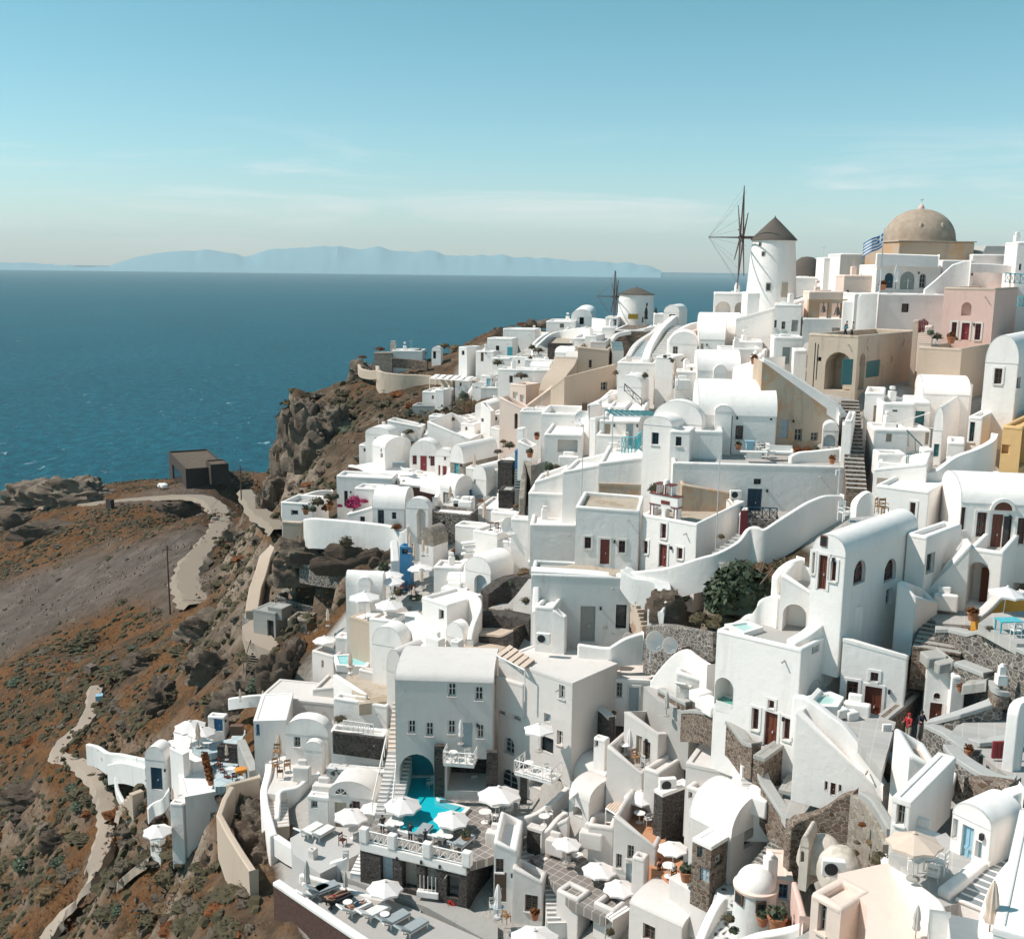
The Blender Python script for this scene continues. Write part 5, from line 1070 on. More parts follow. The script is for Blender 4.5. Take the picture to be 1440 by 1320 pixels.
H('white dome roofed house left of the stair with dark holes',514,548,560,632,612,16,139,'vl',dep=5,rise=1.0,ops=[('L',527,615,530,619,'s','black'),('L',536,615,540,619,'s','black')])
H('white stair house with grey steps above the red door house',545,592,600,622,600,12,148,dep=4,ytl=590,roof='slope');STAIRS('grey stairs sunk between white walls above the red door house',(566,605),(556,592),2.2,7,'white2',D0=149,D1=156,tread='grey')
WALL('round white bastion wall above the red door house',[(575,600,152),(590,598,151),(598,604,149),(596,612,147)],None,.4,drop=2.5)
FLOOR('white terrace in front of the red door house',[(495,655),(522,650),(640,668),(620,690),(560,677)],131,'white',anchor=(560,668),thick=.6)
WALL('red brown stone wall curving below the red door terrace',[(490,654,131),(505,657,129.5),(520,664,128.5),(540,669,128),(566,676,127)],None,.5,'brickred',drop=2.0,cap='white')
WALL('dark red stone wall with white top under the red shutters',[(562,680,124.5),(590,683,124.5),(610,684,124.5)],None,.5,'brickred',drop=2.4,cap='white',curve=False)
WALL('white wing wall sweeping down right of the red shutters',[(633,655,126),(626,668,124),(615,690,121),(609,700,119)],None,.5,drop=[4,3])
m=MB();C=W(561,657,130.5);m.box(C,1.6,.7,.7);tag(m.build('sun_bed','cushgrey',bevel=.08),'grey cushioned day bed beside the red window','day bed')
lounger(571,664,40,'pale sun lounger on the red door terrace',L_W,130)
H('white house with long blank wall behind the bougainvillea',474,552,560,712,672,6,126,dep=5,ytl=668,roof='slope',ops=[('L',484,690,489,712,'d','black')])
bush(498,712,30,'bright pink bougainvillea climbing the white wall',BOUG,121.5,1.3);bush(512,706,14,'small dark pink bougainvillea end branch',BOUG,121.5,.9)
H('white terrace house with parapet at the left end of the village',396,440,462,722,708,14,124,dep=6,roof='open',par=.6,rmat='paving',base=6,ytl=704 and None,ops=[('L',409,719-2,419,724,'o','dullgrey')])
WALL('long white wall edge of the flower terrace',[(398,706,128),(425,697,130),(450,690,132),(468,690,133)],None,.5,drop=2)
H('low white bath house with navy window below the bougainvillea',488,526,540,735,712,10,119,dep=5,ytl=722,roof='slope',ops=[('L',506,727-1,513,735,'w','navy')])
H('white step house with small dark window right of the bougainvillea',499,552,562,706,688,12,121,dep=5,ops=[('L',549-2,690,552,697,'o','black')])
H('white vaulted house with navy glass door and rounded roof',524,569,582,746,716,8,115,'vr',dep=6,rise=2.0,ops=[('L',531,717,540,737,'w','navy'),('L',551,720,557,730,'w','navy')])
H('white arch house with deep dark archway',571,603,608,764,716,16,110,'vl',dep=7,rise=1.1,mat='white2',ops=[('L',586,716,598,764,'na','',2.)])
WALL('long pale blue grey curved wall of the flower terrace',[(426,730,116.5),(440,729,115.5),(480,732,114),(520,736,112.5),(548,740,111.5),(562,748,110.5),(572,742,110)],None,.6,'white2',drop=[3.4,3])
H('round beige tower stump with white top at the left end',398,424,428,766,735,10,121,dep=3,mat='sand',rmat='white',par=.05)
for i,(x,y,w,p,h)in enumerate(((447,708,26,B_OL,1.1),(458,716,22,B_RU,1.2),(440,718,16,B_DK,1.),(468,702,14,B_DK,1.2),(474,700,8,B_DK,2.2),(478,712,12,BOUG,.7),(462,700,18,B_OL,1.))):bush(x,y,w,('bushy green plants on the flower terrace','rust plant among the flower terrace pots','dark plant near the white parapet','dark tree at the back of the flower terrace','narrow dark cypress like shrub','low pink flowers on the terrace','green hedge on the flower terrace')[i],p,123.5,h)
pot(464,717,'round clay jar on the flower terrace',P_R,121.5,1.4);pot(430,723,'dark pot behind the round tower',P_D,120,1.3)
bush(558,742,22,'orange brown bush at the corner of the long curved wall',B_RU,111,1.1);bush(487,765,26,'tall olive bush growing against the curved wall',B_OL,112.5,1.3)
H('small vaulted house with round stone front and blue door',633,652,700,672,652,34,123,'vl',dep=6,rise=2.2,mat='stonelight',rmat='white',ops=[('L',639,651,645,666,'d','turq')])
H('white vaulted house with blue window below the stone front',664,684,728,690,676,34,119,'vl',dep=5,rise=1.7,rmat='white',ops=[('L',666,670+2,669,680,'s','sky')])
H('white rounded house with blue side door',619,640,665,706,690,38,118,'vr',dep=6,rise=1.5,ops=[('L',623,692,632,708,'d','dullgrey'),('R',660,688,664,700,'d','blue')])
H('grey stone house with navy windows in the middle left',602,662,672,764,724,12,111,dep=5,mat='stonegrey',ytl=718,roof='slope',rmat='white',ops=[('L',622,733,626,748,'w','navy'),('L',605+2,740,611,748,'w','navy'),('L',653,738,659,755,'d','navy')])
H('dark stone walled terrace with white slab canopy',637,662,668,722,703,10,116,dep=4,mat='paint',ops=[('L',638,708,648,722,'o','black'),('L',650,706,658,725,'d','blue')])
H('white flat house with sloping roof beside the folded parasol',672,720,738,744,716,14,113,dep=6)
cumb(681,706,738,'big folded tan parasol by the white flat house',C_T,110.5);cumb(633,683,706,'folded pink tan parasol before the rounded house',C_T,117);cumb(667,638,662,'slim folded parasol against the stone vault',C_T,121)
H('dark stone wall house by the blue gate',700,720,724,668,650,14,117,dep=3,mat='stonedark',roof='open',par=.1,rmat='paving');H('dark rock wall block below the dark steps',701,722,728,704,690,10,113,dep=3,mat='stonedark',roof='open',par=.1,rmat='paving')
STAIRS('dark blue striped steps beside the rough stone wall',(724,690),(724,655),1.5,9,'paving',D0=112,D1=117,tread='navy')
WALL('rough pale stone wall sloping beside the striped steps',[(738,700,107.5),(741,668,110),(737,648,113),(748,655,109)],None,.6,'stonelight',drop=[3,5],curve=False)
H('blue painted gate house front left of the clay pot',724,737,740,655,634,10,116,dep=.4,mat='blue',par=.02)
for i,(x,y,w,p)in enumerate(((716,628,22,B_OL),(700,636,18,B_GR),(676,705,14,B_RU),(726,712,14,B_DR),(708,622,14,B_DR))):bush(x,y,w,('green brown bush below the cream side wall','grey bush beside the stone vault','brown plant in front of the blue shutter','dry plant on the white post','dry bush under the cream wall')[i],p,(118,121,114,109,120)[i],1.)
table(690,745,'small metal table on the brown chair terrace',T_D,104);chair(700,748,30,'brown wooden chair on the white roof terrace',CH_D,104);chair(708,748,-50,'brown folding chair at the right of the roof terrace',CH_D,104)
H('white church house with brown door and two framed windows',808,897,903,800,718,10,84.5,dep=8,mat='white2',rmat='earth',ytl=711,roof='slope',base=.6,ops=[('L',822,755,831,771,'w+','maroon'),('L',844,758,857,793,'d+','maroon'),('L',870,760,879,777,'w+','maroon')])
H('taller white church front with brown door under the bell gable',900,977,1044,808,736,44,81.2,dep=8,mat='white',rmat='earth',ytl=722,ytr=704,roof='slope',base=3,ops=[('L',904,760,911,778,'w+','maroon'),('L',927,765,938,797,'d+','maroon'),('L',929,736,937,757,'w+','maroon'),('L',952,770,960,786,'w+','maroon')])
t=thing('bell_gable','stepped white bell gable with dark red bands on the church','bell gable',W(934,728,83));A=W(914,726,83.9);u=np.array([math.cos(.74),-math.sin(.74),0]);A=A-ZU*.1;Bp=A+u*2.55;n_=np.cross(u,ZU)
def gab(z0,w0,w1,hh,arches,th=.55):
    m=MB();ev=sorted({w0,w1}|{x for a in arches for x in a});
    for i in range(len(ev)-1):
        a,b=ev[i],ev[i+1]
        if any(q[0]<=a and b<=q[1]for q in arches):
            m.obox(A+u*a+ZU*(z0+hh*.86),u*(b-a),-n_*th,ZU*hh*.14);c=(a+b)/2;r=(b-a)/2
            for k in range(8):
                x0=a+(b-a)*k/8;x1=a+(b-a)*(k+1)/8;hh0=math.sqrt(max(0,1-((x0+x1)/2-c)**2/r**2));m.obox(A+u*x0+ZU*(z0+hh*.55+hh0*hh*.31),u*(x1-x0),-n_*th,ZU*(hh*.31*(1-hh0)+.005))
        else:m.obox(A+u*a+ZU*z0,u*(b-a),-n_*th,ZU*hh)
    return m
gab(0,0,2.55,1.15,[(.38,1.08),(1.45,2.15)]).build('lower_tier','white',t);gab(1.15,.0,2.55,.85,[]).build('middle_tier','white',t);gab(2.0,.55,1.95,.85,[(.75,1.1),(1.35,1.7)]).build('upper_tier','white',t)
for z,a,b in((-.04,-.08,2.63),(1.12,-.08,.95),(1.12,1.9,2.63),(1.97,-.1,2.65),(2.82,.42,1.05),(2.82,1.35,2.05)):m=MB();m.obox(A+u*a+ZU*z+n_*.06,u*(b-a),-n_*.66,ZU*.075);m.build('cornice_band','maroon',t)
for x,z,h_ in((.0,.05,1.05),(.3,.05,1.05),(2.2,.05,1.05),(2.47,.05,1.05),(.62,2.05,.75),(1.12,2.05,.75),(1.3,2.05,.75),(1.75,2.05,.75)):m=MB();m.obox(A+u*x+ZU*z+n_*.03,u*.065,-n_*.1,ZU*h_);m.build('corner_strip','maroon',t)
m=MB();m.obox(A+u*1.0+ZU*1.3+n_*.03,u*.8,-n_*.1,ZU*.28);m.build('emblem_panel','maroon',t);m=MB();m.lathe(A+u*1.25+ZU*2.85-n_*.3,[(.28,0),(.22,.3),(.02,.42)],12);m.build('top_knob','white',t)
bush(920,690,24,'feathery grey green tree beside the bell gable',B_OL,87.5,1.3)
H('bare earth bank with rough stone face behind the church',842,925,932,708,682,6,92,dep=5,mat='beigerough',rmat='earth',par=.02);H('tan rubble wall behind the church on the right',958,1036,1042,712,694,2,86,dep=2,mat='beigerough',rmat='white2',ytl=680,roof='slope')
WALL('long white garden wall winding from the church up to the alley',[(866,806,82.5),(900,803,81),(930,800,80.2),(960,792,79.3),(985,784,78.7),(1005,779,78.4),(1025,770,78.3),(1043,758,78.3),(1055,742,78.5),(1064,741,78.2),(1075,744,78),(1095,732,78),(1127,712,78.2),(1145,703,78.6),(1163,697,79),(1186,697,79.5)],None,.35,'white2',drop=[2.4,3.4])
STAIRS('dark shaded steps between the church and the garden wall',(990,788),(1040,750),1.8,9,'grey',D0=79.6,D1=82,tread='grey')
m=MB();C=W(1040,752,81);m.obox(C,RT*.55,(0,.08,0),ZU*1.9);tag(m.build('door','red'),'narrow red door at the top of the dark steps','door')
H('white curved gate pillar beside the narrow red door',1038,1044,1050,760,722,20,81.4,dep=.8)
bush(1014,756,14,'dry straw plant on the side wall of the church',B_DR,81,1.4)
bush(1046,858,146,'large round dark green fig tree in the garden',mk_bush('fig_tree','leafdark',1,1.15,5200,.15,41,cat='tree'),73.5,1.0,dz=-.1)
for i,(x,y,w,p,h)in enumerate(((958,842,34,B_DK,.9),(985,872,46,B_OL,.7),(1010,878,50,B_OL2,.6),(1100,800,40,B_OL,1.2),(1118,790,26,B_DR,1.2),(1088,850,34,B_OL2,.8),(975,820,26,B_DK,.9),(1120,762,12,B_DK,1.6),(1070,800,40,B_DR,.9),(1000,808,40,B_DK,.7),(945,868,30,B_RU,.6),(1092,820,30,B_DR,.8))):bush(x,y,w,('dark bush at the left of the fig tree','olive ground bush in front of the fig tree','low olive bush at the foot of the fig tree','yellow green bush under the garden wall','dry bush beside the pale blue panel','spreading bush at the right of the fig tree','dark shrub under the church terrace','slim dark shrub on the wall end','dry brush behind the fig tree','dark brush left behind the fig tree','rust brush on the stone terrace','dry brush right behind the fig tree')[i],p,None,h)
ROCK('grey boulder face left of the garden',936,856,79.5,3.2,2.4,2.,12,'rock',n=30,rough=.22);ROCK('tan boulder under the garden wall',1085,815,77.5,2,1.,2,15,'rock',n=16)
WALL('grey rubble wall along the lower edge of the garden',[(908,880,79),(935,878,77),(965,883,74.5),(1004,891,71.5)],None,.6,'stonegrey',drop=2.0);WALL('second rubble wall below the garden wall',[(905,898,78.5),(930,903,76.5),(960,912,74)],None,.6,'stonegrey',drop=2.6)
H('old white cave house with peeling plaster and grey door',746,884,912,902,812,4,82.6,dep=4,mat='whiteold',base=2,ytl=806,roof='slope',rmat='paving',ops=[('L',816,852,837,902,'d','dullgrey',.3),('L',866,850,881,884,'o','void',.4)])
WALL('white coping strip on top of the cave house',[(747,803),(800,806),(850,810),(872,818),(888,834),(893,850)],(82.2,81.8),1.4,'white2',drop=1.2)
STAIRS('rough stone steps curving down right of the cave house',(903,884),(886,828),1.1,10,'beige',D0=79.6,D1=82,tread='sand')
WALL('whitewashed rough wall sweeping right of the stone steps',[(872,800,81.6),(890,812,80.8),(915,816,80),(922,826,79.6),(912,858,79)],None,1.2,'whiteold',drop=[1.5,4])
FLOOR('dusty courtyard in front of the church',[(765,800),(810,792),(900,805),(872,809),(752,803)],84,'earth',anchor=(850,801),thick=1.5)
H('white chimney block in front of the cave house',752,778,793,902,854,16,80.7,dep=2,mat='white2');H('sloping white buttress beside the chimney block',776,794,797,902,868,16,80.4,dep=1.5,ytl=856,roof='slope',mat='white2')
ac(764,905,'air conditioner standing before the white chimney block',79.9,-14,1.15)
WALL('thin white wall at the left of the cave house',[(750,822,82.4),(749,840,82),(748,862,81.6)],None,.5,drop=2.5)
WALL('white rim in front of the cave house running to the stone steps',[(812,906,79.8),(850,911,79.4),(862,908,79.2),(880,898,79.2),(905,890,79.4)],None,.4,drop=[1,2.5])
for lb,pts,dr in(('upper dark lava stone wall behind the hotel',[(686,836,95),(712,816,95.5),(728,810,95),(747,812,94)],4),('second dark lava stone wall behind the hotel',[(668,866,91.5),(700,864,90.6),(725,868,89.4),(745,872,88)],3),('third dark lava stone wall with pale top',[(656,890,90),(690,891,89),(705,892,88.4),(722,884,87.5)],2.6),('lowest dark lava stone wall at the hotel roof',[(646,909,88.6),(680,914,87.6),(702,917,87)],2.8)):
    WALL(lb,pts,None,1.6,'stonedark',drop=dr,cap='sand' if 'pale' in lb or 'lowest' in lb else None)
for i,(x,y,w,p)in enumerate(((672,872,26,B_RU),(690,862,26,B_DR),(715,862,22,B_OL),(735,808,26,B_DR),(720,820,22,B_DK),(665,880,18,B_DK),(705,880,16,B_OL),(740,845,20,B_OL))):bush(x,y,w,('rust shrub on the lava terrace','straw shrub on the lava terrace','green shrub on the lava terrace','straw clump above the lava walls','dark shrub between the lava walls','dark shrub at the left of the lava walls','olive shrub near the third lava wall','olive shrub beside the cave house')[i],p,None,.8)
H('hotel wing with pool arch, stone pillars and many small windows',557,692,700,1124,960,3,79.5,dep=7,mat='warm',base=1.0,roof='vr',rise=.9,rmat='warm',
  ops=[('L',630,961,641,979,'w','paint'),('L',668,966,679,985,'w','paint'),('L',574,1013,584,1031,'w','paint'),('L',599,1016,609,1035,'w','paint'),('L',630,1013,640,1032,'w','paint'),('L',650,1016,664,1050,'d','greyblue'),('L',671,1019,680,1038,'w','paint'),('L',562,1060,610,1124,'sa','poolwall',3.5),('L',629,1066,684,1112,'s','stonedark',3.)])  # stonedark back panel stands in for the shade inside the open room
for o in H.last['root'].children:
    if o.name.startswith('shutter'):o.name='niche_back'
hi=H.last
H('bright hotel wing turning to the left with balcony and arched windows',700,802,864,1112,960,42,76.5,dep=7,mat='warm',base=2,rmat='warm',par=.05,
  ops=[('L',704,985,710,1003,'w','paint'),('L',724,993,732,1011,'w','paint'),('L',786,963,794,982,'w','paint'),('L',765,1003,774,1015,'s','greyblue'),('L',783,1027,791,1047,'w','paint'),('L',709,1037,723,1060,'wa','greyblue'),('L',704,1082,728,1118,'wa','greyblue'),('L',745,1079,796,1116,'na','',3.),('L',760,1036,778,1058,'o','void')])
for(x0,y0,x1,y1,D,lb)in((611,1047,625,1113,78.9,'dark lava stone pillar right of the pool arch'),(684,1056,699,1108,77.6,'dark lava stone pillar at the corner of the hotel wings'),(731,1072,741,1122,76.0,'slim dark stone pillar beside the arched window')):
    C=W((x0+x1)/2,y1,D);w=(x1-x0)*D/F;m=MB();m.box(C-ZU*.3,w,.5,ztop(C,y0)-C[2]+.3);tag(m.build('pillar','stonedark'),lb,'pillar')
PERGOLA('pink slatted pergola at the left corner of the hotel',[(562,950),(596,951),(642,930),(612,926)],79.8,2.7,5,'paint','canvas')
PERGOLA('tan bamboo pergola over the upper hotel balcony',[(698,921),(738,942),(753,930),(716,908)],80,2.4,5,'paint','canvas2')
H('white corner bastion with railing between the hotel wings',697,735,748,1000,962,40,78.4,dep=4,base=.5,roof='open',par=.3,ytl=950)
for lb,x0,y0,x1,y1,D,dep_,yw in(('white balcony with crossed railing and folded parasol',629,1062,670,1067,78.4,1.3,9),('white balcony with crossed railing and open parasol',738,1074,788,1084,75.9,1.5,30)):
    A=W(x0,y0,D);a=math.radians(yw);u=np.array([math.cos(a),-math.sin(a),0]);wd_=(x1-x0)*D/F*1.04/max(.5,math.cos(a-.06));n_=np.array([-math.sin(a),-math.cos(a),0])
    t=thing('balcony',lb,'balcony',A);m=MB();m.obox(A-ZU*.18,u*wd_,n_*dep_,ZU*.18);m.build('floor_slab','paint',t)
    cs=[A,A+n_*dep_,A+n_*dep_+u*wd_,A+u*wd_]
    for i in range(3):
        P0,P1=cs[i],cs[i+1];k=4 if i==1 else 2;m=MB();m.tube([P0+ZU*.92,P1+ZU*.92],.045,4);m.tube([P0+ZU*.1,P1+ZU*.1],.035,4)
        for j in range(k+1):q=P0+(P1-P0)*j/k;m.tube([q,q+ZU*.95],.04,4)
        for j in range(k):q,r_=P0+(P1-P0)*j/k,P0+(P1-P0)*(j+1)/k;m.tube([q+ZU*.12,r_+ZU*.9],.022,4);m.tube([r_+ZU*.12,q+ZU*.9],.022,4)
        m.build('railing_panel','paint',t)
    for s_ in(.25,.75):
        c=A+u*wd_*s_+n_*dep_*.5
        (place(T_W,c,'small white table on the '+('crossed railing balcony' if x0<700 else 'parasol balcony'),0,.9,'round terrace tables')if s_==.25 else place(CH_W,c,'white chair on the '+('crossed railing balcony' if x0<700 else 'parasol balcony'),.4,.95,'terrace chairs'))
cumb(648,1011,1046,'slim folded white parasol on the crossed railing balcony',C_W,78.0);umb(759,1014,46,'white hexagonal parasol open on the hotel balcony',U_S,2.3,75.0)
Zp=W(600,1118,79.5)[2]-.4
FLOOR('dark diamond tiled pool terrace of the hotel',[(540,1130),(560,1108),(790,1118),(762,1152),(722,1196),(657,1214),(510,1179)],z=Zp,mat='diamond',thick=4.5)
POOL('turquoise pool running out of the arch of the hotel',[(574,1092),(610,1092),(614,1126),(655,1136),(640,1150),(634,1156),(622,1172),(584,1172),(546,1160),(566,1138)],Zp+.17,'poolblue')
m=MB();Q=[WZ(x,y,Zp+.2)for x,y in((612,1118),(650,1132),(638,1140),(612,1130))];m.prism(Q,.1);o=tag(m.build('pool_ledge','turq'),'pale shallow ledge at the edge of the turquoise pool','pool step')
DT=lambda x,y:(Zp-CAMZ)/ray(x,y)[2]
_a,_b=WZ(508,1183,Zp),WZ(656,1218,Zp);LBY=math.degrees(math.atan2(_a[1]-_b[1],_b[0]-_a[0]))
dA=H('lava stone building under the pool terrace with arched doors',507,656,693,1278,1220,LBY,DT(656,1218)+.5,dep=5,mat='stonedark',base=1,par=.02,rmat='paving',ops=[('L',535,1200,552,1240,'d','greyblue',.5),('L',565,1204,586,1250,'da','tan',.7),('L',597,1208,612,1252,'d','dullgrey',.6),('L',628,1232,645,1262,'o','void')])
h_=H.last;C,L=h_['C'],h_['L']
zc=ztop(C,1222);P0=C+L*h_['wl'];z0=Zp
t=thing('parapet','white parapet with square posts and crossed railings above the lava building','parapet',P0);R_=h_['R']
A=np.array([P0[0],P0[1],z0])-R_*.06;Bq=np.array([C[0],C[1],z0])-R_*.06;u=Bq-A;m=MB();m.obox(A-ZU*.6,u,R_*.35,ZU*.62);m.build('base_band','white2',t)
for s_ in(0.,.27,.60,.96):m=MB();q=A+u*s_;m.obox(q-R_*.06+ZU*.02,u*.075,R_*.5,ZU*1.05);m.build('post','white2',t,bevel=.04)
for a,b in((.075,.27),(.345,.60),(.675,.96)):
    m=MB();P,Q=A+u*a+R_*.15,A+u*b+R_*.15;m.tube([P+ZU*.9,Q+ZU*.9],.05,4);m.tube([P+ZU*.15,Q+ZU*.15],.04,4);k=4
    for j in range(k):p,q=P+(Q-P)*j/k,P+(Q-P)*(j+1)/k;m.tube([p+ZU*.15,q+ZU*.9],.025,4);m.tube([q+ZU*.15,p+ZU*.9],.025,4);m.tube([p+ZU*.15,p+ZU*.9],.03,4)
    m.build('crossed_railing','paint',t)
umb(703,1103,64,'wide white parasol standing on the tiled pool terrace',U_W,3.,75.5);umb(566,1122,54,'white parasol at the left edge of the turquoise pool',U_W,2.7,76.5);umb(634,1138,52,'white parasol over the pool terrace loungers',U_W,2.6,74.8)
for i,(x,y)in enumerate(((697,1146),(682,1156),(715,1170),(718,1178),(562,1168),(631,1186))):table(x,y,('white round table under the wide pool parasol','white round table beside the wide pool parasol','grey blue round table at the right of the pool terrace','white round table at the edge of the pool terrace','white side table between the left pool loungers','white side table between the right pool loungers')[i],(T_W,T_W,T_G,T_W,T_W,T_W)[i],DT(x,y),(1.2,1.2,1.2,1,.8,.8)[i])
for i,(x,y,a)in enumerate(((708,1140,40),(716,1146,-30),(694,1158,120),(704,1166,60),(668,1108,20),(605,1108,-60))):chair(x,y,a,('white armchair right of the wide pool parasol','pale chair at the right side of the pool terrace','white chair by the second pool table','tan chair near the grey blue table','white chair in the shade of the stone pillar','white chair in the dark open room')[i],(CH_W,CH_W,CH_W,CH_G,CH_W,CH_W)[i],DT(x,y))
for i,(x,y,a,p)in enumerate(((549,1167,160,L_W),(592,1178,160,L_G),(620,1182,155,L_W),(648,1192,150,L_G))):lounger(x,y,a,('white lounger at the left corner of the pool','grey lounger by the man in dark clothes','white lounger beneath the pool parasol','grey lounger at the right end of the pool parapet')[i],p,DT(x,y))
j,e=standing(.02,.5,.4,0)
PERSON('woman in a black top leaning on the pool parapet',W(538,1174,DT(538,1174)),j,e,200,[('dress','black',TOP+SHORT,1.12),('hair','hair',HEAD,1.12)],sc=.9);PERSON('man in dark clothes sitting up on a pool lounger',W(577,1184,DT(577,1184)),j,e,170,[('shirt','dusk',TOP,1.2),('trousers','dusk',LEGS,1.2),('hair','hair',HEAD,1.12)],sc=.88)
PERSON('person with dark hair half hidden beside the pool lounger',W(598,1186,DT(598,1186)),j,e,190,[('shirt','black',TOP,1.15),('trousers','dusk',LEGS,1.15),('hair','hair',HEAD,1.12)],sc=.66)
ac(633,1226,'air conditioner hung on the lava stone wall',72.4,-14,1.25);bush(637,1270,26,'red flowering plant at the foot of the lava stone wall',FRED,72,1.2);pot(655,1184,'clay jar on the corner post of the pool terrace',P_D,73.4,1.1)
t=thing('planter','low white planter with thin sticks before the lava stone wall','planter',W(602,1258,72.2));C=W(602,1260,72.2);m=MB();m.box(C,1.5,.45,.4,-.2);m.build('trough','white',t)
for k in range(5):m=MB();q=C+np.array([-.55+.27*k,.1-.06*k,.4]);m.tube([q,q+ZU*1.1],.03,5);m.build('stick','paint',t)
H('white house with dark window and sliding door below the pool terrace',694,726,None,1268,1196,6,70.5,dep=4,mat='white',ytl=1182,roof='slope',rmat='white',ops=[('L',697,1207,708,1226,'w','timber'),('L',695,1226,712,1268,'d','timber')])
STAIRS('steep white staircase with railings climbing beside the pool',(527,1146),(545,1060),1.9,15,'white',D0=77,D1=82.5,tread='roofgrey');STAIRS('upper flight of the white staircase',(545,1058),(553,985),1.2,12,'white',D0=82.5,D1=88,tread='sand')
for lb,a,b in(('white stair rail left of the steep staircase',(524,1142,77),(543,1052,82.6)),('white stair rail right of the steep staircase',(552,1142,76.6),(560,1058,81.6))):
    A,B=W(*a),W(*b);t=thing('handrail',lb,'handrail',A);m=MB();m.tube([A+ZU*.95,B+ZU*.95],.05,5);m.build('rail','paint',t);m=MB()
    for k in range(8):q=A+(B-A)*k/7;m.tube([q,q+ZU*.95],.03,4)
    m.build('balusters','paint',t)
H('white house with bold corner, small grey window and side wall',594,629,678,930,850,44,92,dep=6,base=3,ops=[('L',617,857,624,871,'o','dullgrey')])
STAIRS('white stair with tan treads between the white houses',(602,926),(575,872),1.8,11,'white',D0=90,D1=98,tread='tan')
WALL('thick white curved wall left of the tan stair',[(603,928,88.5),(590,905,91),(574,880,95),(562,868,98),(556,862,100)],None,2.2,drop=[3,5],side=-1)
H('white vaulted house in front of the tan stair',524,566,580,960,912,24,93,'vl',dep=6,rise=1.8,base=3,ops=[('L',546,924,550,932,'o','dullgrey')])
H('white rounded vault below the tan stair',544,566,600,985,948,34,89,'vl',dep=5,rise=2.0,ops=[('L',557+1,952,563,960,'o','black')])
H('round white bath building right of the white house corner',627,652,662,930,900,36,89.5,'vl',dep=4,rise=1.4);H('white chimney stack on the hotel roof edge',634,645,652,935,902,30,87,dep=1.6)
WALL('white arching rim wall on the roof of the bold corner house',[(622,836,97),(640,834,95),(664,838,92),(670,852,90),(660,880,89),(656,900,88.5)],None,.5,drop=[1.5,5])
H('white barrel passage house with arched window niche',654,690,722,842,808,34,97,'vl',dep=6,rise=1.5,ops=[('L',667,808,684,836,'sa','greyblue',.4)]);H('tall plain white house with round dish',665,699,742,818,750,32,103.5,dep=6,mat='white')
H('white vaulted passage roof leading to the tall plain house',628,668,700,850,822,20,100,'vr',dep=5,rise=1.2)
dish(715,768,'round white satellite dish on the tall plain house',101,10,1.9)
H('white low house with step roof under the open parasols',610,648,656,822,798,10,101,dep=4,mat='white2')
H('small white vaulted house with blue arched door',487,538,543,866,825,6,101,'vr',dep=5,rise=1.3,ops=[('L',507,822,519,830,'oa','blue'),('L',506,845,514,853,'w','blue')])
H('small white dome porch over the blue arched door',504,521,None,832,822,6,100.3,'vl',dep=1.2,rise=.7)
WALL('white figure shaped chimney wall by the terrace bar',[(549,760,109),(551,790,107.5)],None,.8,drop=2.5,curve=False)
for i,(x,y,w,D)in enumerate(((550,799,38,103),(593,789,38,104),(552,808,36,101.5),(513,828,46,98.5),(547,842,42,97),(457,891,34,103))):umb(x,y,w,('cream parasol beside the white statue like chimney','cream parasol at the planted terrace','second cream parasol in front of the bar terrace','wide cream parasol before the small blue arched house','cream parasol overlapping the white sloping roof','lone cream parasol on the terrace edge near the ruins')[i],U_W,2.6,D)
for i,(x,yt,yb)in enumerate(((577,749,778),(583,762,790),(595,758,782),(601,767,782),(593,798,826),(582,824,842),(461,855,880))):cumb(x,yt,yb,('folded tan parasol beside the blue kiosk','folded tan parasol in front of the blue kiosk','tall folded tan parasol by the stone vault','short folded tan parasol right of the stone vault','folded tan parasol on the planted terrace','small folded parasol by the round wall','slim folded parasol near the ruined stone houses')[i],C_T,(105,103,105,104.5,100,98,105)[i])
H('stone vaulted cellar with white rounded front',590,610,630,785,768,32,106,'vl',dep=4,rise=1.8,mat='white2',rmat='stonelight')
H('blue wooden kiosk with a small roof',562,577,582,790,768,12,105,dep=2,mat='blue',ops=[('L',565,772,574,779,'o','navy')])
for i,(x,y,w,p,h)in enumerate(((640,790,22,B_DK,1.1),(625,785,24,B_RU,.8),(612,782,20,B_RU,.8),(640,775,18,B_RU,1.),(570,798,20,B_RU,.7),(585,842,26,B_DK,.7),(560,834,20,B_OL,.8),(540,800,20,B_DK,1.6),(607,840,20,B_OL,.7),(604,796,12,B_DK,1.),(655,770,14,B_RU,.8))):bush(x,y,w,('dark green bush by the plain white house','red brown planting on the bar terrace','red brown hedge near the stone cellar','rust plant under the white pergola steps','rust hedge in front of the blue kiosk','dark hedge on the round terrace wall','olive plant in the bar terrace','dark slim tree behind the chimney wall','olive hedge along the round terrace','dark plant in front of the cellar','rust bush at the pergola foot')[i],p,None,h)
for i,(x,y)in enumerate(((556,830),(570,826),(563,836))):table(x,y,('round table on the bar terrace deck','second round table on the bar terrace deck','front round table on the bar terrace deck')[i],T_D,None,1)
for i,(x,y)in enumerate(((552,828),(575,829),(568,832),(580,834))):chair(x,y,i*70,('dark chair left on the bar terrace deck','dark chair right on the bar terrace deck','dark chair in the middle of the bar deck','dark chair beside the tan parasol')[i],CH_D,None)
for i,(x0,y0,x1,y1)in enumerate(((648,766,668,764),(650,773,668,771),(648,781,667,779))):
    m=MB();A,B=W(x0,y0,102),W(x1,y1,102);m.obox(A,B-A,(0,.7,0),ZU*.14);tag(m.build('slab_step','paint'),('top white slab step left of the plain white house','middle white slab step left of the plain white house','lowest white slab step left of the plain white house')[i],'step')
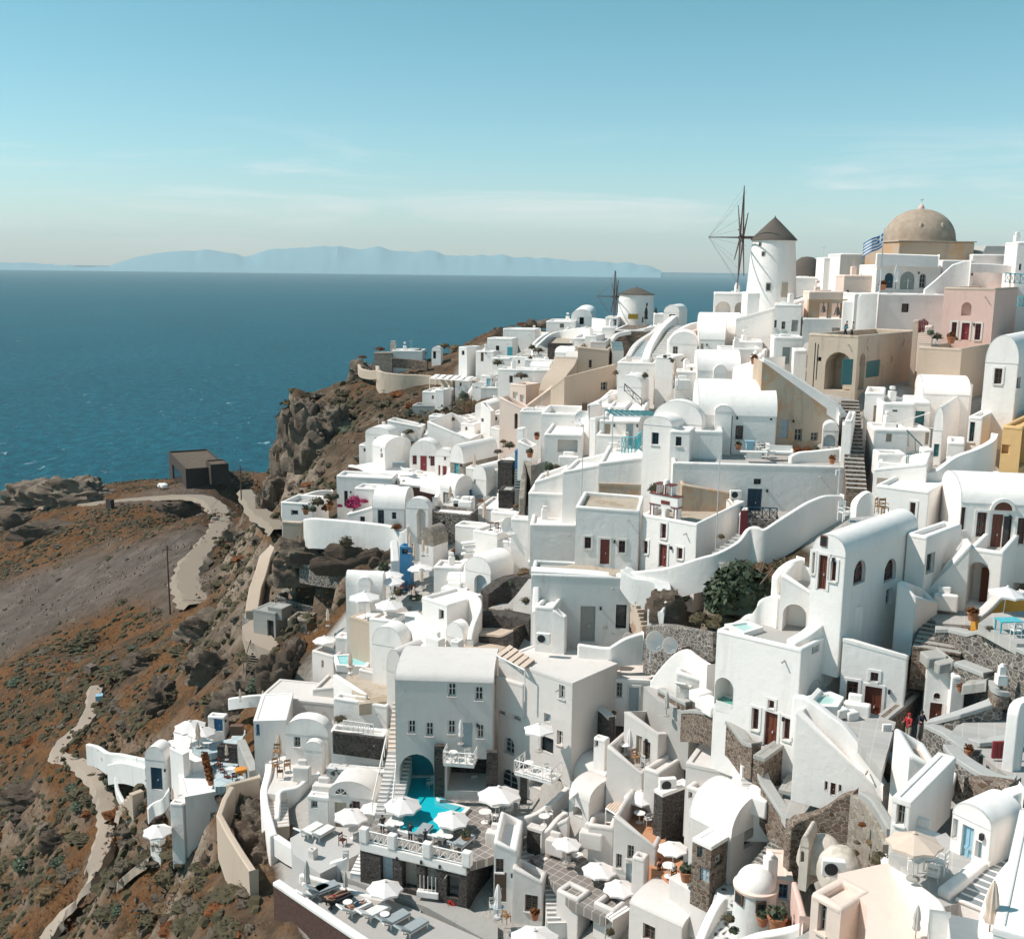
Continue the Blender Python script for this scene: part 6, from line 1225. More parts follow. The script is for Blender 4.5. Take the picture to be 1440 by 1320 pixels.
H('white vaulted chapel with tall red brown door and gable window',1136,1182,1283,884,784,44,62,'vl',dep=5,rise=1.2,base=3,
  ops=[('L',1151,780,1163,829,'d+'),('L',1155,753+29,1156,754+30,'s'),('L',1140,775,1146,806,'w+'),('L',1168,789,1176,817,'w+'),('R',1201,788,1217,820,'wa'),('R',1244,786,1260,816,'wa'),('R',1246,828,1254,850,'w','greyblue'),('R',1263,871,1272,894,'d')])
P=onplane(1159,760,H.last['C'],-H.last['R']);m=MB();L_=H.last['L'];m.obox(P-L_*.2-ZU*.32-H.last['R']*.10,L_*.4,H.last['R']*.12,ZU*.64);o=m.build('window','brown',H.last['root'])
m=MB();m.obox(P-L_*.14-ZU*.25-H.last['R']*.12,L_*.28,H.last['R']*.03,ZU*.5);m.build('pane','glass',o)
H('white house with framed red brown window above the chapel',1228,1302,1350,750,690,36,74,dep=6,roof='flat',ops=[('L',1279,706,1287,731,'w+'),('L',1259,717,1263,730,'s','tan')])
H('white upper terrace house with open niche beside the stone alley',1226,1300,None,702,650,24,78,dep=5,ytl=658,roof='slope',ops=[('L',1232,672,1253,700,'n','',1.6)])
WALL('round white chimney hood beside the alley',[(1205,712,76),(1210,700,76),(1222,692,76),(1232,700,76)],None,.6,drop=2)
chair(1236,722,50,'yellow wooden chair on the small terrace behind the chapel',CH_T,70,1.1);chair(1242,723,10,'second yellow wooden chair behind the chapel',CH_T,70,1.1)
FLOOR('small terrace behind the chapel roof',[(1195,728),(1262,722),(1258,742),(1196,744)],69,'slab',thick=2)
chair(1186,732,20,'white wooden chair behind the chapel gable',CH_W,68,1.3)
H('white block with grey window right of the chapel vault',1270,1297,1346,832,754,46,66.5,dep=4,base=3,roof='flat',ops=[('R',1303,778,1314,805,'o','dullgrey')])
H('white house with open red door and arched fanlight at the right edge',1346,1470,None,780,712,10,70,'vr',dep=6,rise=1.5,base=2,ops=[('L',1351,713,1357,745,'w'),('L',1373,720,1387,755,'w+'),('L',1394,723,1409,774,'d'),('L',1410,726,1422,773,'o','void'),('L',1430,728,1442,765,'w+')])
P=H.last;t=MB();n_=-P['R'];Q=onplane(1410,717,P['C'],n_);L_=P['L']
t.add([Q+n_*.10-L_*.55*math.cos(a*math.pi/10)+ZU*.6*math.sin(a*math.pi/10)for a in range(11)]+[Q-n_*.3-L_*.55*math.cos(a*math.pi/10)+ZU*.6*math.sin(a*math.pi/10)for a in range(11)],[tuple(range(11))]+[(a,a+1,12+a,11+a)for a in range(10)]);t.build('fanlight','brown',P['root'])
t=MB();pr=[(.58,.86)]
for a in range(12):
    c0,c1=a*math.pi/12,(a+1)*math.pi/12;f_=lambda r,c,q:Q+n_*q-L_*r*math.cos(c)+ZU*r*math.sin(c)
    t.add([f_(.56,c0,.16),f_(.78,c0,.16),f_(.78,c1,.16),f_(.56,c1,.16),f_(.78,c0,-1.2),f_(.78,c1,-1.2)],[(0,1,2,3),(1,4,5,2)])
t.build('arched_hood','white',P['root'])
H('white terrace block with big arch and dark brown door',1355,1402,1460,866,776,34,66.5,dep=5,base=1,roof='open',par=.9,rmat='slab',ops=[('L',1359,790,1390,852,'na','',1.8)])
m=MB();C=W(1384,851,68.0);m.obox(C-RT*.35,RT*.75,(0,.06,0),ZU*2.5);tag(m.build('door','brown'),'dark brown door inside the big terrace arch','door')
H('white stair house front with sloping top and half arch',1299,1356,None,866,764,14,67,dep=1.4,ytl=834,roof='slope',base=1,ops=[('L',1318,808,1348,862,'na','',1.)])
H('white wedge wall with curved foot before the half arch',1256,1283,1316,900,838,44,64,dep=2,ytl=816,ytr=846,roof='slope',base=2)
FLOOR('grey paved yard in front of the arches',[(1300,862),(1370,848),(1440,850),(1440,884),(1320,876)],z=G(1340,866)[2]+.3,mat='slab',thick=1)
WALL('ochre yellow curved wall of the parasol terrace',[(1378,868,61),(1390,858,61.5),(1402,846,62),(1412,838,62.5),(1445,833,63.5)],None,.5,'ochre',drop=[1.5,4],cap='warm',curve=True)
FLOOR('ochre terrace floor with turquoise table',[(1376,876),(1395,862),(1450,858),(1450,905),(1430,905)],z=W(1420,888,58)[2],mat='slab',thick=2)
umb(1414,824,50,'white parasol above the ochre yellow wall',U_W,2.2,61);t=thing('table','turquoise painted table on the ochre terrace','table',W(1417,890,58));C=W(1417,890,58);m=MB();m.box(C+ZU*.72,1.25,.8,.06,.1);m.build('tabletop','turq',t)
for sx in(-.55,.55):
    for sy in(-.33,.33):m=MB();m.box(C+np.array([sx,sy,0]),.07,.07,.72);m.build('leg','turq',t)
chair(1428,897,180,'white wooden chair at the turquoise table',CH_W,57.2);bush(1392,884,16,'row of spiky plants beside the turquoise table',B_OL,58.5,.8);pot(1367,872,'round terracotta urn on the stone wall corner',P_R,61,1.)
WALL('long grey stone retaining wall below the ochre terrace',[(1315,884,62.5),(1335,884,62.2),(1360,890,60.5),(1375,886,60),(1400,896,58.5),(1425,908,56.5),(1448,918,55)],None,.6,'stonegrey',drop=[3,4.5],curve=False,cap='grey')
STAIRS('broad stone steps climbing under the curved white wedge',(1283,910),(1300,868),2.6,7,'stonebrown',D0=62,D1=66,tread='concrete')
WALL('low stone bench wall beside the lane',[(1341,930,59.5),(1375,943,58),(1384,947,57.6)],None,.8,'stonegrey',drop=1.0,cap='grey',curve=False)
for i,p in enumerate((((1305,925,60),(1330,922,60)),((1320,934,59.5),(1340,929,59.5)),((1352,962,58),(1388,957,57)),((1370,992,57),(1402,986,56)))):WALL('dark edged lane step '+('at the stair foot','by the low bench wall','in the middle of the lane','near the lower stone wall')[i],p,None,1.2,'concrete',drop=.6,curve=False)
t=thing('tower_model','little white model tower in a round stone bed','ornament',W(1407,962,56));C=W(1407,962,56);m=MB();m.box(C,.5,.5,.55);m.build('base','white',t);m=MB();m.box(C+ZU*.55,.32,.32,.45);m.build('upper_stage','white',t);m=MB();m.lathe(C+ZU,[(.16,0),(.12,.12),(.01,.18)],12);m.build('small_dome','white',t)
WALL('round stone planter wall holding the model tower',[(1391,956,57),(1395,966,56),(1405,972,55.6),(1420,974,55.6)],None,.4,'stonebrown',drop=.9,cap='grey')
H('big white house with arched plunge pool and framed red door',1002,1118,1181,1056,912,43,62,dep=6,base=3,ytl=884,roof='slope',rmat='paving',
  ops=[('L',1001+2,952,1031,992,'na','',1.6),('L',1057,995,1067,1026,'w+'),('L',1075,1001,1093,1050,'d+'),('L',1101,1009,1111,1040,'w+'),('L',1080,984,1089,996,'w+'),('R',1135,956,1155,978,'na','',.8),('R',1142,905,1152,917,'s','dullgrey')])
POOL('small green plunge pool inside the white arch',[(1008,985),(1030,992),(1031,982),(1012,976)],W(1020,986,65)[2]-.1,'poolgreen',.05)
POOL('mint roof pool on top of the big white house',[(1028,879),(1046,888),(1064,882),(1050,876)],W(1046,884,64.6)[2],'poolmint',.4)
WALL('white stair wall rising in a curve to the chapel',[(1118,904,61.8),(1140,892,62.2),(1160,876,62.8),(1175,860,63.2),(1188,850,63.4),(1196,856,63)],None,.8,drop=[5,4])
H('white upper house with tall arch niche above the roof pool',1093,1144,1160,912,836,26,64.5,dep=3,base=2,ytl=806,roof='slope',rmat='slab',ops=[('L',1100,849,1133,905,'na','',1.4)])
WALL('scalloped white wall left of the tall arch niche',[(1040,874,67),(1048,866,66.8),(1056,864,66.5),(1064,854,66.2),(1074,842,66),(1088,838,65.5),(1094,842,65.2)],None,.5,drop=3)
WALL('white curved balcony wall beside the chapel gable',[(1095,812,65.5),(1104,800,66),(1118,790,67),(1130,786,67.5)],None,.5,drop=4)
H('white house with framed door and curved wing front of the lane',1178,1268,1303,1020,922,24,61.5,dep=5,base=2,ytl=897,ytr=917,roof='slope',rmat='concrete',ops=[('L',1190,957,1206,990,'w+'),('L',1215,965,1239,1016,'d+'),('L',1224,945,1235,958,'w+'),('R',1290,980,1300,1013,'d')])
H('white side wing with round window and dark red door',1297,1333,1356,1022,938,20,60.5,dep=3,base=2,ytl=924,ytr=962,roof='slope',ops=[('L',1307,988,1324,1018,'d'),('L',1313,974,1322,983,'wa'),('L',1330,992,1333,1010,'s')])
H('white buttress wall right of the white side wing',1334,1352,1356,1018,950,10,59.6,dep=1,mat='white');pot(1350,972,'orange lamp pot set in the white buttress',FOR and P_R,58.8,.6)
WALL('white swooping parapet of the green jacuzzi terrace',[(1114,978,58.4),(1130,981,57.9),(1148,992,57.5),(1165,1005,57.1),(1185,1020,56.7),(1205,1045,56.2),(1222,1068,55.8),(1243,1106,55.3)],None,.5,drop=[2.5,.8])
H('long white wall house under the swooping parapet with narrow red doors',1114,1241,None,1122,1114,32,55.6,dep=4,base=1.5,ytl=1000,roof='slope',rmat='slab',ops=[('L',1139,1048,1149,1067,'na','',.4),('L',1160,1080,1164,1111,'w'),('L',1168,1088,1175,1118,'d'),('L',1179,1101,1183,1113,'w')])
FLOOR('paved terrace with white benches and the jacuzzi',[(1118,985),(1160,968),(1205,995),(1260,1015),(1240,1085),(1205,1040)],z=W(1190,1010,59)[2],mat='slab',thick=1.5)
POOL('round green jacuzzi beside the white house',[(1140,982),(1152,990),(1170,990),(1176,982),(1165,977)],W(1155,984,60.4)[2]+.3,'poolmint',.5)
for i,(x,y)in enumerate(((1182,1008),(1196,1012))):m=MB();m.box(W(x,y,59),.7,.6,.55,.3);tag(m.build('bench_cube','white',bevel=.08),('white cube seat near the jacuzzi','white cube seat by the framed window')[i],'seat')
H('low stone wall block beside the signboard',1217,1232,1290,1045,1022,40,58.5,dep=1,mat='stonebrown',cap='grey',par=.02)
t=thing('signboard','white folding signboard with dotted panel on the lane','signboard',W(1246,1046,57.5));C=W(1246,1046,57.5);m=MB();m.obox(C-RT*.22,RT*.46,(0,.2,0),ZU*1.1);m.build('board','paint',t);m=MB()
for a in range(4):
    for b in range(7):m.obox(C-RT*.17+RT*.1*a+ZU*(.15+.12*b)+np.array([0,-.01,0]),RT*.05,(0,.012,0),ZU*.05)
m.build('dot_pattern','dullgrey',t)
j,e=standing(.06,.9,.8,.2)
PERSON('man in a red hoodie and beige shorts holding a phone on the lane',W(1276,1044,57.6),j,e,-60,[('hoodie','redcloth',TOP,1.15),('shorts','khaki',SHORT,1.15),('cap','redcloth',HEAD,1.2)])
PERSON('person in dark clothes standing in the shade behind the man in red',W(1293,1040,58.4),j,e,20,[('shirt','dusk',TOP,1.15),('trousers','dullgrey',LEGS,1.12),('hair','hair',HEAD,1.12)])
WALL('grey stone lane wall bending right of the two people',[(1300,1018,57),(1325,1030,55),(1358,1055,52)],None,.7,'stonegrey',drop=[1.6,2],cap='grey',curve=False);WALL('dark stone trough wall behind the lane',[(1302,1016,57.2),(1350,1004,56),(1395,990,56),(1412,980,56)],None,.6,'stonegrey',drop=1.2,cap='grey',curve=False)
FLOOR('grey paved square at the right edge',[(1330,1040),(1345,1020),(1400,996),(1445,990),(1445,1110),(1400,1078),(1365,1050)],z=W(1400,1040,54)[2],mat='slab',thick=2)
WALL('grey stone wall along the lower side of the square',[(1327,1046,53),(1340,1062,51),(1375,1085,48.5),(1400,1096,47.5),(1425,1100,47)],None,.7,'stonegrey',drop=2.2,cap='grey');WALL('stone gate wall around the red wooden panel',[(1362,1038,54),(1378,1044,53),(1395,1042,53),(1440,1036,52.5)],None,.5,'stonegrey',drop=1.2,cap='grey',curve=False)
m=MB();C=W(1395,1066,51.6);m.obox(C,RT*.92,(0,.12,0),ZU*.85)
for k in range(5):m.obox(C+RT*(.04+.18*k)+np.array([0,-.03,0]),RT*.14,(0,.04,0),ZU*.83)
tag(m.build('wooden_gate','timber' and 'red'),'low red brown plank gate in the stone wall','gate');pot(1362,1062,'round rust bowl beside the plank gate',P_R,51.5,.7)
WALL('white tall wall sliver at the right edge of the square',[(1432,1010,50),(1436,990,50),(1446,985,50)],None,.5,drop=4)
WALL('heap of dark lava stones along the lower lane',[(1355,1092,48),(1380,1098,47),(1420,1106,46)],None,1.0,'stonebrown',drop=1.6)
WALL('stone wall below the bench steps of the lane',[(1244,1056,57),(1262,1080,55),(1270,1095,54)],None,.6,'stonebrown',drop=2,cap='grey',curve=False);WALL('narrow dark stone post wall beside the white shed',[(1264,1058,54.5),(1272,1056,54.5)],None,.5,'stonebrown',drop=3,curve=False)
H('white shed with half open red door below the stone wall',1275,1320,1326,1118,1082,6,51,dep=3,ytl=1060,roof='slope',rmat='sand',ops=[('L',1292,1091,1313,1114,'d','red')])
H('white boxed roof unit beside the white shed',1320,1338,1350,1120,1104,30,49.5,dep=1,base=.3)
H('white house with window left of the beige parasol',1252,1277,1340,1172,1128,40,44,dep=3,base=1.5,par=.05,ops=[('L',1260,1131,1272,1160,'w','dullgrey')])
H('rounded white house with pale blue shuttered door at the lower right',1334,1388,1430,1232,1168,56,41.2,'vl',dep=5,rise=.7,base=3,ops=[('L',1339,1150,1346,1179,'s','sky'),('L',1351,1160,1367,1222,'d','sky'),('L',1371,1182,1380,1211,'s','sky')])
WALL('white outer wing of the pale blue door house',[(1388,1172,42),(1410,1172,43),(1424,1168,43.5),(1428,1145,44),(1424,1120,45),(1440,1110,45)],None,.6,drop=3)
FLOOR('grey terrace with white chairs before the pale blue door',[(1250,1200),(1330,1170),(1388,1232),(1345,1270),(1325,1275)],z=W(1330,1245,40)[2],mat='slab',thick=3)
WALL('thick white parapet sweeping down the chair terrace',[(1248,1199,44),(1262,1212,42.6),(1285,1235,40.5),(1310,1254,38.8),(1326,1268,37.6),(1333,1285,36.6)],None,.5,drop=2.2,side=-1);WALL('white parapet between the chair terrace and the grey stairs',[(1335,1256,39),(1355,1240,39.5),(1388,1213,41)],None,.5,drop=1.3,curve=False)
umb(1290,1166,78,'beige parasol over the white chairs at the lower right',U_T,2.4,39.3)
for i,(x,y,a)in enumerate(((1311,1243,150),(1322,1226,230),(1287,1224,40))):chair(x,y,a,('nearest white wooden chair on the grey terrace','white wooden chair behind the round table','white wooden chair at the left under the beige parasol')[i],CH_W,40.5,1.)
table(1298,1228,'white round table under the beige parasol',T_W,41,1.2);table(1283,1216,'second white table at the left of the grey terrace',T_W,42,1.1)
STAIRS('grey white edged stair coming down from the right edge',(1344,1262),(1412,1195),1.9,10,'white',D0=39,D1=42.5,tread='stairgrey');STAIRS('upper part of the grey stair at the right edge',(1414,1192),(1427,1120),2.2,9,'white',D0=42.5,D1=46,tread='stairgrey')
STAIRS('lower grey stair with white edges at the bottom right',(1338,1322),(1334,1284),2.0,6,'white',D0=34,D1=37,tread='stairgrey')
WALL('big white curved wall at the lower right corner',[(1378,1330,34),(1376,1296,35.5),(1384,1262,37),(1398,1232,38.5),(1420,1206,40),(1445,1192,41)],None,.8,drop=3,side=-1)
H('white rounded roof mass at the lower right corner',1392,1440,1470,1372,1318,30,33.5,dep=4,par=.04)
cumb(1390,1238,1322,'folded beige parasol by the big white curved wall',C_T,35)
H('peach house with grey window at the bottom',1137,1178,1219,1345,1277,52,39.5,dep=4,mat='peach',base=4,rmat='peach',ops=[('L',1150,1263,1162,1312,'w','dullgrey'),('R',1214,1302,1219,1322,'o','black')])
FLOOR('flat peach coloured roof terrace at the bottom',[(1178,1228),(1250,1212),(1285,1245),(1325,1280),(1345,1325),(1215,1335),(1220,1275)],z=H.last['zt']-.03,mat='peach',name='peach_roof',thick=3,kind='thing',cat='roof terrace')
cumb(1287,1272,1322,'folded grey white parasol on the peach roof',C_G,37.5);ac(1171,1232,'white framed air conditioner on the peach house roof',42.5,-10,1.)
bush(1237,1212,36,'olive green bush at the corner of the peach roof',B_OL,43.5,1.25)
WALL('sloping brown stone wall under the jacuzzi lane',[(1112,1165,56),(1122,1156,56),(1135,1150,56),(1160,1138,55.5),(1180,1122,55),(1200,1116,54.5)],None,.7,'stonebrown',drop=4);WALL('brown stone bank below the long white wall house',[(1195,1116,54),(1215,1130,52.5),(1232,1160,50),(1245,1190,48)],None,.7,'stonelight',drop=4)
WALL('pale coping wall going down beside the stone bank',[(1206,1112,53.5),(1222,1122,52),(1238,1146,50),(1250,1168,48.5)],None,.5,'concrete',drop=1.5)
for i,(x,y,w,p)in enumerate(((1212,1160,18,B_RU),(1225,1185,22,B_DR),(1205,1185,14,B_GR),(1200,1200,22,B_DR))):bush(x,y,w,('rust weeds on the stone bank','dry weeds below the stone bank','grey weeds beside the ruined domes','straw weeds behind the peach house')[i],p,51,.9)
ROCK('weathered whitewashed ruin dome',1156,1194,52.5,2.3,1.5,2.2,31,'ruin',n=30,name='ruined_dome',cat='ruined dome',rough=.05,lump=.05);ROCK('second crumbling whitewashed dome behind the white pipe wall',1182,1216,50.5,2.1,1.7,2.1,33,'ruin',n=30,name='ruined_dome',cat='ruined dome',rough=.06,lump=.06)
H('old white arched bell niche beside the ruined domes',1122,1134,1146,1240,1192,30,51.5,'vl',dep=1.6,rise=.6,mat='ruin',base=.5,ops=[('L',1124,1196,1131,1212,'na','',.4)])
FLOOR('planted terrace with earth beds left of the hotel',[(486,952),(520,944),(562,958),(560,984),(505,990)],D=93,anchor=(530,968),mat='earth',thick=1)
WALL('white low wall around the planted terrace',[(468,948,95),(490,962,93),(515,978,91.5),(545,992,90)],None,.4,drop=2.5)
H('white stepped block with vents below the planted terrace',470,545,552,1024,992,14,90,dep=5,mat='white',rmat='white',ytl=980,base=3)
H('white slanting roof block at the head of the steep staircase',505,556,562,985,952,24,94,dep=4,ytl=940,rmat='white')
H('white inner wall of the small patio',950,1000,1004,1000,960,10,71.8,dep=1,base=2,ytl=944,mat='white2')
H('low white house roof between the plain white house and the church',742,790,800,812,792,10,98,dep=6,rmat='white',par=.1)
bush(738,806,26,'golden dry grass clump at the passage wall',B_DR,97.5,1.)
H('white terrace house under the sand coloured house',742,800,808,600,584,8,123,dep=6,rmat='white',par=.4)
H('white roof terrace between stone vault and striped steps',655,705,712,672,660,18,120,dep=5,rmat='white',mat='white')
H('white low house before the striped steps',690,728,734,742,722,22,108,dep=6,rmat='white',mat='white2')
H('white flat house above the plain white house',640,690,700,764,742,20,107,dep=5,rmat='white',par=.5)
H('white step terrace beside the vaulted passage',690,740,748,790,764,26,102,dep=5,rmat='paving',par=.4,mat='white2')
H('white house wedge above the red shutters',626,668,680,655,640,20,131,dep=6,rmat='white',ytl=634)
H('white walled garden house right of the smooth white house',690,716,724,640,606,24,132,dep=5,rmat='white',mat='white',ytl=600)
H('white roofed house row above the cream house',700,752,760,545,520,14,146,dep=6,rmat='white',ops=[('L',716,528,721,538,'o','dullgrey')])
H('white court house above the stair court',738,790,798,520,506,8,152,dep=6,rmat='white',mat='white2')
H('small white house with flat roof near the ridge path',790,846,852,480,466,8,168,dep=6,rmat='white',par=.3)
H('white house row behind the dark stone terrace',806,862,868,496,476,8,152,dep=6,rmat='white',par=.4,ops=[('L',830,482,835,492,'o','dullgrey')])
H('low white house on the upper edge path',716,766,772,484,470,8,180,dep=6,rmat='white',par=.3)
for i,(xl,xc,yb,yt,D,k)in enumerate(((640,664,548,534,162,'flat'),(664,686,560,545,158,'vl'),(722,750,516,502,158,'flat'),(745,772,532,518,150,'vr'),(756,782,550,536,144,'flat'),(600,622,560,549,163,'flat'),(690,716,596,582,140,'flat'),(668,690,585,574,144,'vl'),(648,668,610,596,141,'flat'),(505,530,640,626,144,'flat'),(780,806,512,497,149,'vr'),(806,826,546,532,138,'flat'),(864,884,536,522,132,'vl'),(884,908,552,538,126,'flat'),(590,612,640,628,139,'flat'),(536,556,612,600,150,'flat'))):H(('white cube by the thatched shed','little white vault under the stair court','white cube above the cream stair house','low white vault behind the sand wall','white cube near the turquoise pool wall','white cube on the middle slope','white cube below the cream side wall','small white vault above the smooth house','white cube beside the hole gable','low white cube left of the domed white house','white vault under the dark stone terrace','white cube touching the large sand house','small white vault before the winding parapet','white cube below the winding parapet','white cube above the red door vault','white cube at the grey stair house')[i],xl,xc,None,yb,yt,10+(i*7)%20,D,k,dep=4+i%3,rise=.8,ops=[('L',xl+6,yt+4,xl+9,yt+9,'o','dullgrey')]if k=='flat' else())
for i,(pts,dr,mt)in enumerate(([((420,792,117),(450,797,115),(485,800,113)),2.2,'stonegrey'],[((448,776,117),(490,780,114.5),(540,786,111.5)),2.,'stonegrey'],[((395,812,124),(425,818,121),(460,822,119)),1.8,'stonelight'],[((340,862,126),(352,880,122),(350,900,119)),1.6,'stonegrey'],[((372,918,112),(395,926,110),(418,930,108)),1.6,'stonegrey'],[((210,1120,104),(232,1130,102),(246,1150,99)),1.2,'stonegrey'],[((440,742,118.5),(470,747,117),(500,750,115)),1.4,'stonedark'])):
    WALL('ruined dry stone terrace wall '+('in the rocks under the long curved wall','high under the long curved wall','beside the dusty flat yard','left of the concrete ruin','below the concrete ruin','below the vaulted hut with the dark blue door','tucked against the long curved wall')[i],pts,None,.6,mt,drop=dr)
for i,(x,y,D,w,d,h,yw)in enumerate(((640,835,97,2.4,1,.6,20),(612,905,90,1.6,.8,.6,40),(700,1178,73.5,1.6,.7,.5,14),(782,1190,72.5,1.4,.6,.5,30),(832,1180,72,1.6,.7,.6,20),(1010,1140,63.5,1.8,.8,.6,30),(985,1150,65,1.2,.8,.5,40),(455,1112,83,1.6,.8,.6,10),(425,1088,87,1.4,.7,.7,9),(505,1100,83,1.4,.6,.5,8),(880,640,101,1.6,.6,.5,10),(800,648,108,2,.7,.5,10),(655,712,114,1.5,.7,.6,14),(590,672,131,1.6,.6,.5,8),(960,540,113,1.6,.7,.5,8),(1250,740,71,1.6,.7,.6,30),(1330,845,66.3,1.4,.5,.45,20),(1205,1000,59.6,1.4,.6,.5,24),(1065,1130,61,1.4,.7,.5,40),(1300,1180,44.5,1.2,.5,.4,40))):
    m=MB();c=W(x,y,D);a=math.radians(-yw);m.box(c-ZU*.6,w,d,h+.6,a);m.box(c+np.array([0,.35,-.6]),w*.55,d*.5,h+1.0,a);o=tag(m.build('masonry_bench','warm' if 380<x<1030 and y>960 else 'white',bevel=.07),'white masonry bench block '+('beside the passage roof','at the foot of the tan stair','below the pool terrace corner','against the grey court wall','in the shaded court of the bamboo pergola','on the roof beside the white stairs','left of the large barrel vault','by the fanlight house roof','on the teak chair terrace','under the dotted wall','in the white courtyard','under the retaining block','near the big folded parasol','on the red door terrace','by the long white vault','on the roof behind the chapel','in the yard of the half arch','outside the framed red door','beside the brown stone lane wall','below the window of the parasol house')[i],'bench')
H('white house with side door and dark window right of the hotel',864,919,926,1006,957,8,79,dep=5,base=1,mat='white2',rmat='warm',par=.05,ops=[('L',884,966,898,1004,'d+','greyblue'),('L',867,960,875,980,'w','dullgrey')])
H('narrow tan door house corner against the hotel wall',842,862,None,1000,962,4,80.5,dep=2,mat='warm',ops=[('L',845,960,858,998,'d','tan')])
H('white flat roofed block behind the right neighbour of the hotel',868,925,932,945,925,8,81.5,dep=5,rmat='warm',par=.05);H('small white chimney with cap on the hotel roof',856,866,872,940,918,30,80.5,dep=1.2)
dish(914,932,'big white satellite dish standing on the flat roof',75.8,20,1.6);dish(936,932,'second pale satellite dish beside the curved wall',75.2,20,1.3);dish(881,915,'brown rimmed small dish on the roof wall',81,10,1.)
WALL('white wall swooping up right of the satellite dishes',[(914,958,75.5),(924,944,75),(938,928,74.2),(950,918,73.6),(962,914,73),(972,921,72.3),(985,930,71.3),(996,936,70.5)],None,.5,drop=[4,5.5])
FLOOR('small paved patio behind the brown stone railing wall',[(905,965),(960,955),(1000,985),(970,1005),(925,985)],z=W(950,985,73.2)[2],mat='paving',thick=4)
WALL('brown brick stone wall with pale top behind the folded parasol',[(925,968,74),(945,978,72.6),(965,988,71)],None,.5,'stonebrown',drop=2.4,cap='grey',curve=False);WALL('curving brown stone wall with grey top below the big white house',[(958,999,70),(975,998,68.5),(1000,1003,66.5),(1022,1014,65),(1034,1028,64),(1045,1042,63),(1058,1046,62)],None,.6,'stonebrown',drop=2.2,cap='concrete')
cumb(937,972,1006,'folded pale parasol against the brown stone wall',C_G,72);lounger(965,972,150,'white lounger raised high on the patio',L_W,72)
for i,(x,y)in enumerate(((985,985),(994,996),(1003,1003))):m=MB();m.box(W(x,y,69-i),1.2,1.0,.7,.5);tag(m.build('step_block','white',bevel=.08),('upper white step block by the plunge pool arch','middle white step block by the plunge pool arch','lower white step block by the plunge pool arch')[i],'step')
bush(863,1003,12,'dry brown plant by the tan door',B_DR,78,1.2)
WALL('dark stone screen wall beside the hotel wall',[(838,992,78),(848,1000,77),(856,1008,76)],None,.5,'stonedark',drop=3,cap='warm',curve=False)
H('white house with sloping terrace parapet and glass door',876,924,1030,1088,1032,42,72.5,dep=6,base=2,ytl=1000,ytr=1026,roof='slope',rmat='paving',ops=[('L',894,1034,902,1082,'d','tan'),('L',904,1042,914,1072,'w','timber'),('R',985,1040,1002,1076,'d','tan')])
for i,(x,y,a)in enumerate(((932,1026,30),(943,1024,60))):lounger(x,y,a,('tan deck chair on the sloping parapet terrace','second tan deck chair on the sloping parapet terrace')[i],L_W,74.6)
table(934,1018,'white round table on the sloping parapet terrace',T_W,73.5,1.1);cumb(885,1024,1066,'folded white parasol by the glass door',C_W,74);table(878,1060,'white table beside the glass door',T_W,74);chair(893,1072,30,'tan chair in front of the glass door',CH_T,73);chair(907,1078,120,'pale chair with cushion by the glass door',CH_G,72.5)
H('white terrace front wall house with slanting parapet',852,902,924,1122,1087,30,72,dep=3,base=2,ytl=1048,roof='slope',rmat='paving');H('pale narrow house wall with small window beneath the hotel corner',834,850,856,1090,1040,34,75,dep=3,mat='white2',ops=[('L',836,1030+8,841,1050,'o','greyblue')])
STAIRS('white stairs going up along the brown stone wall',(1044,1078),(1018,1030),1.5,10,'white',D0=63,D1=67.5,tread='roofgrey');STAIRS('white stairs beside the long vaulted roof',(1050,1126),(1040,1090),2.0,6,'white',D0=61,D1=63.5,tread='roofgrey')
H('flat white house with grey roof edge below the glass door house',963,1026,1046,1128,1086,26,66,dep=5,base=3,par=.1);H('white step house with small openings left of the vaulted roof',963,985,1000,1165,1112,40,66,dep=4,base=3,ops=[('L',968,1103+10,973,1122,'o','dullgrey')])
H('large white barrel vaulted house with rounded gable to the right',968,1025,1084,1232,1178,50,60.5,'vr',dep=8,rise=1.9,base=2,rmat='white',ops=[('R',1046,1180,1059,1190,'o','dullgrey')])
P=H.last;Q=onplane(1052,1172,P['C'],np.array([P['R'][1],-P['R'][0],0]));m=MB();n_=np.array([P['R'][1],-P['R'][0],0]);m.obox(Q-P['R']*.35-ZU*.25-n_*.02,P['R']*.7,n_*.1,ZU*.5);m.build('vent','dullgrey',P['root'])
H('dark lava stone annex with white roof and small windows',972,998,1027,1238,1190,46,59.5,dep=3,mat='stonebrown',cap='white',rmat='white',base=2,par=.03,ops=[('L',980,1190,988,1206,'w','greyblue'),('R',1006,1201,1016,1215,'w','trim'),('L',984,1220,997,1240,'d','greyblue')])
STAIRS('dark shaded stone steps down the side of the vaulted house',(1035,1240),(1088,1178),1.4,12,'stonegrey',D0=58,D1=60,tread='concrete')
H('brown stone block with white slab roof below the red door',1058,1073,1132,1100,1066,40,61,dep=2,mat='stonebrown',cap='concrete',rmat='concrete',par=.02,base=3)
WALL('brown stone lane wall running down beside the jacuzzi yard',[(1062,1076,61.5),(1070,1098,60.8),(1085,1122,60),(1098,1142,59),(1110,1160,58)],None,.6,'stonebrown',drop=2.6,cap='grey',curve=False)
H('grey hot tub platform with pale doors',1094,1122,1160,1140,1116,28,60,dep=3,mat='concrete',rmat='concrete',par=.02,ops=[('L',1100,1117,1113,1135,'s','greyblue')]);POOL('dark green hot tub on the grey platform',[(1108,1098),(1122,1108),(1139,1105),(1126,1095)],W(1122,1104,61)[2],'poolgreen',.3)
FLOOR('grey yard in front of the hot tub platform',[(1078,1106),(1165,1098),(1180,1130),(1130,1152),(1105,1150)],z=W(1125,1142,58.8)[2],mat='slab',thick=2)
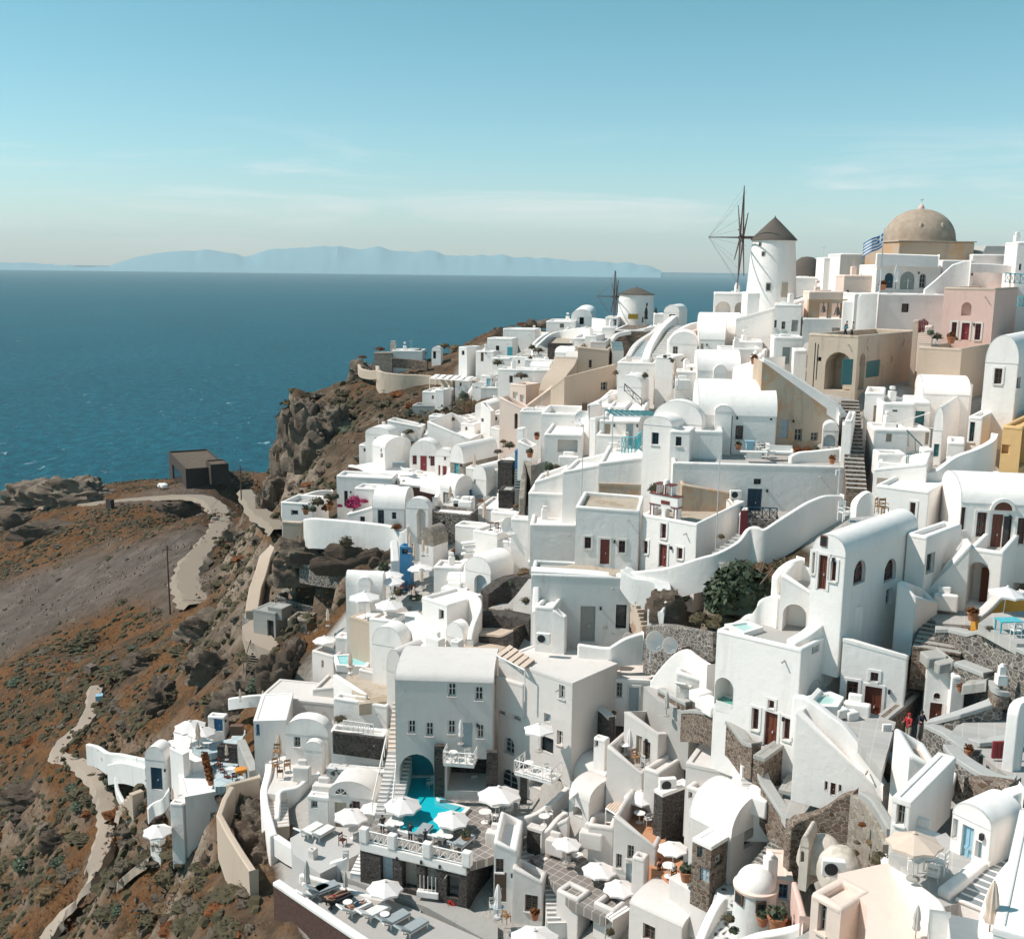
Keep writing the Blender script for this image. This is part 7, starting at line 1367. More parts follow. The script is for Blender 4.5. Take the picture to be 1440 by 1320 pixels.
H('small white vault with arched opening beside the shade sail',799,827,866,1188,1128,44,73,'vr',dep=5,rise=1.0,base=2,rmat='warm',ops=[('L',806,1134,819,1148,'na','',.8)])
H('white vaulted roof house under the hotel corner',806,846,884,1140,1108,44,75,'vr',dep=6,rise=1.4,rmat='warm',base=2)
t=thing('shade_sail','beige triangular shade sail stretched by the hotel corner','shade sail',W(808,1112,74));m=MB();A,Bq,Cc=W(802,1098,74),W(822,1106,73.5),W(800,1124,72.5);m.add([A,Bq,Cc,A-ZU*.03,Bq-ZU*.03,Cc-ZU*.03],[(0,1,2),(3,5,4),(0,3,4,1),(1,4,5,2),(2,5,3,0)]);m.build('cloth','canvas',t);m=MB();m.tube([A-ZU*2.2,A],.04,5);m.build('post','paint',t)
PERGOLA('bamboo slatted pergola over the shaded white court',[(852,1136),(868,1146),(890,1122),(872,1115)],72.5,2.3,6,'paint','canvas2')
umb(901,1111,48,'white parasol above the terracotta terrace',U_W,2.4,72);table(899,1156,'white round table on the terracotta terrace',T_W,71);chair(911,1160,200,'metal chair on the terracotta terrace',CH_G,70.5);chair(906,1148,20,'tan chair behind the terracotta table',CH_T,71.5)
FLOOR('terracotta tiled terrace in the middle',[(868,1148),(895,1140),(940,1165),(935,1185),(920,1190)],z=W(905,1162,70.6)[2],mat='terracotta',thick=2)
H('white house with long sloping parapet and open doors',861,920,946,1248,1190,22,68.5,dep=4,base=2,ytl=1146,roof='slope',rmat='terracotta',ops=[('L',866,1200,874,1220,'w','dullgrey'),('L',882,1188,891,1207,'w','dullgrey'),('L',880,1214,892,1242,'d','greyblue')])
H('dark lava stone house with slab roof and wall box',918,930,970,1172,1116,54,69,dep=4,mat='stonedark',cap='white',rmat='white',par=.03,base=2);ac(938,1112,'tan framed air conditioner above the lava stone house',69.5,10,1.25)
H('white lit parapet block above the lava stone house',905,926,962,1112,1086,40,70.5,dep=3,base=2)
H('white low court house with dark shade below the bamboo pergola',827,862,868,1188,1163,14,71.5,dep=3,base=2,roof='open',par=.7);table(857,1166,'white round table in the shade of the bamboo pergola',T_W,73)
umb(796,1176,42,'white parasol standing in the grey court',U_W,2.2,71);umb(842,1213,50,'white parasol in front of the open doors',U_W,2.4,69.5);umb(872,1240,48,'white parasol low in the middle of the terraces',U_W,2.3,68);umb(948,1182,44,'white parasol beside the lava stone annex',U_W,2.1,66)
H('white courtyard wall with curved end under the grey court',760,797,800,1215,1150,30,73.5,dep=.5,base=2,ytl=1168,roof='slope');H('stone fronted step block by the court stairs',741,762,768,1192,1168,30,73.2,dep=2,mat='stonedark',cap='warm',rmat='warm',par=.02)
WALL('curving white parapet from the hotel niche to the court',[(724,1150,75),(745,1147,74.5),(765,1138,74.5),(785,1122,75),(800,1108,75.5)],None,.4,'warm',drop=2.2);WALL('white outer parapet around the small sofa terrace',[(760,1173,73),(775,1164,73),(788,1150,73.6),(797,1143,74)],None,.4,'warm',drop=3)
table(765,1160,'white round table on the small sofa terrace',T_W,74);chair(772,1152,20,'white tall chair on the small sofa terrace',CH_W,74.5)
FLOOR('grey court floor under the white parasols',[(745,1205),(800,1185),(860,1205),(900,1250),(850,1290),(800,1265)],z=W(815,1232,70.5)[2],mat='diamond',thick=2)
for i,(x,y)in enumerate(((795,1220),(812,1215),(838,1256),(858,1250))):table(x,y,('white round table at the pole of the court parasol','white oval table in the grey court','white round table under the open door parasol','white side table in the lower court')[i],T_W,None,1)
for i,(x,y,a)in enumerate(((804,1232,20),(812,1240,140),(824,1258,40),(848,1262,200),(852,1268,90),(806,1222,60))):chair(x,y,a,('metal chair in the middle of the grey court','pale metal chair near the court wall','metal chair left of the lower court table','metal chair right of the lower court table','metal chair nearest the court parapet','chair beside the oval table')[i],CH_G,None)
STAIRS('paved stairs with white edges between the court and the window house',(738,1218),(722,1188),2.2,5,'white',D0=72.5,D1=74.5,tread='slab');STAIRS('lower white stairs beside the framed window',(770,1300),(765,1240),1.7,9,'white',D0=68.5,D1=71,tread='roofgrey')
WALL('white sloping stair wall between the court and the stairs',[(761,1206,72.5),(775,1222,71.8),(795,1246,70.8)],None,.5,drop=1.6,curve=False)
H('white house with brown framed window at the bottom',720,762,768,1304,1240,14,70,dep=3,base=2,ytl=1218,roof='slope',rmat='warm',ops=[('L',738,1258,756,1282,'w','timber')]);pot(752,1292,'clay urn below the brown framed window',P_R,69,1.)
H('white curved court parapet house in the lower middle',782,812,830,1310,1264,40,68,dep=3,base=2,roof='open',par=.8);H('cream open block with plant trellis at the bottom',834,862,886,1318,1280,40,66.5,dep=3,base=2,mat='warm',roof='open',par=.5)
PERGOLA('cream beam trellis overgrown with a vine',[(852,1288),(862,1296),(888,1280),(876,1272)],66,1.8,3,'warm','canvas');bush(858,1312,16,'green yellow vine at the foot of the trellis',B_OL,65.5,1.6)
H('big white smooth roofed house at the bottom centre',884,958,1000,1345,1304,40,63,'vr',dep=5,rise=.5,base=3,rmat='warm',ops=[('L',904,1300,921,1322,'w','timber')])
FLOOR('terracotta sun terrace with the standing woman',[(910,1215),(940,1200),(990,1225),(985,1260),(950,1250)],z=W(940,1238,66.6)[2],mat='terracotta',thick=2);table(940,1232,'white round table on the terracotta sun terrace',T_W,66.8,1.1)
for i,(x,y,a)in enumerate(((950,1240,30),(958,1248,160),(962,1238,70))):chair(x,y,a,('dark metal chair on the terracotta sun terrace','dark metal chair near the stone annex','dark chair behind the terracotta table')[i],CH_D,66.5)
j,e=standing(.05,.7,.0,0);PERSON('woman in a dark bikini standing on the terracotta sun terrace',W(926,1240,68),j,e,30,[('bikini','black',[('pelvis','hipl'),('pelvis','hipr')],1.1),('bikini_top','black',[('waist','chest')],1.02),('hair','hair',[('neck','head','crown')],1.15)])
H('white chimney block with peaked cap beside the woman',888,905,912,1245,1208,30,67,dep=1.5,base=2)
C=W(1060,1296,56);t=thing('round_chapel','round white chapel with small dome, chimney and brown windows','chapel',C);hw=ztop(C,1244)-C[2];m=MB();m.lathe(C,[(1.18,-2),(1.15,0),(1.05,hw)],32);m.build('round_wall','whiteold',t);m=MB();m.lathe(C+ZU*hw,[(1.16,-.1),(1.18,.05),(.95,.12)],32);m.build('rim','peach',t)
m=MB();m.lathe(C+ZU*hw,[(1.02*math.cos(a*math.pi/22),.1+.95*math.sin(a*math.pi/22))for a in range(11)]+[(.01,1.05)],28);m.build('dome','white',t);m=MB();q=C+ZU*hw+np.array([.75,.25,.0]);m.box(q,.6,.55,1.5,.3);m.box(q+ZU*1.5,.25,.5,.22,.3);m.build('chimney','white',t,bevel=.06)
for x0,y0,x1,y1,c in((1036,1246,1044,1262,'timber'),(1064,1250,1078,1266,'timber')):
    xm=(x0+x1)/2;d=ray(xm,(y0+y1)/2);d2=np.array([d[0],d[1]]);o2=-C[:2];a_,b_,c_=d2@d2,d2@o2,o2@o2-1.1**2;tt=(-b_-math.sqrt(max(0,b_*b_-a_*c_)))/a_;Q=np.array([d2[0]*tt,d2[1]*tt,0]);n_=np.array([Q[0]-C[0],Q[1]-C[1],0]);n_/=np.linalg.norm(n_);u=np.array([-n_[1],n_[0],0]);z0,z1=ztop(C,y1),ztop(C,y0)
    m=MB();m.obox(np.array([Q[0],Q[1],z0])-u*.27-n_*.2,u*.54,n_*.27,ZU*(z1-z0));o=m.build('window',c,t);m=MB();m.obox(np.array([Q[0],Q[1],z0+.1])-u*.18,u*.36,n_*.1,ZU*(z1-z0-.2));m.build('pane','glass',o)
H('white wing with blue shuttered window beside the round chapel',1082,1112,1118,1290,1238,8,56,dep=3,mat='white',rmat='peach',par=.06,cap='peach',ops=[('L',1095,1241,1108,1265,'w','blue')])
WALL('rose painted stair wall right of the blue window',[(1113,1238,55),(1120,1262,53),(1127,1290,51)],None,.3,'pink',drop=2,curve=False)
for i,(x,y,w,p)in enumerate(((1105,1300,28,B_RU),(1025,1292,24,B_OL),(1098,1285,26,B_DK),(1032,1310,20,B_DK),(1120,1310,22,B_RU))):bush(x,y,w,('rust plant in the yard of the round chapel','yellow green plant left of the round chapel','dark plant under the blue window','dark plant by the rubble path','rust climber on the rose wall')[i],p,54.5,1.)
pot(1092,1306,'large white planter pot in the chapel yard',P_D,53.5,1.6);pot(1072,1300,'grey stone jar beside the round chapel',P_D,54.5,1.1)
FLOOR('rubble path with white joints left of the round chapel',[(985,1325),(1010,1240),(1040,1215),(1050,1240),(1040,1325)],z=None,D=57.5,anchor=(1015,1290),mat='dots',thick=2,name='path');WALL('thick white sloping wall along the rubble path',[(990,1325,55),(1000,1300,56),(1012,1275,57),(1022,1262,57.6)],None,.5,drop=2.2);WALL('curved white wall at the bottom of the chapel yard',[(1040,1330,51),(1070,1318,51.5),(1105,1310,51.5),(1130,1298,51)],None,.5,drop=2)
pot(965,1238,'dark leaved pot on the ledge beside the stone annex',P_D,63,1.4);pot(978,1248,'grey tub with plant on the ledge of the stone annex',P_D,62,1.1)
WALL('white thick ledge wall in front of the stone annex',[(940,1232,64.5),(960,1244,63.5),(985,1258,62),(998,1262,61.5)],None,1.0,'warm',drop=3)
FLOOR('pebbled walk under the lava stone building',[(470,1215),(512,1228),(655,1276),(700,1300),(700,1330),(600,1275),(490,1235)],z=W(560,1255,73)[2],mat='concrete',thick=1.5)
FLOOR('lower sun terrace with a row of loungers',[(385,1247),(420,1228),(500,1245),(610,1290),(700,1330),(520,1335)],z=W(500,1285,70.6)[2],mat='paving',thick=3);zl_=W(500,1285,70.6)[2]
WALL('white rimmed dark red stone wall of the lower sun terrace',[(384,1240,72.5),(440,1278,70),(500,1318,67.5),(540,1345,66)],None,.5,'brickred',drop=5.5,cap='white',curve=False);WALL('white low wall behind the row of loungers',[(420,1230,74),(450,1238,73.5),(490,1252,72.8),(540,1268,72),(590,1285,71.4)],None,.4,'white2',drop=1.0)
DL=lambda x,y:(zl_-CAMZ)/ray(x,y)[2]
for i,(x,y,p)in enumerate(((452,1257,L_G),(470,1272,L_D),(498,1284,L_W),(524,1290,L_W),(552,1300,L_G),(578,1312,L_G),(440,1262,L_W))):lounger(x,y,128+i*2,('grey blue lounger at the far end of the lower sun terrace','dark lounger under the first sunbather','white lounger under the second sunbather','empty white lounger under the hexagonal parasol','grey lounger right of the empty white one','grey lounger at the right end of the lower row','white lounger by the folded parasol of the lower terrace')[i],p,DL(x,y))
j,e=lying();PERSON('sunbather in a red bikini lying on the dark lounger',W(469,1271,DL(470,1272))+ZU*.38,j,e,130,[('bikini','redcloth',[('pelvis','hipl'),('pelvis','hipr')],1.08),('hair','hair',HEAD,1.12)],skin='skin2',sc=1.25);PERSON('sunbather in dark shorts lying on the white lounger',W(498,1283,DL(498,1284))+ZU*.38,j,e,132,[('shorts','navy',[('pelvis','hipl','knl'),('pelvis','hipr','knr')],1.12),('hair','hair',HEAD,1.12)])
umb(540,1240,52,'white parasol over the lower row of loungers',U_W,2.5,71.5);cumb(432,1210,1252,'folded grey parasol at the corner of the lower terrace',C_G,DL(432,1252));cumb(486,1225,1256,'folded brown parasol above the first sunbather',C_G,DL(486,1258))
for i,(x,y)in enumerate(((431,1253),(489,1279),(541,1296))):table(x,y,('white round table at the foot of the folded grey parasol','white side table between the two sunbathers','white side table beside the empty lounger')[i],T_W,DL(x,y),.85)
cumb(700,1242,1290,'folded white parasol in the patio below the pool',C_W,69);table(700,1288,'grey round table under the folded patio parasol',T_G,69);chair(712,1296,140,'tan wicker chair in the patio below the pool',CH_T,68.5);chair(693,1282,10,'grey chair in the patio below the pool',CH_G,69.5)
umb(752,1306,74,'large cream parasol at the bottom edge',U_W,3.,64);bush(766,1312,14,'dry bouquet on the wall at the bottom edge',B_RU,65,.8)
H('white arch fronted house with fanlight beside the stairs',463,527,540,1168,1124,10,81,'vl',dep=5,rise=1.3,base=2,mat='warm',rmat='warm',ops=[('L',471,1128,487,1166,'d','tan'),('L',495,1126,506,1145,'w','timber')])
P=H.last;n_=-P['R'];Q=onplane(480,1116,P['C'],n_);m=MB();f_=lambda r,c:Q+n_*.06-P['L']*r*math.cos(c)+ZU*r*math.sin(c)
m.add([f_(.45,a*math.pi/10)for a in range(11)],[tuple(range(11))]);o=m.build('fanlight','glass',P['root']);m=MB()
for a in range(5):m.tube([f_(.03,a*math.pi/4)+n_*.02,f_(.45,a*math.pi/4)+n_*.02],.02,4)
m.build('glazing_bars','paint',o)
H('low flat white house with small window left of the fanlight house',434,462,468,1158,1122,12,82,dep=3,base=2,mat='white2',rmat='warm',par=.05,ops=[('L',437,1126,446,1136,'w','dullgrey')])
FLOOR('grey sun patio with two loungers',[(408,1178),(440,1160),(520,1165),(505,1200),(450,1228),(412,1200)],z=W(460,1190,78)[2],mat='roofgrey',thick=2);z2=W(460,1190,78)[2];D2=lambda x,y:(z2-CAMZ)/ray(x,y)[2]
lounger(434,1174,145,'left lounger of the pair with green towel',L_W,D2(434,1174));lounger(450,1178,145,'right lounger of the pair on the grey sun patio',L_W,D2(450,1178));umb(492,1136,50,'white parasol in front of the fanlight house',U_W,2.6,79);umb(524,1128,36,'white parasol behind the patio steps',U_W,2.1,79.5)
chair(482,1188,60,'chair with red cloth on the grey sun patio',CH_D,D2(482,1188));table(497,1178,'small white table under the patio parasol',T_W,D2(497,1178))
j,e=standing(.0,.4,.4,0);m=None
WALL('white low parapet of the grey sun patio',[(379,1172,80.5),(400,1186,79),(430,1202,77.5),(436,1205,77.2)],None,.5,drop=1.6,curve=False);H('white chimney post on the patio parapet',434,442,448,1240,1196,30,76.5,dep=.8)
WALL('white shoulder wall between the patio and the lower terrace',[(448,1220,76),(470,1212,75.6),(488,1206,75.4),(490,1196,75.6)],None,.4,drop=1.6);STAIRS('white steps up beside the lava stone building',(492,1228),(508,1195),1.0,7,'white',D0=74.5,D1=76.5)
STAIRS('cream steps with bright edges beside the white serpentine wall',(379,1164),(377,1122),1.5,9,'sand',D0=81.5,D1=86,tread='warm')
WALL('white serpentine wall along the cliff side stairs',[(379,1175,80),(372,1150,82),(367,1130,84),(366,1110,86),(371,1090,88),(374,1074,90)],None,.6,drop=[3,4],side=-1);WALL('white stair side wall with curved end',[(393,1150,82.5),(395,1128,84),(397,1112,85.5),(420,1106,86),(436,1094,87),(450,1088,87.5)],None,.4,drop=[2,2.5])
FLOOR('cream terrace with wooden chairs',[(374,1115),(378,1070),(400,1062),(430,1070),(450,1088),(420,1105),(395,1118)],z=W(405,1095,88)[2],mat='warm',thick=2)
for i,(x,y,a)in enumerate(((388,1084,30),(404,1083,200),(394,1092,100),(389,1064,0))):chair(x,y,a,('teak chair left of the folded parasol','teak folding chair right of the folded parasol','teak chair in front of the folded parasol','teak chair behind the folded parasol')[i],CH_T,88,1.15)
cumb(393,1032,1072,'folded tan parasol amid the teak chairs',C_T,89)
H('white vaulted front house with green window',402,463,470,1078,1036,9,90,'vl',dep=6,rise=1.5,base=2,mat='white2',rmat='white',ops=[('L',413,1032+4,422,1050,'w','palegreen'),('L',432,1040,440,1048,'s','greyblue')]);H('small white arched porch beside the green window house',428,454,458,1078,1056,9,88.5,'vl',dep=1.5,rise=.8,mat='white2');H('white block with blue side window left of the vaulted front',358,404,None,1058,1012,-6,92.5,dep=6,base=3,mat='white2',rmat='white',par=.04,ops=[('L',360,1018,365,1034,'s','blue')])
H('big white flat roofed house behind the vaulted front',366,476,500,1010,990,12,97,dep=7,base=4,par=.05);H('white sloped wall house with terrace planting',440,500,520,990,962,12,98,dep=4,base=3,ytl=968,roof='slope')
H('white house with brown stone band and railing',466,541,546,1078,1034,6,86.5,dep=4,base=2,mat='white2',rmat='warm',ytl=1026,roof='slope');WALL('dark brown stone band under the white railing',[(467,1028,86.0),(541,1038,85.8)],None,.3,'stonedark',drop=1.9,curve=False);RAIL('white crossed railing above the brown stone band',[(483,1026),(525,1032)],86.2,.85,'paint',n=6)
bush(478,1012,24,'leafy plants behind the white crossed railing',B_OL,90,.8);bush(520,972,20,'cactus bed with orange flowers',FOR,95,.8);bush(512,975,20,'terracotta and cactus planting on the terrace',B_RU,94,.8);bush(530,978,18,'green shrub right of the cactus bed',B_OL,93,1.);cumb(516,976,1002,'folded pale grey parasol above the crossed railing',C_G,91);cumb(493,917,952,'folded pink parasol in front of the pale pool',C_T,97);table(493,946,'white round table at the folded pink parasol',T_W,97)
H('white dotted wall house below the brown stone band',460,540,544,1108,1086,8,84.5,dep=3,base=2,mat='dots',rmat='warm',par=.03)
H('teal tinted pool house wall behind the pale pool',472,520,526,924,898,8,102,dep=3,mat='white2');POOL('pale turquoise pool below the white sail roof',[(474,922),(478,934),(512,936),(518,928),(505,921)],W(495,930,99)[2],'poolpale',.4)
H('white flat house with beige front in the bar terraces',492,522,560,900,876,40,98,dep=5,mat='sand',rmat='white',par=.04,base=3);H('white long wall house right of the beige front',520,553,570,930,872,24,96,dep=5,base=3,ytl=868,roof='slope')
H('white sloping stair house left of the pale pool',440,470,486,975,922,34,102,dep=4,base=3,ops=[('L',452,928,455,938,'s','maroon')]);WALL('blue white sloping wall with dotted holes at the cliff edge',[(392,988,107),(410,968,108),(430,940,109),(448,916,110),(460,904,111)],None,.4,'white2',drop=[2,3]);PERGOLA('pink slatted stair pergola on the cliff side',[(404,962),(446,962),(450,938),(424,938)],104,2.,6,'paint','canvas')
H('small white house with blue door behind the big flat roof',390,404,410,990,968,20,104,dep=3,ops=[('L',393,971,403,989,'d','blue')]);WALL('low white terrace wall with round holes',[(320,982,104),(350,978,103),(385,976,103)],None,.3,drop=1.2);cumb(338,968,986,'folded tan parasol at the terrace wall with holes',C_T,103);cumb(370,970,990,'folded tan parasol left of the blue door',C_T,102)
H('white house with plain side wall at the left edge of the village',240,263,322,1180,1120,66,95,dep=6,base=4,rmat='white',par=.04,ytl=1108 and None,ops=[('R',296,1142,303,1150,'s','dullgrey')]);H('white raised house with flat roof behind the plain side wall',246,272,305,1110,1072,60,99,dep=6,base=5,rmat='white',par=.04)
H('small white vaulted house with dark blue door',206,234,246,1112,1070,12,102,'vl',dep=6,rise=1.4,base=3,mat='white2',rmat='white',ops=[('L',212,1079,228,1110,'d','navy')]);H('white tower house left of the flat roofs',243,262,270,1150,1060,40,98.5,dep=3,base=4)
H('white hut with blue door above the tiled terrace',293,316,322,1030,1008,10,104,dep=3,ops=[('L',301,1010,313,1028,'d','blue')]);FLOOR('pale blue tiled terrace with dark chairs',[(294,1070),(312,1062),(335,1062),(346,1092),(335,1104),(303,1106)],z=W(318,1085,97)[2],mat='bluegrid',thick=2);FLOOR('blue white terrace between the huts',[(270,1050),(325,1038),(330,1022),(345,1020),(345,1050),(290,1060)],z=W(310,1045,101)[2],mat='bluegrid',thick=2)
H('dark stone oven niche above the tiled terrace',306,336,340,1068,1050,10,98.5,dep=2,mat='stonedark',roof='flat');WALL('grey stone stair wall right of the tiled terrace',[(333,1040,98),(342,1062,95.5),(352,1085,93.5)],None,.8,'concrete',drop=3,curve=False)
umb(268,1011,46,'cream parasol on the hut terrace',U_W,3.,102);umb(221,1158,42,'cream parasol at the lowest white hut',U_W,2.6,94);umb(283,1022,40,'second cream parasol beside the hut with the blue door',U_W,2.6,101);cumb(319,1046,1068,'folded tan parasol on the tiled terrace',C_T,98);cumb(279,1015,1050,'tall folded tan parasol on the hut terrace',C_T,100);cumb(243,1108,1130,'folded parasol on the tiny balcony',C_T,96.5)
for i,(x,y,a,p)in enumerate(((312,1088,40,CH_D),(320,1098,150,CH_D),(306,1080,-30,CH_D),(330,1098,200,CH_D),(285,1054,0,CH_W),(248,1146,40,CH_D))):chair(x,y,a,('dark red chair on the tiled terrace','black chair in front on the tiled terrace','dark chair at the back of the tiled terrace','black chair beside the orange cushions','white chair on the hut terrace','dark chair on the tiny balcony')[i],p,(97,96,98,95.5,100,95)[i])
table(325,1090,'white round table on the tiled terrace',T_W,96.5);table(293,1055,'white oval table on the hut terrace',T_W,100,1.3);m=MB();m.box(W(339,1085,94.8),1.,.8,.35,.4);tag(m.build('cushion_bench','orangecloth',bevel=.08),'orange cushion bench on the tiled terrace','bench')
for i in range(7):pot(288+i*1.4,1070+i*5.5,'terracotta pot in the row along the tiled terrace',P_R,98-i*.35,1.1,'row of terracotta pots along the tiled terrace')
m=MB();m.obox(W(323,1034,99.5),RT*1.2,(0,.6,0),ZU*.9);tag(m.build('planter_box','timber'),'dark brown planter box on the hut terrace','planter')
H('tiny white hut foot with blue shutters under the lowest parasol',212,226,234,1205,1180,30,None,dep=2,ops=[('L',213,1188,217,1198,'s','sky')]);H('white balcony house with blue posts below the tower',240,258,264,1150,1130,10,94.5,dep=2,roof='open',par=.7)
WALL('curved white bank wall left of the balcony house',[(208,1138,99),(216,1128,99),(228,1122,98),(238,1110,98)],None,.4,drop=1.5);WALL('long crumbling white wall across the slope',[(120,1046,125),(135,1050,123),(148,1058,120),(165,1060,117),(185,1064,113),(205,1068,108)],None,.5,'whiteold',drop=2.6);WALL('second broken white wall below the crumbling wall',[(150,1075,118),(170,1072,114),(190,1076,110),(205,1080,107)],None,.8,'whiteold',drop=2.4)
WALL('low white lined wall of the side path',[(160,1092,116),(163,1110,115),(172,1128,113),(178,1140,112)],None,.4,'whiteold',drop=1.0);STAIRS('cream broken steps up the slope',(183,1134),(202,1112),1.2,5,'sand',D0=107,D1=104.5)
WALL('tall beige retaining wall of the rocky gully',[(323,1104,88),(312,1122,87),(304,1145,85.5),(318,1172,82),(335,1200,79),(352,1226,76.5)],None,.5,'sand',drop=[2,6.5],curve=False);WALL('top rim wall joining the beige retaining wall',[(323,1104,88),(345,1098,89.5),(366,1092,90)],None,.5,'sand',drop=2,curve=False)
H('low dark brown shed with flat roofs at the end of the dirt road',238,262,321,683,659,64,300,dep=10,mat='shed',rmat='rockdark',par=.5,base=3,ops=[('L',243,660,256,680,'o','void')]);H('raised dark roof block on the brown shed',290,297,322,672,653,64,299,dep=9,mat='shed',rmat='rockdark',par=.4,base=2)
ROCK('white wrapped hay like bale beside the brown shed',231,681,303,2.4,1.2,1.5,61,'white',n=14,name='bale',cat='bale',rough=.1);ROCK('second white bale beside the brown shed',226,680,304,2.,1.,1.4,62,'white',n=14,name='bale',cat='bale',rough=.1)
H('tiny dark hut below the rock outcrop',149,156,161,713,703,30,290,dep=3,mat='stonedark',par=.05,base=1)
def POLE(lb,x,yt,yb,D,arm=True):
    A=W(x,yb,D);h=ztop(A,yt)-A[2];t=thing('utility_pole',lb,'utility pole',A);m=MB();m.tube([A-ZU,A+ZU*h],[.17,.11],7);m.build('post','timber',t)
    if arm:m=MB();m.obox(A+ZU*(h-.9)-RT*.8,RT*1.6,(0,.1,0),ZU*.12);m.build('crossarm','timber',t)
POLE('wooden utility pole rising from the slope before the dirt road',239,766,856,178);POLE('wooden utility pole at the bend of the dirt road',340,655,719,228);POLE('thin dark pole at the cliff edge above the sea',394,624,660,200,False)
m=MB();A,B=W(239,768,178),W(340,657,228);m.tube([A+(B-A)*k/12-ZU*4*(k/12)*(1-k/12)*1.3 for k in range(13)],.03,4);tag(m.build('power_line','black'),'sagging power line between the two utility poles','power line')
H('grey concrete ruin box with doorway',357,388,412,900,862,26,116,dep=4,mat='concrete',rmat='concrete',par=.04,base=3,ops=[('L',376,872,385,898,'o','timber')]);H('grey roof box on the concrete ruin',377,396,410,866,856,24,115.5,dep=3,mat='concrete',rmat='grey',par=.03,base=.5)
H('rubble stone ruin house with flat earth roof',388,448,460,876,856,14,118,dep=5,mat='stonegrey',rmat='earth',par=.03,ytl=838,roof='slope',base=4);WALL('low stone wall with white patches above the rubble ruin',[(403,824,126),(430,834,123),(455,844,120),(475,846,118)],None,.5,'stonegrey',drop=2.2);FLOOR('dusty flat yard above the rubble ruin',[(405,826),(440,816),(488,822),(486,842),(470,848)],D=121,anchor=(450,835),mat='earth',thick=2)
H('stone lean to with arched whitewashed front',405,432,446,900,872,12,113.5,dep=3,mat='stonelight',ops=[('L',412,868,420,877,'o','void'),('L',413,880,421,900,'s','greyblue')])
WALL('tan broken tower wall beside the ruins',[(363,858,124),(368,826,127),(375,806,129),(381,782,131),(385,770,131)],None,1.5,'sand',drop=[1.5,5],curve=False);FLOOR('pale dirt yard before the concrete ruin',[(340,880),(360,868),(392,905),(380,915),(345,900)],D=116,anchor=(365,895),mat='pathsand',thick=1.5)
STAIRS('timber ladder stairs descending the gully',(346,944),(356,914),1.2,9,'black',D0=113,D1=114.5,tread='sand');m=MB();A,B=W(343,945,112.5),W(353,912,114);m.tube([A+ZU,B+ZU],.05,4);m.tube([A,A+ZU],.04,4);m.tube([B,B+ZU],.04,4);tag(m.build('handrail','timber'),'wooden handrail of the ladder stairs','handrail')
H('small stone shelter beside the slope path',119,128,137,953,938,30,168,dep=2,mat='stonebrown',par=.05,base=1);m=MB();m.box(W(140,984,155),1.,1.,.8,.3);tag(m.build('box','sky'),'pale blue box at the turn of the slope path','box')
for i,(x,y,D,w,h,d)in enumerate(((418,640,181,7,9,6),(402,690,181,6,7,5),(440,655,170,8,7,6),(430,600,180,6,5,5),(512,540,187,6,4,5),(470,600,172,6,4,5),(380,725,178,5,5,4))):ROCK(('tall pale crag on the headland cliff','crag at the foot of the headland cliff','broad crag in the middle of the cliff','crag under the cliff brow','dark crag under the lookout','rock ledge above the white dome house','crag beside the dirt track')[i],x,y,D,w,h,d,70+i,'rock',n=48,rough=.42,name='crag',cat='crag')
RK=[]
for k in range(4):
    o=ROCK('x',100,1500,60,2,1.1,1.7,90+k,('rock','rockdark')[k%2],n=14,name='boulder',rough=.5);o.location=(0,0,0);RK.append(o)
def scatter(n,box,seed,test=None):
    r=random.Random(seed);out=[]
    while len(out)<n:
        x,y=r.uniform(box[0],box[2]),r.uniform(box[1],box[3]);d=depth(x,y)
        if d>380 or(test and not test(x,y,d)):continue
        out.append((x,y,d,r))
    return out
def wild(x,y,d):
    P=W(x,y,d);i=int((P[0]-GX0)/GS);j=int((P[1]-GY0)/GS);return TOWN[j,i]<.30
def onroad(x,y):
    for pts,w in(([(120,706),(175,702),(240,695),(282,696),(305,715),(308,738),(285,762),(262,790),(268,815),(280,846)],24),([(136,965),(130,995),(118,1018),(88,1046),(84,1062),(118,1075),(140,1100),(150,1125),(152,1150),(146,1185),(130,1225),(112,1262),(90,1285),(60,1325)],16),([(345,690),(360,715),(385,735),(398,748)],14)):
        for a,b in zip(pts,pts[1:]):
            for t in(0,.25,.5,.75,1):
                if math.hypot(x-(a[0]+(b[0]-a[0])*t),y-(a[1]+(b[1]-a[1])*t))<w:return True
    return False
def scr(x,y,d):
    P=W(x,y,d);i=int((P[0]-GX0)/GS);j=int((P[1]-GY0)/GS);return SCREE[j,i]
ok=lambda x,y,d:not(190<x<350 and 985<y<1185)and wild(x,y,d)and not onroad(x,y)and scr(x,y,d)<(.33 if rng.random()<.8 else.7)
KINDS=((B_OL,'olive'),(B_GR,'grey'),(B_DR,'straw coloured'),(B_DK,'dark green'),(B_RU,'rust red'),(B_OL2,'spreading olive'))
def zone(x,y):return('far ledge by the sea' if y<740 and x<350 else 'cliff head' if x>370 and y<720 else 'slope beside the dirt road' if y<900 else 'slope beside the sandy footpath' if x<200 else 'gully under the village')
done={}
pl=scatter(225,(0,690,380,1318),3,ok)+scatter(48,(400,540,580,690),4,ok)
for x,y,d,r in pl:
    p,nm=KINDS[r.choices(range(6),(26,22,22,6,8,16))[0]];s=r.uniform(.7,2.0)*(1.25 if d>150 else 1);P=W(x,y,d);lb=f'{nm} dry hillside shrub on the {zone(x, y)}'
    place(p,P-ZU*.15*s,lb,r.random()*6.28,(s*1.15,s*1.15,s*r.uniform(.42,.75)),f'{nm} shrubs on the {zone(x, y)}')
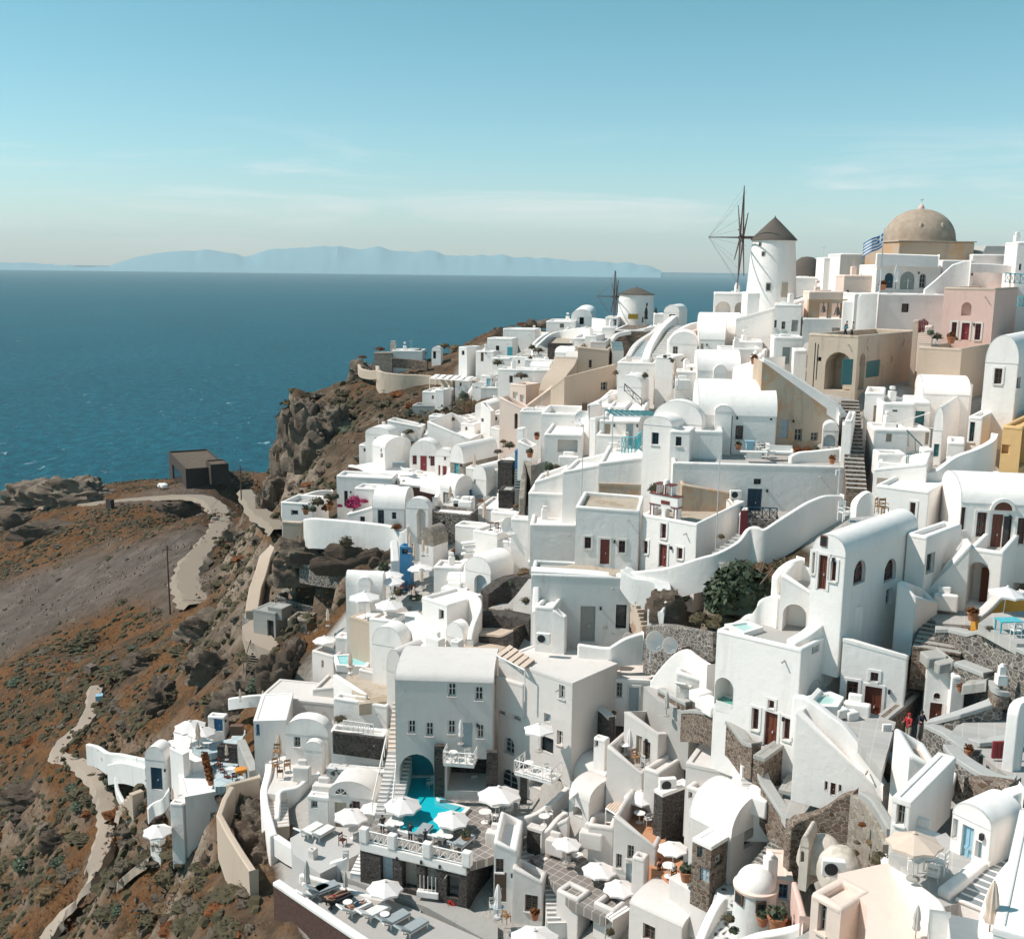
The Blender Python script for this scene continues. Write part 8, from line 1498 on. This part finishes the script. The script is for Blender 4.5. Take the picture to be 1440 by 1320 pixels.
for i,(x,y,w,h,d,mt)in enumerate(((300,950,6,3.2,4,'rock'),(235,985,5,2.6,4,'rockdark'),(205,935,6,2.4,4,'rockdark'),(60,752,16,4,7,'rockdark'),(20,740,12,4,6,'rockdark'),(250,722,12,4,6,'rockdark'),(330,1010,6,3.5,4,'rock'),(290,890,8,3,4,'rock'),(345,985,5,3,4,'rock'),(90,1180,5,2,3,'rockdark'),(40,1120,7,2.5,4,'rockdark'),(365,1180,4,3,3,'rock'),(350,1150,4,3,3,'rock'),(390,1200,3,2.5,3,'rock'),(440,785,7,3,3,'rock'),(500,795,8,2.6,3,'rockdark'),(420,812,5,3,3,'rock'),(545,790,4,2,3,'rockdark'),(330,760,6,3,4,'rock'),(395,960,5,4,4,'rockdark'),(410,940,4,3,3,'rock'))):ROCK(('dark rock face in the gully','broad dark rock below the dirt road end','dark ravine rock right of the slope path','dark rock band left under the outcrop','dark rock at the far left edge','dark rough bank inside the road bend','pale rock under the ladder stairs','pale rock beside the rust meadow','rock right of the ladder stairs','low dark rock beside the footpath','dark rock on the left slope','tall rock inside the beige walled gully','rock at the top of the beige walled gully','rock below the serpentine wall','rock face under the long curved wall','dark terrace rock under the curved wall','rock knob beside the tan broken tower','dark rock behind the blue arched house','pale rock beside the cliff bushes','rust dark hollow rock under the ruins','rock shelf above the dotted sloping wall')[i],x,y,depth(x,y)+1,w,h,d,120+i,mt,n=40,rough=.5,name='rocky_bluff',cat='rock')
for x,y,d,r in scatter(120,(0,690,380,1318),8,lambda x,y,d:wild(x,y,d)and not onroad(x,y))+scatter(14,(390,560,560,700),9,wild):
    o=RK[r.randrange(4)];c=o.copy();COL.objects.link(c);c.location=W(x,y,d)+ZU*.1;s=r.uniform(.25,.9)*(1.6 if r.random()<.2 else 1);c.scale=(s,s*r.uniform(.7,1.2),s*r.uniform(.6,1.1));c.rotation_euler=(r.uniform(-.3,.3),0,r.random()*6.28);c['label']=f'weathered brown boulder lying on the {zone(x, y)}';c['group']=f'boulders on the {zone(x, y)}';c['category']='boulder'
for o in RK:bpy.data.objects.remove(o)
def cover(name,mat,n,seed,size,label,rustw):
    r=np.random.RandomState(seed);mb=MB();k=0;V=[];Fs=[]
    X=r.uniform(GX0+40,45,n*5);Y=r.uniform(40,345,n*5);I=((X-GX0)/GS).astype(int);J=((Y-GY0)/GS).astype(int)
    w=(TOWN[J,I]<.33)&(HZ[J,I]>20)&(SCREE[J,I]<.45 if rustw>=0 else TOWN[J,I]<2);cl=vnoise(X,Y,9,seed)+.6*vnoise(X,Y,3.5,seed+1)+(GRASS[J,I]-.35)*rustw*2;w&=cl>.05
    X,Y=X[w][:n],Y[w][:n];Z=hz(X,Y)
    for x,y,z in zip(X,Y,Z):
        s=size*r.uniform(.5,1.4)
        if name=='scrub':
            o=len(V);q=r.uniform(.7,1.2,7)*s;V+=[(x+q[k]*math.cos(k*1.05),y+q[k]*math.sin(k*1.05),z-.1)for k in range(6)]+[(x+q[k]*.6*math.cos(k*1.05+.4),y+q[k]*.6*math.sin(k*1.05+.4),z+s*.55*q[6]/s)for k in range(6)];Fs+=[(o+k,o+(k+1)%6,o+6+(k+1)%6,o+6+k)for k in range(6)]+[tuple(o+6+k for k in range(6))]
        elif rustw>=0:
            for b in range(5):
                a=r.rand()*6.28;l=s*r.uniform(.6,1.2);o=len(V);dx,dy=math.cos(a),math.sin(a)
                V+=[(x-dy*s*.13,y+dx*s*.13,z-.05),(x+dy*s*.13,y-dx*s*.13,z-.05),(x+dx*l*.6,y+dy*l*.6,z+l*.4)];Fs.append((o,o+1,o+2))
        else:
            o=len(V);q=r.uniform(.6,1.3,6)*s
            V+=[(x-q[0],y,z),(x,y-q[1],z),(x+q[2],y,z),(x,y+q[3],z),(x,y,z+q[4]*.9)];Fs+=[(o,o+1,o+4),(o+1,o+2,o+4),(o+2,o+3,o+4),(o+3,o,o+4)]
    mb.add(V,Fs);return tag(mb.build(name,mat,loc=(0,0,0)),label,name.replace('_',' '),None,'stuff')
cover('dry_grass','leafrust',26000,51,.4,'rust coloured dry grass tufts over the slope',1.);cover('scrub','leafolive',9000,61,.55,'low olive scrub scattered over the slope',.15);cover('straw_grass','leafdry',14000,71,.4,'straw coloured tufts over the slope',.3);cover('loose_stones','rock',7000,81,.3,'loose pale stones scattered over the slope',-.2)
for o in list(bpy.data.objects):
    if o.parent is None and o.get('label')in('x','parasol'):
        for c in list(o.children):
            for g in list(c.children):bpy.data.objects.remove(g)
            bpy.data.objects.remove(c)
        bpy.data.objects.remove(o)
hv=np.empty(len(hill.data.vertices)*3);hill.data.vertices.foreach_get('co',hv);hv=hv.reshape(-1,3)
for C,L,R,wl,wr in PADS:
    d=hv-C;a=d@L;b=d@R;m=(a>-3.2)&(a<wl+.8)&(b>-3.2)&(b<wr)&(abs(d[:,2])<9);hv[m,2]=np.minimum(hv[m,2],C[2]+.05)
for p_,w_ in CARVE:
    d2=np.hypot(hv[:,0]-p_[0],hv[:,1]-p_[1]);m=d2<w_*.5+3.2;k=np.clip((d2[m]-w_*.5-.4)/2.8,0,1);hv[m,2]=np.minimum(hv[m,2],(p_[2]-.15)+k*3.)
hill.data.vertices.foreach_set('co',hv.ravel());hill.data.update()
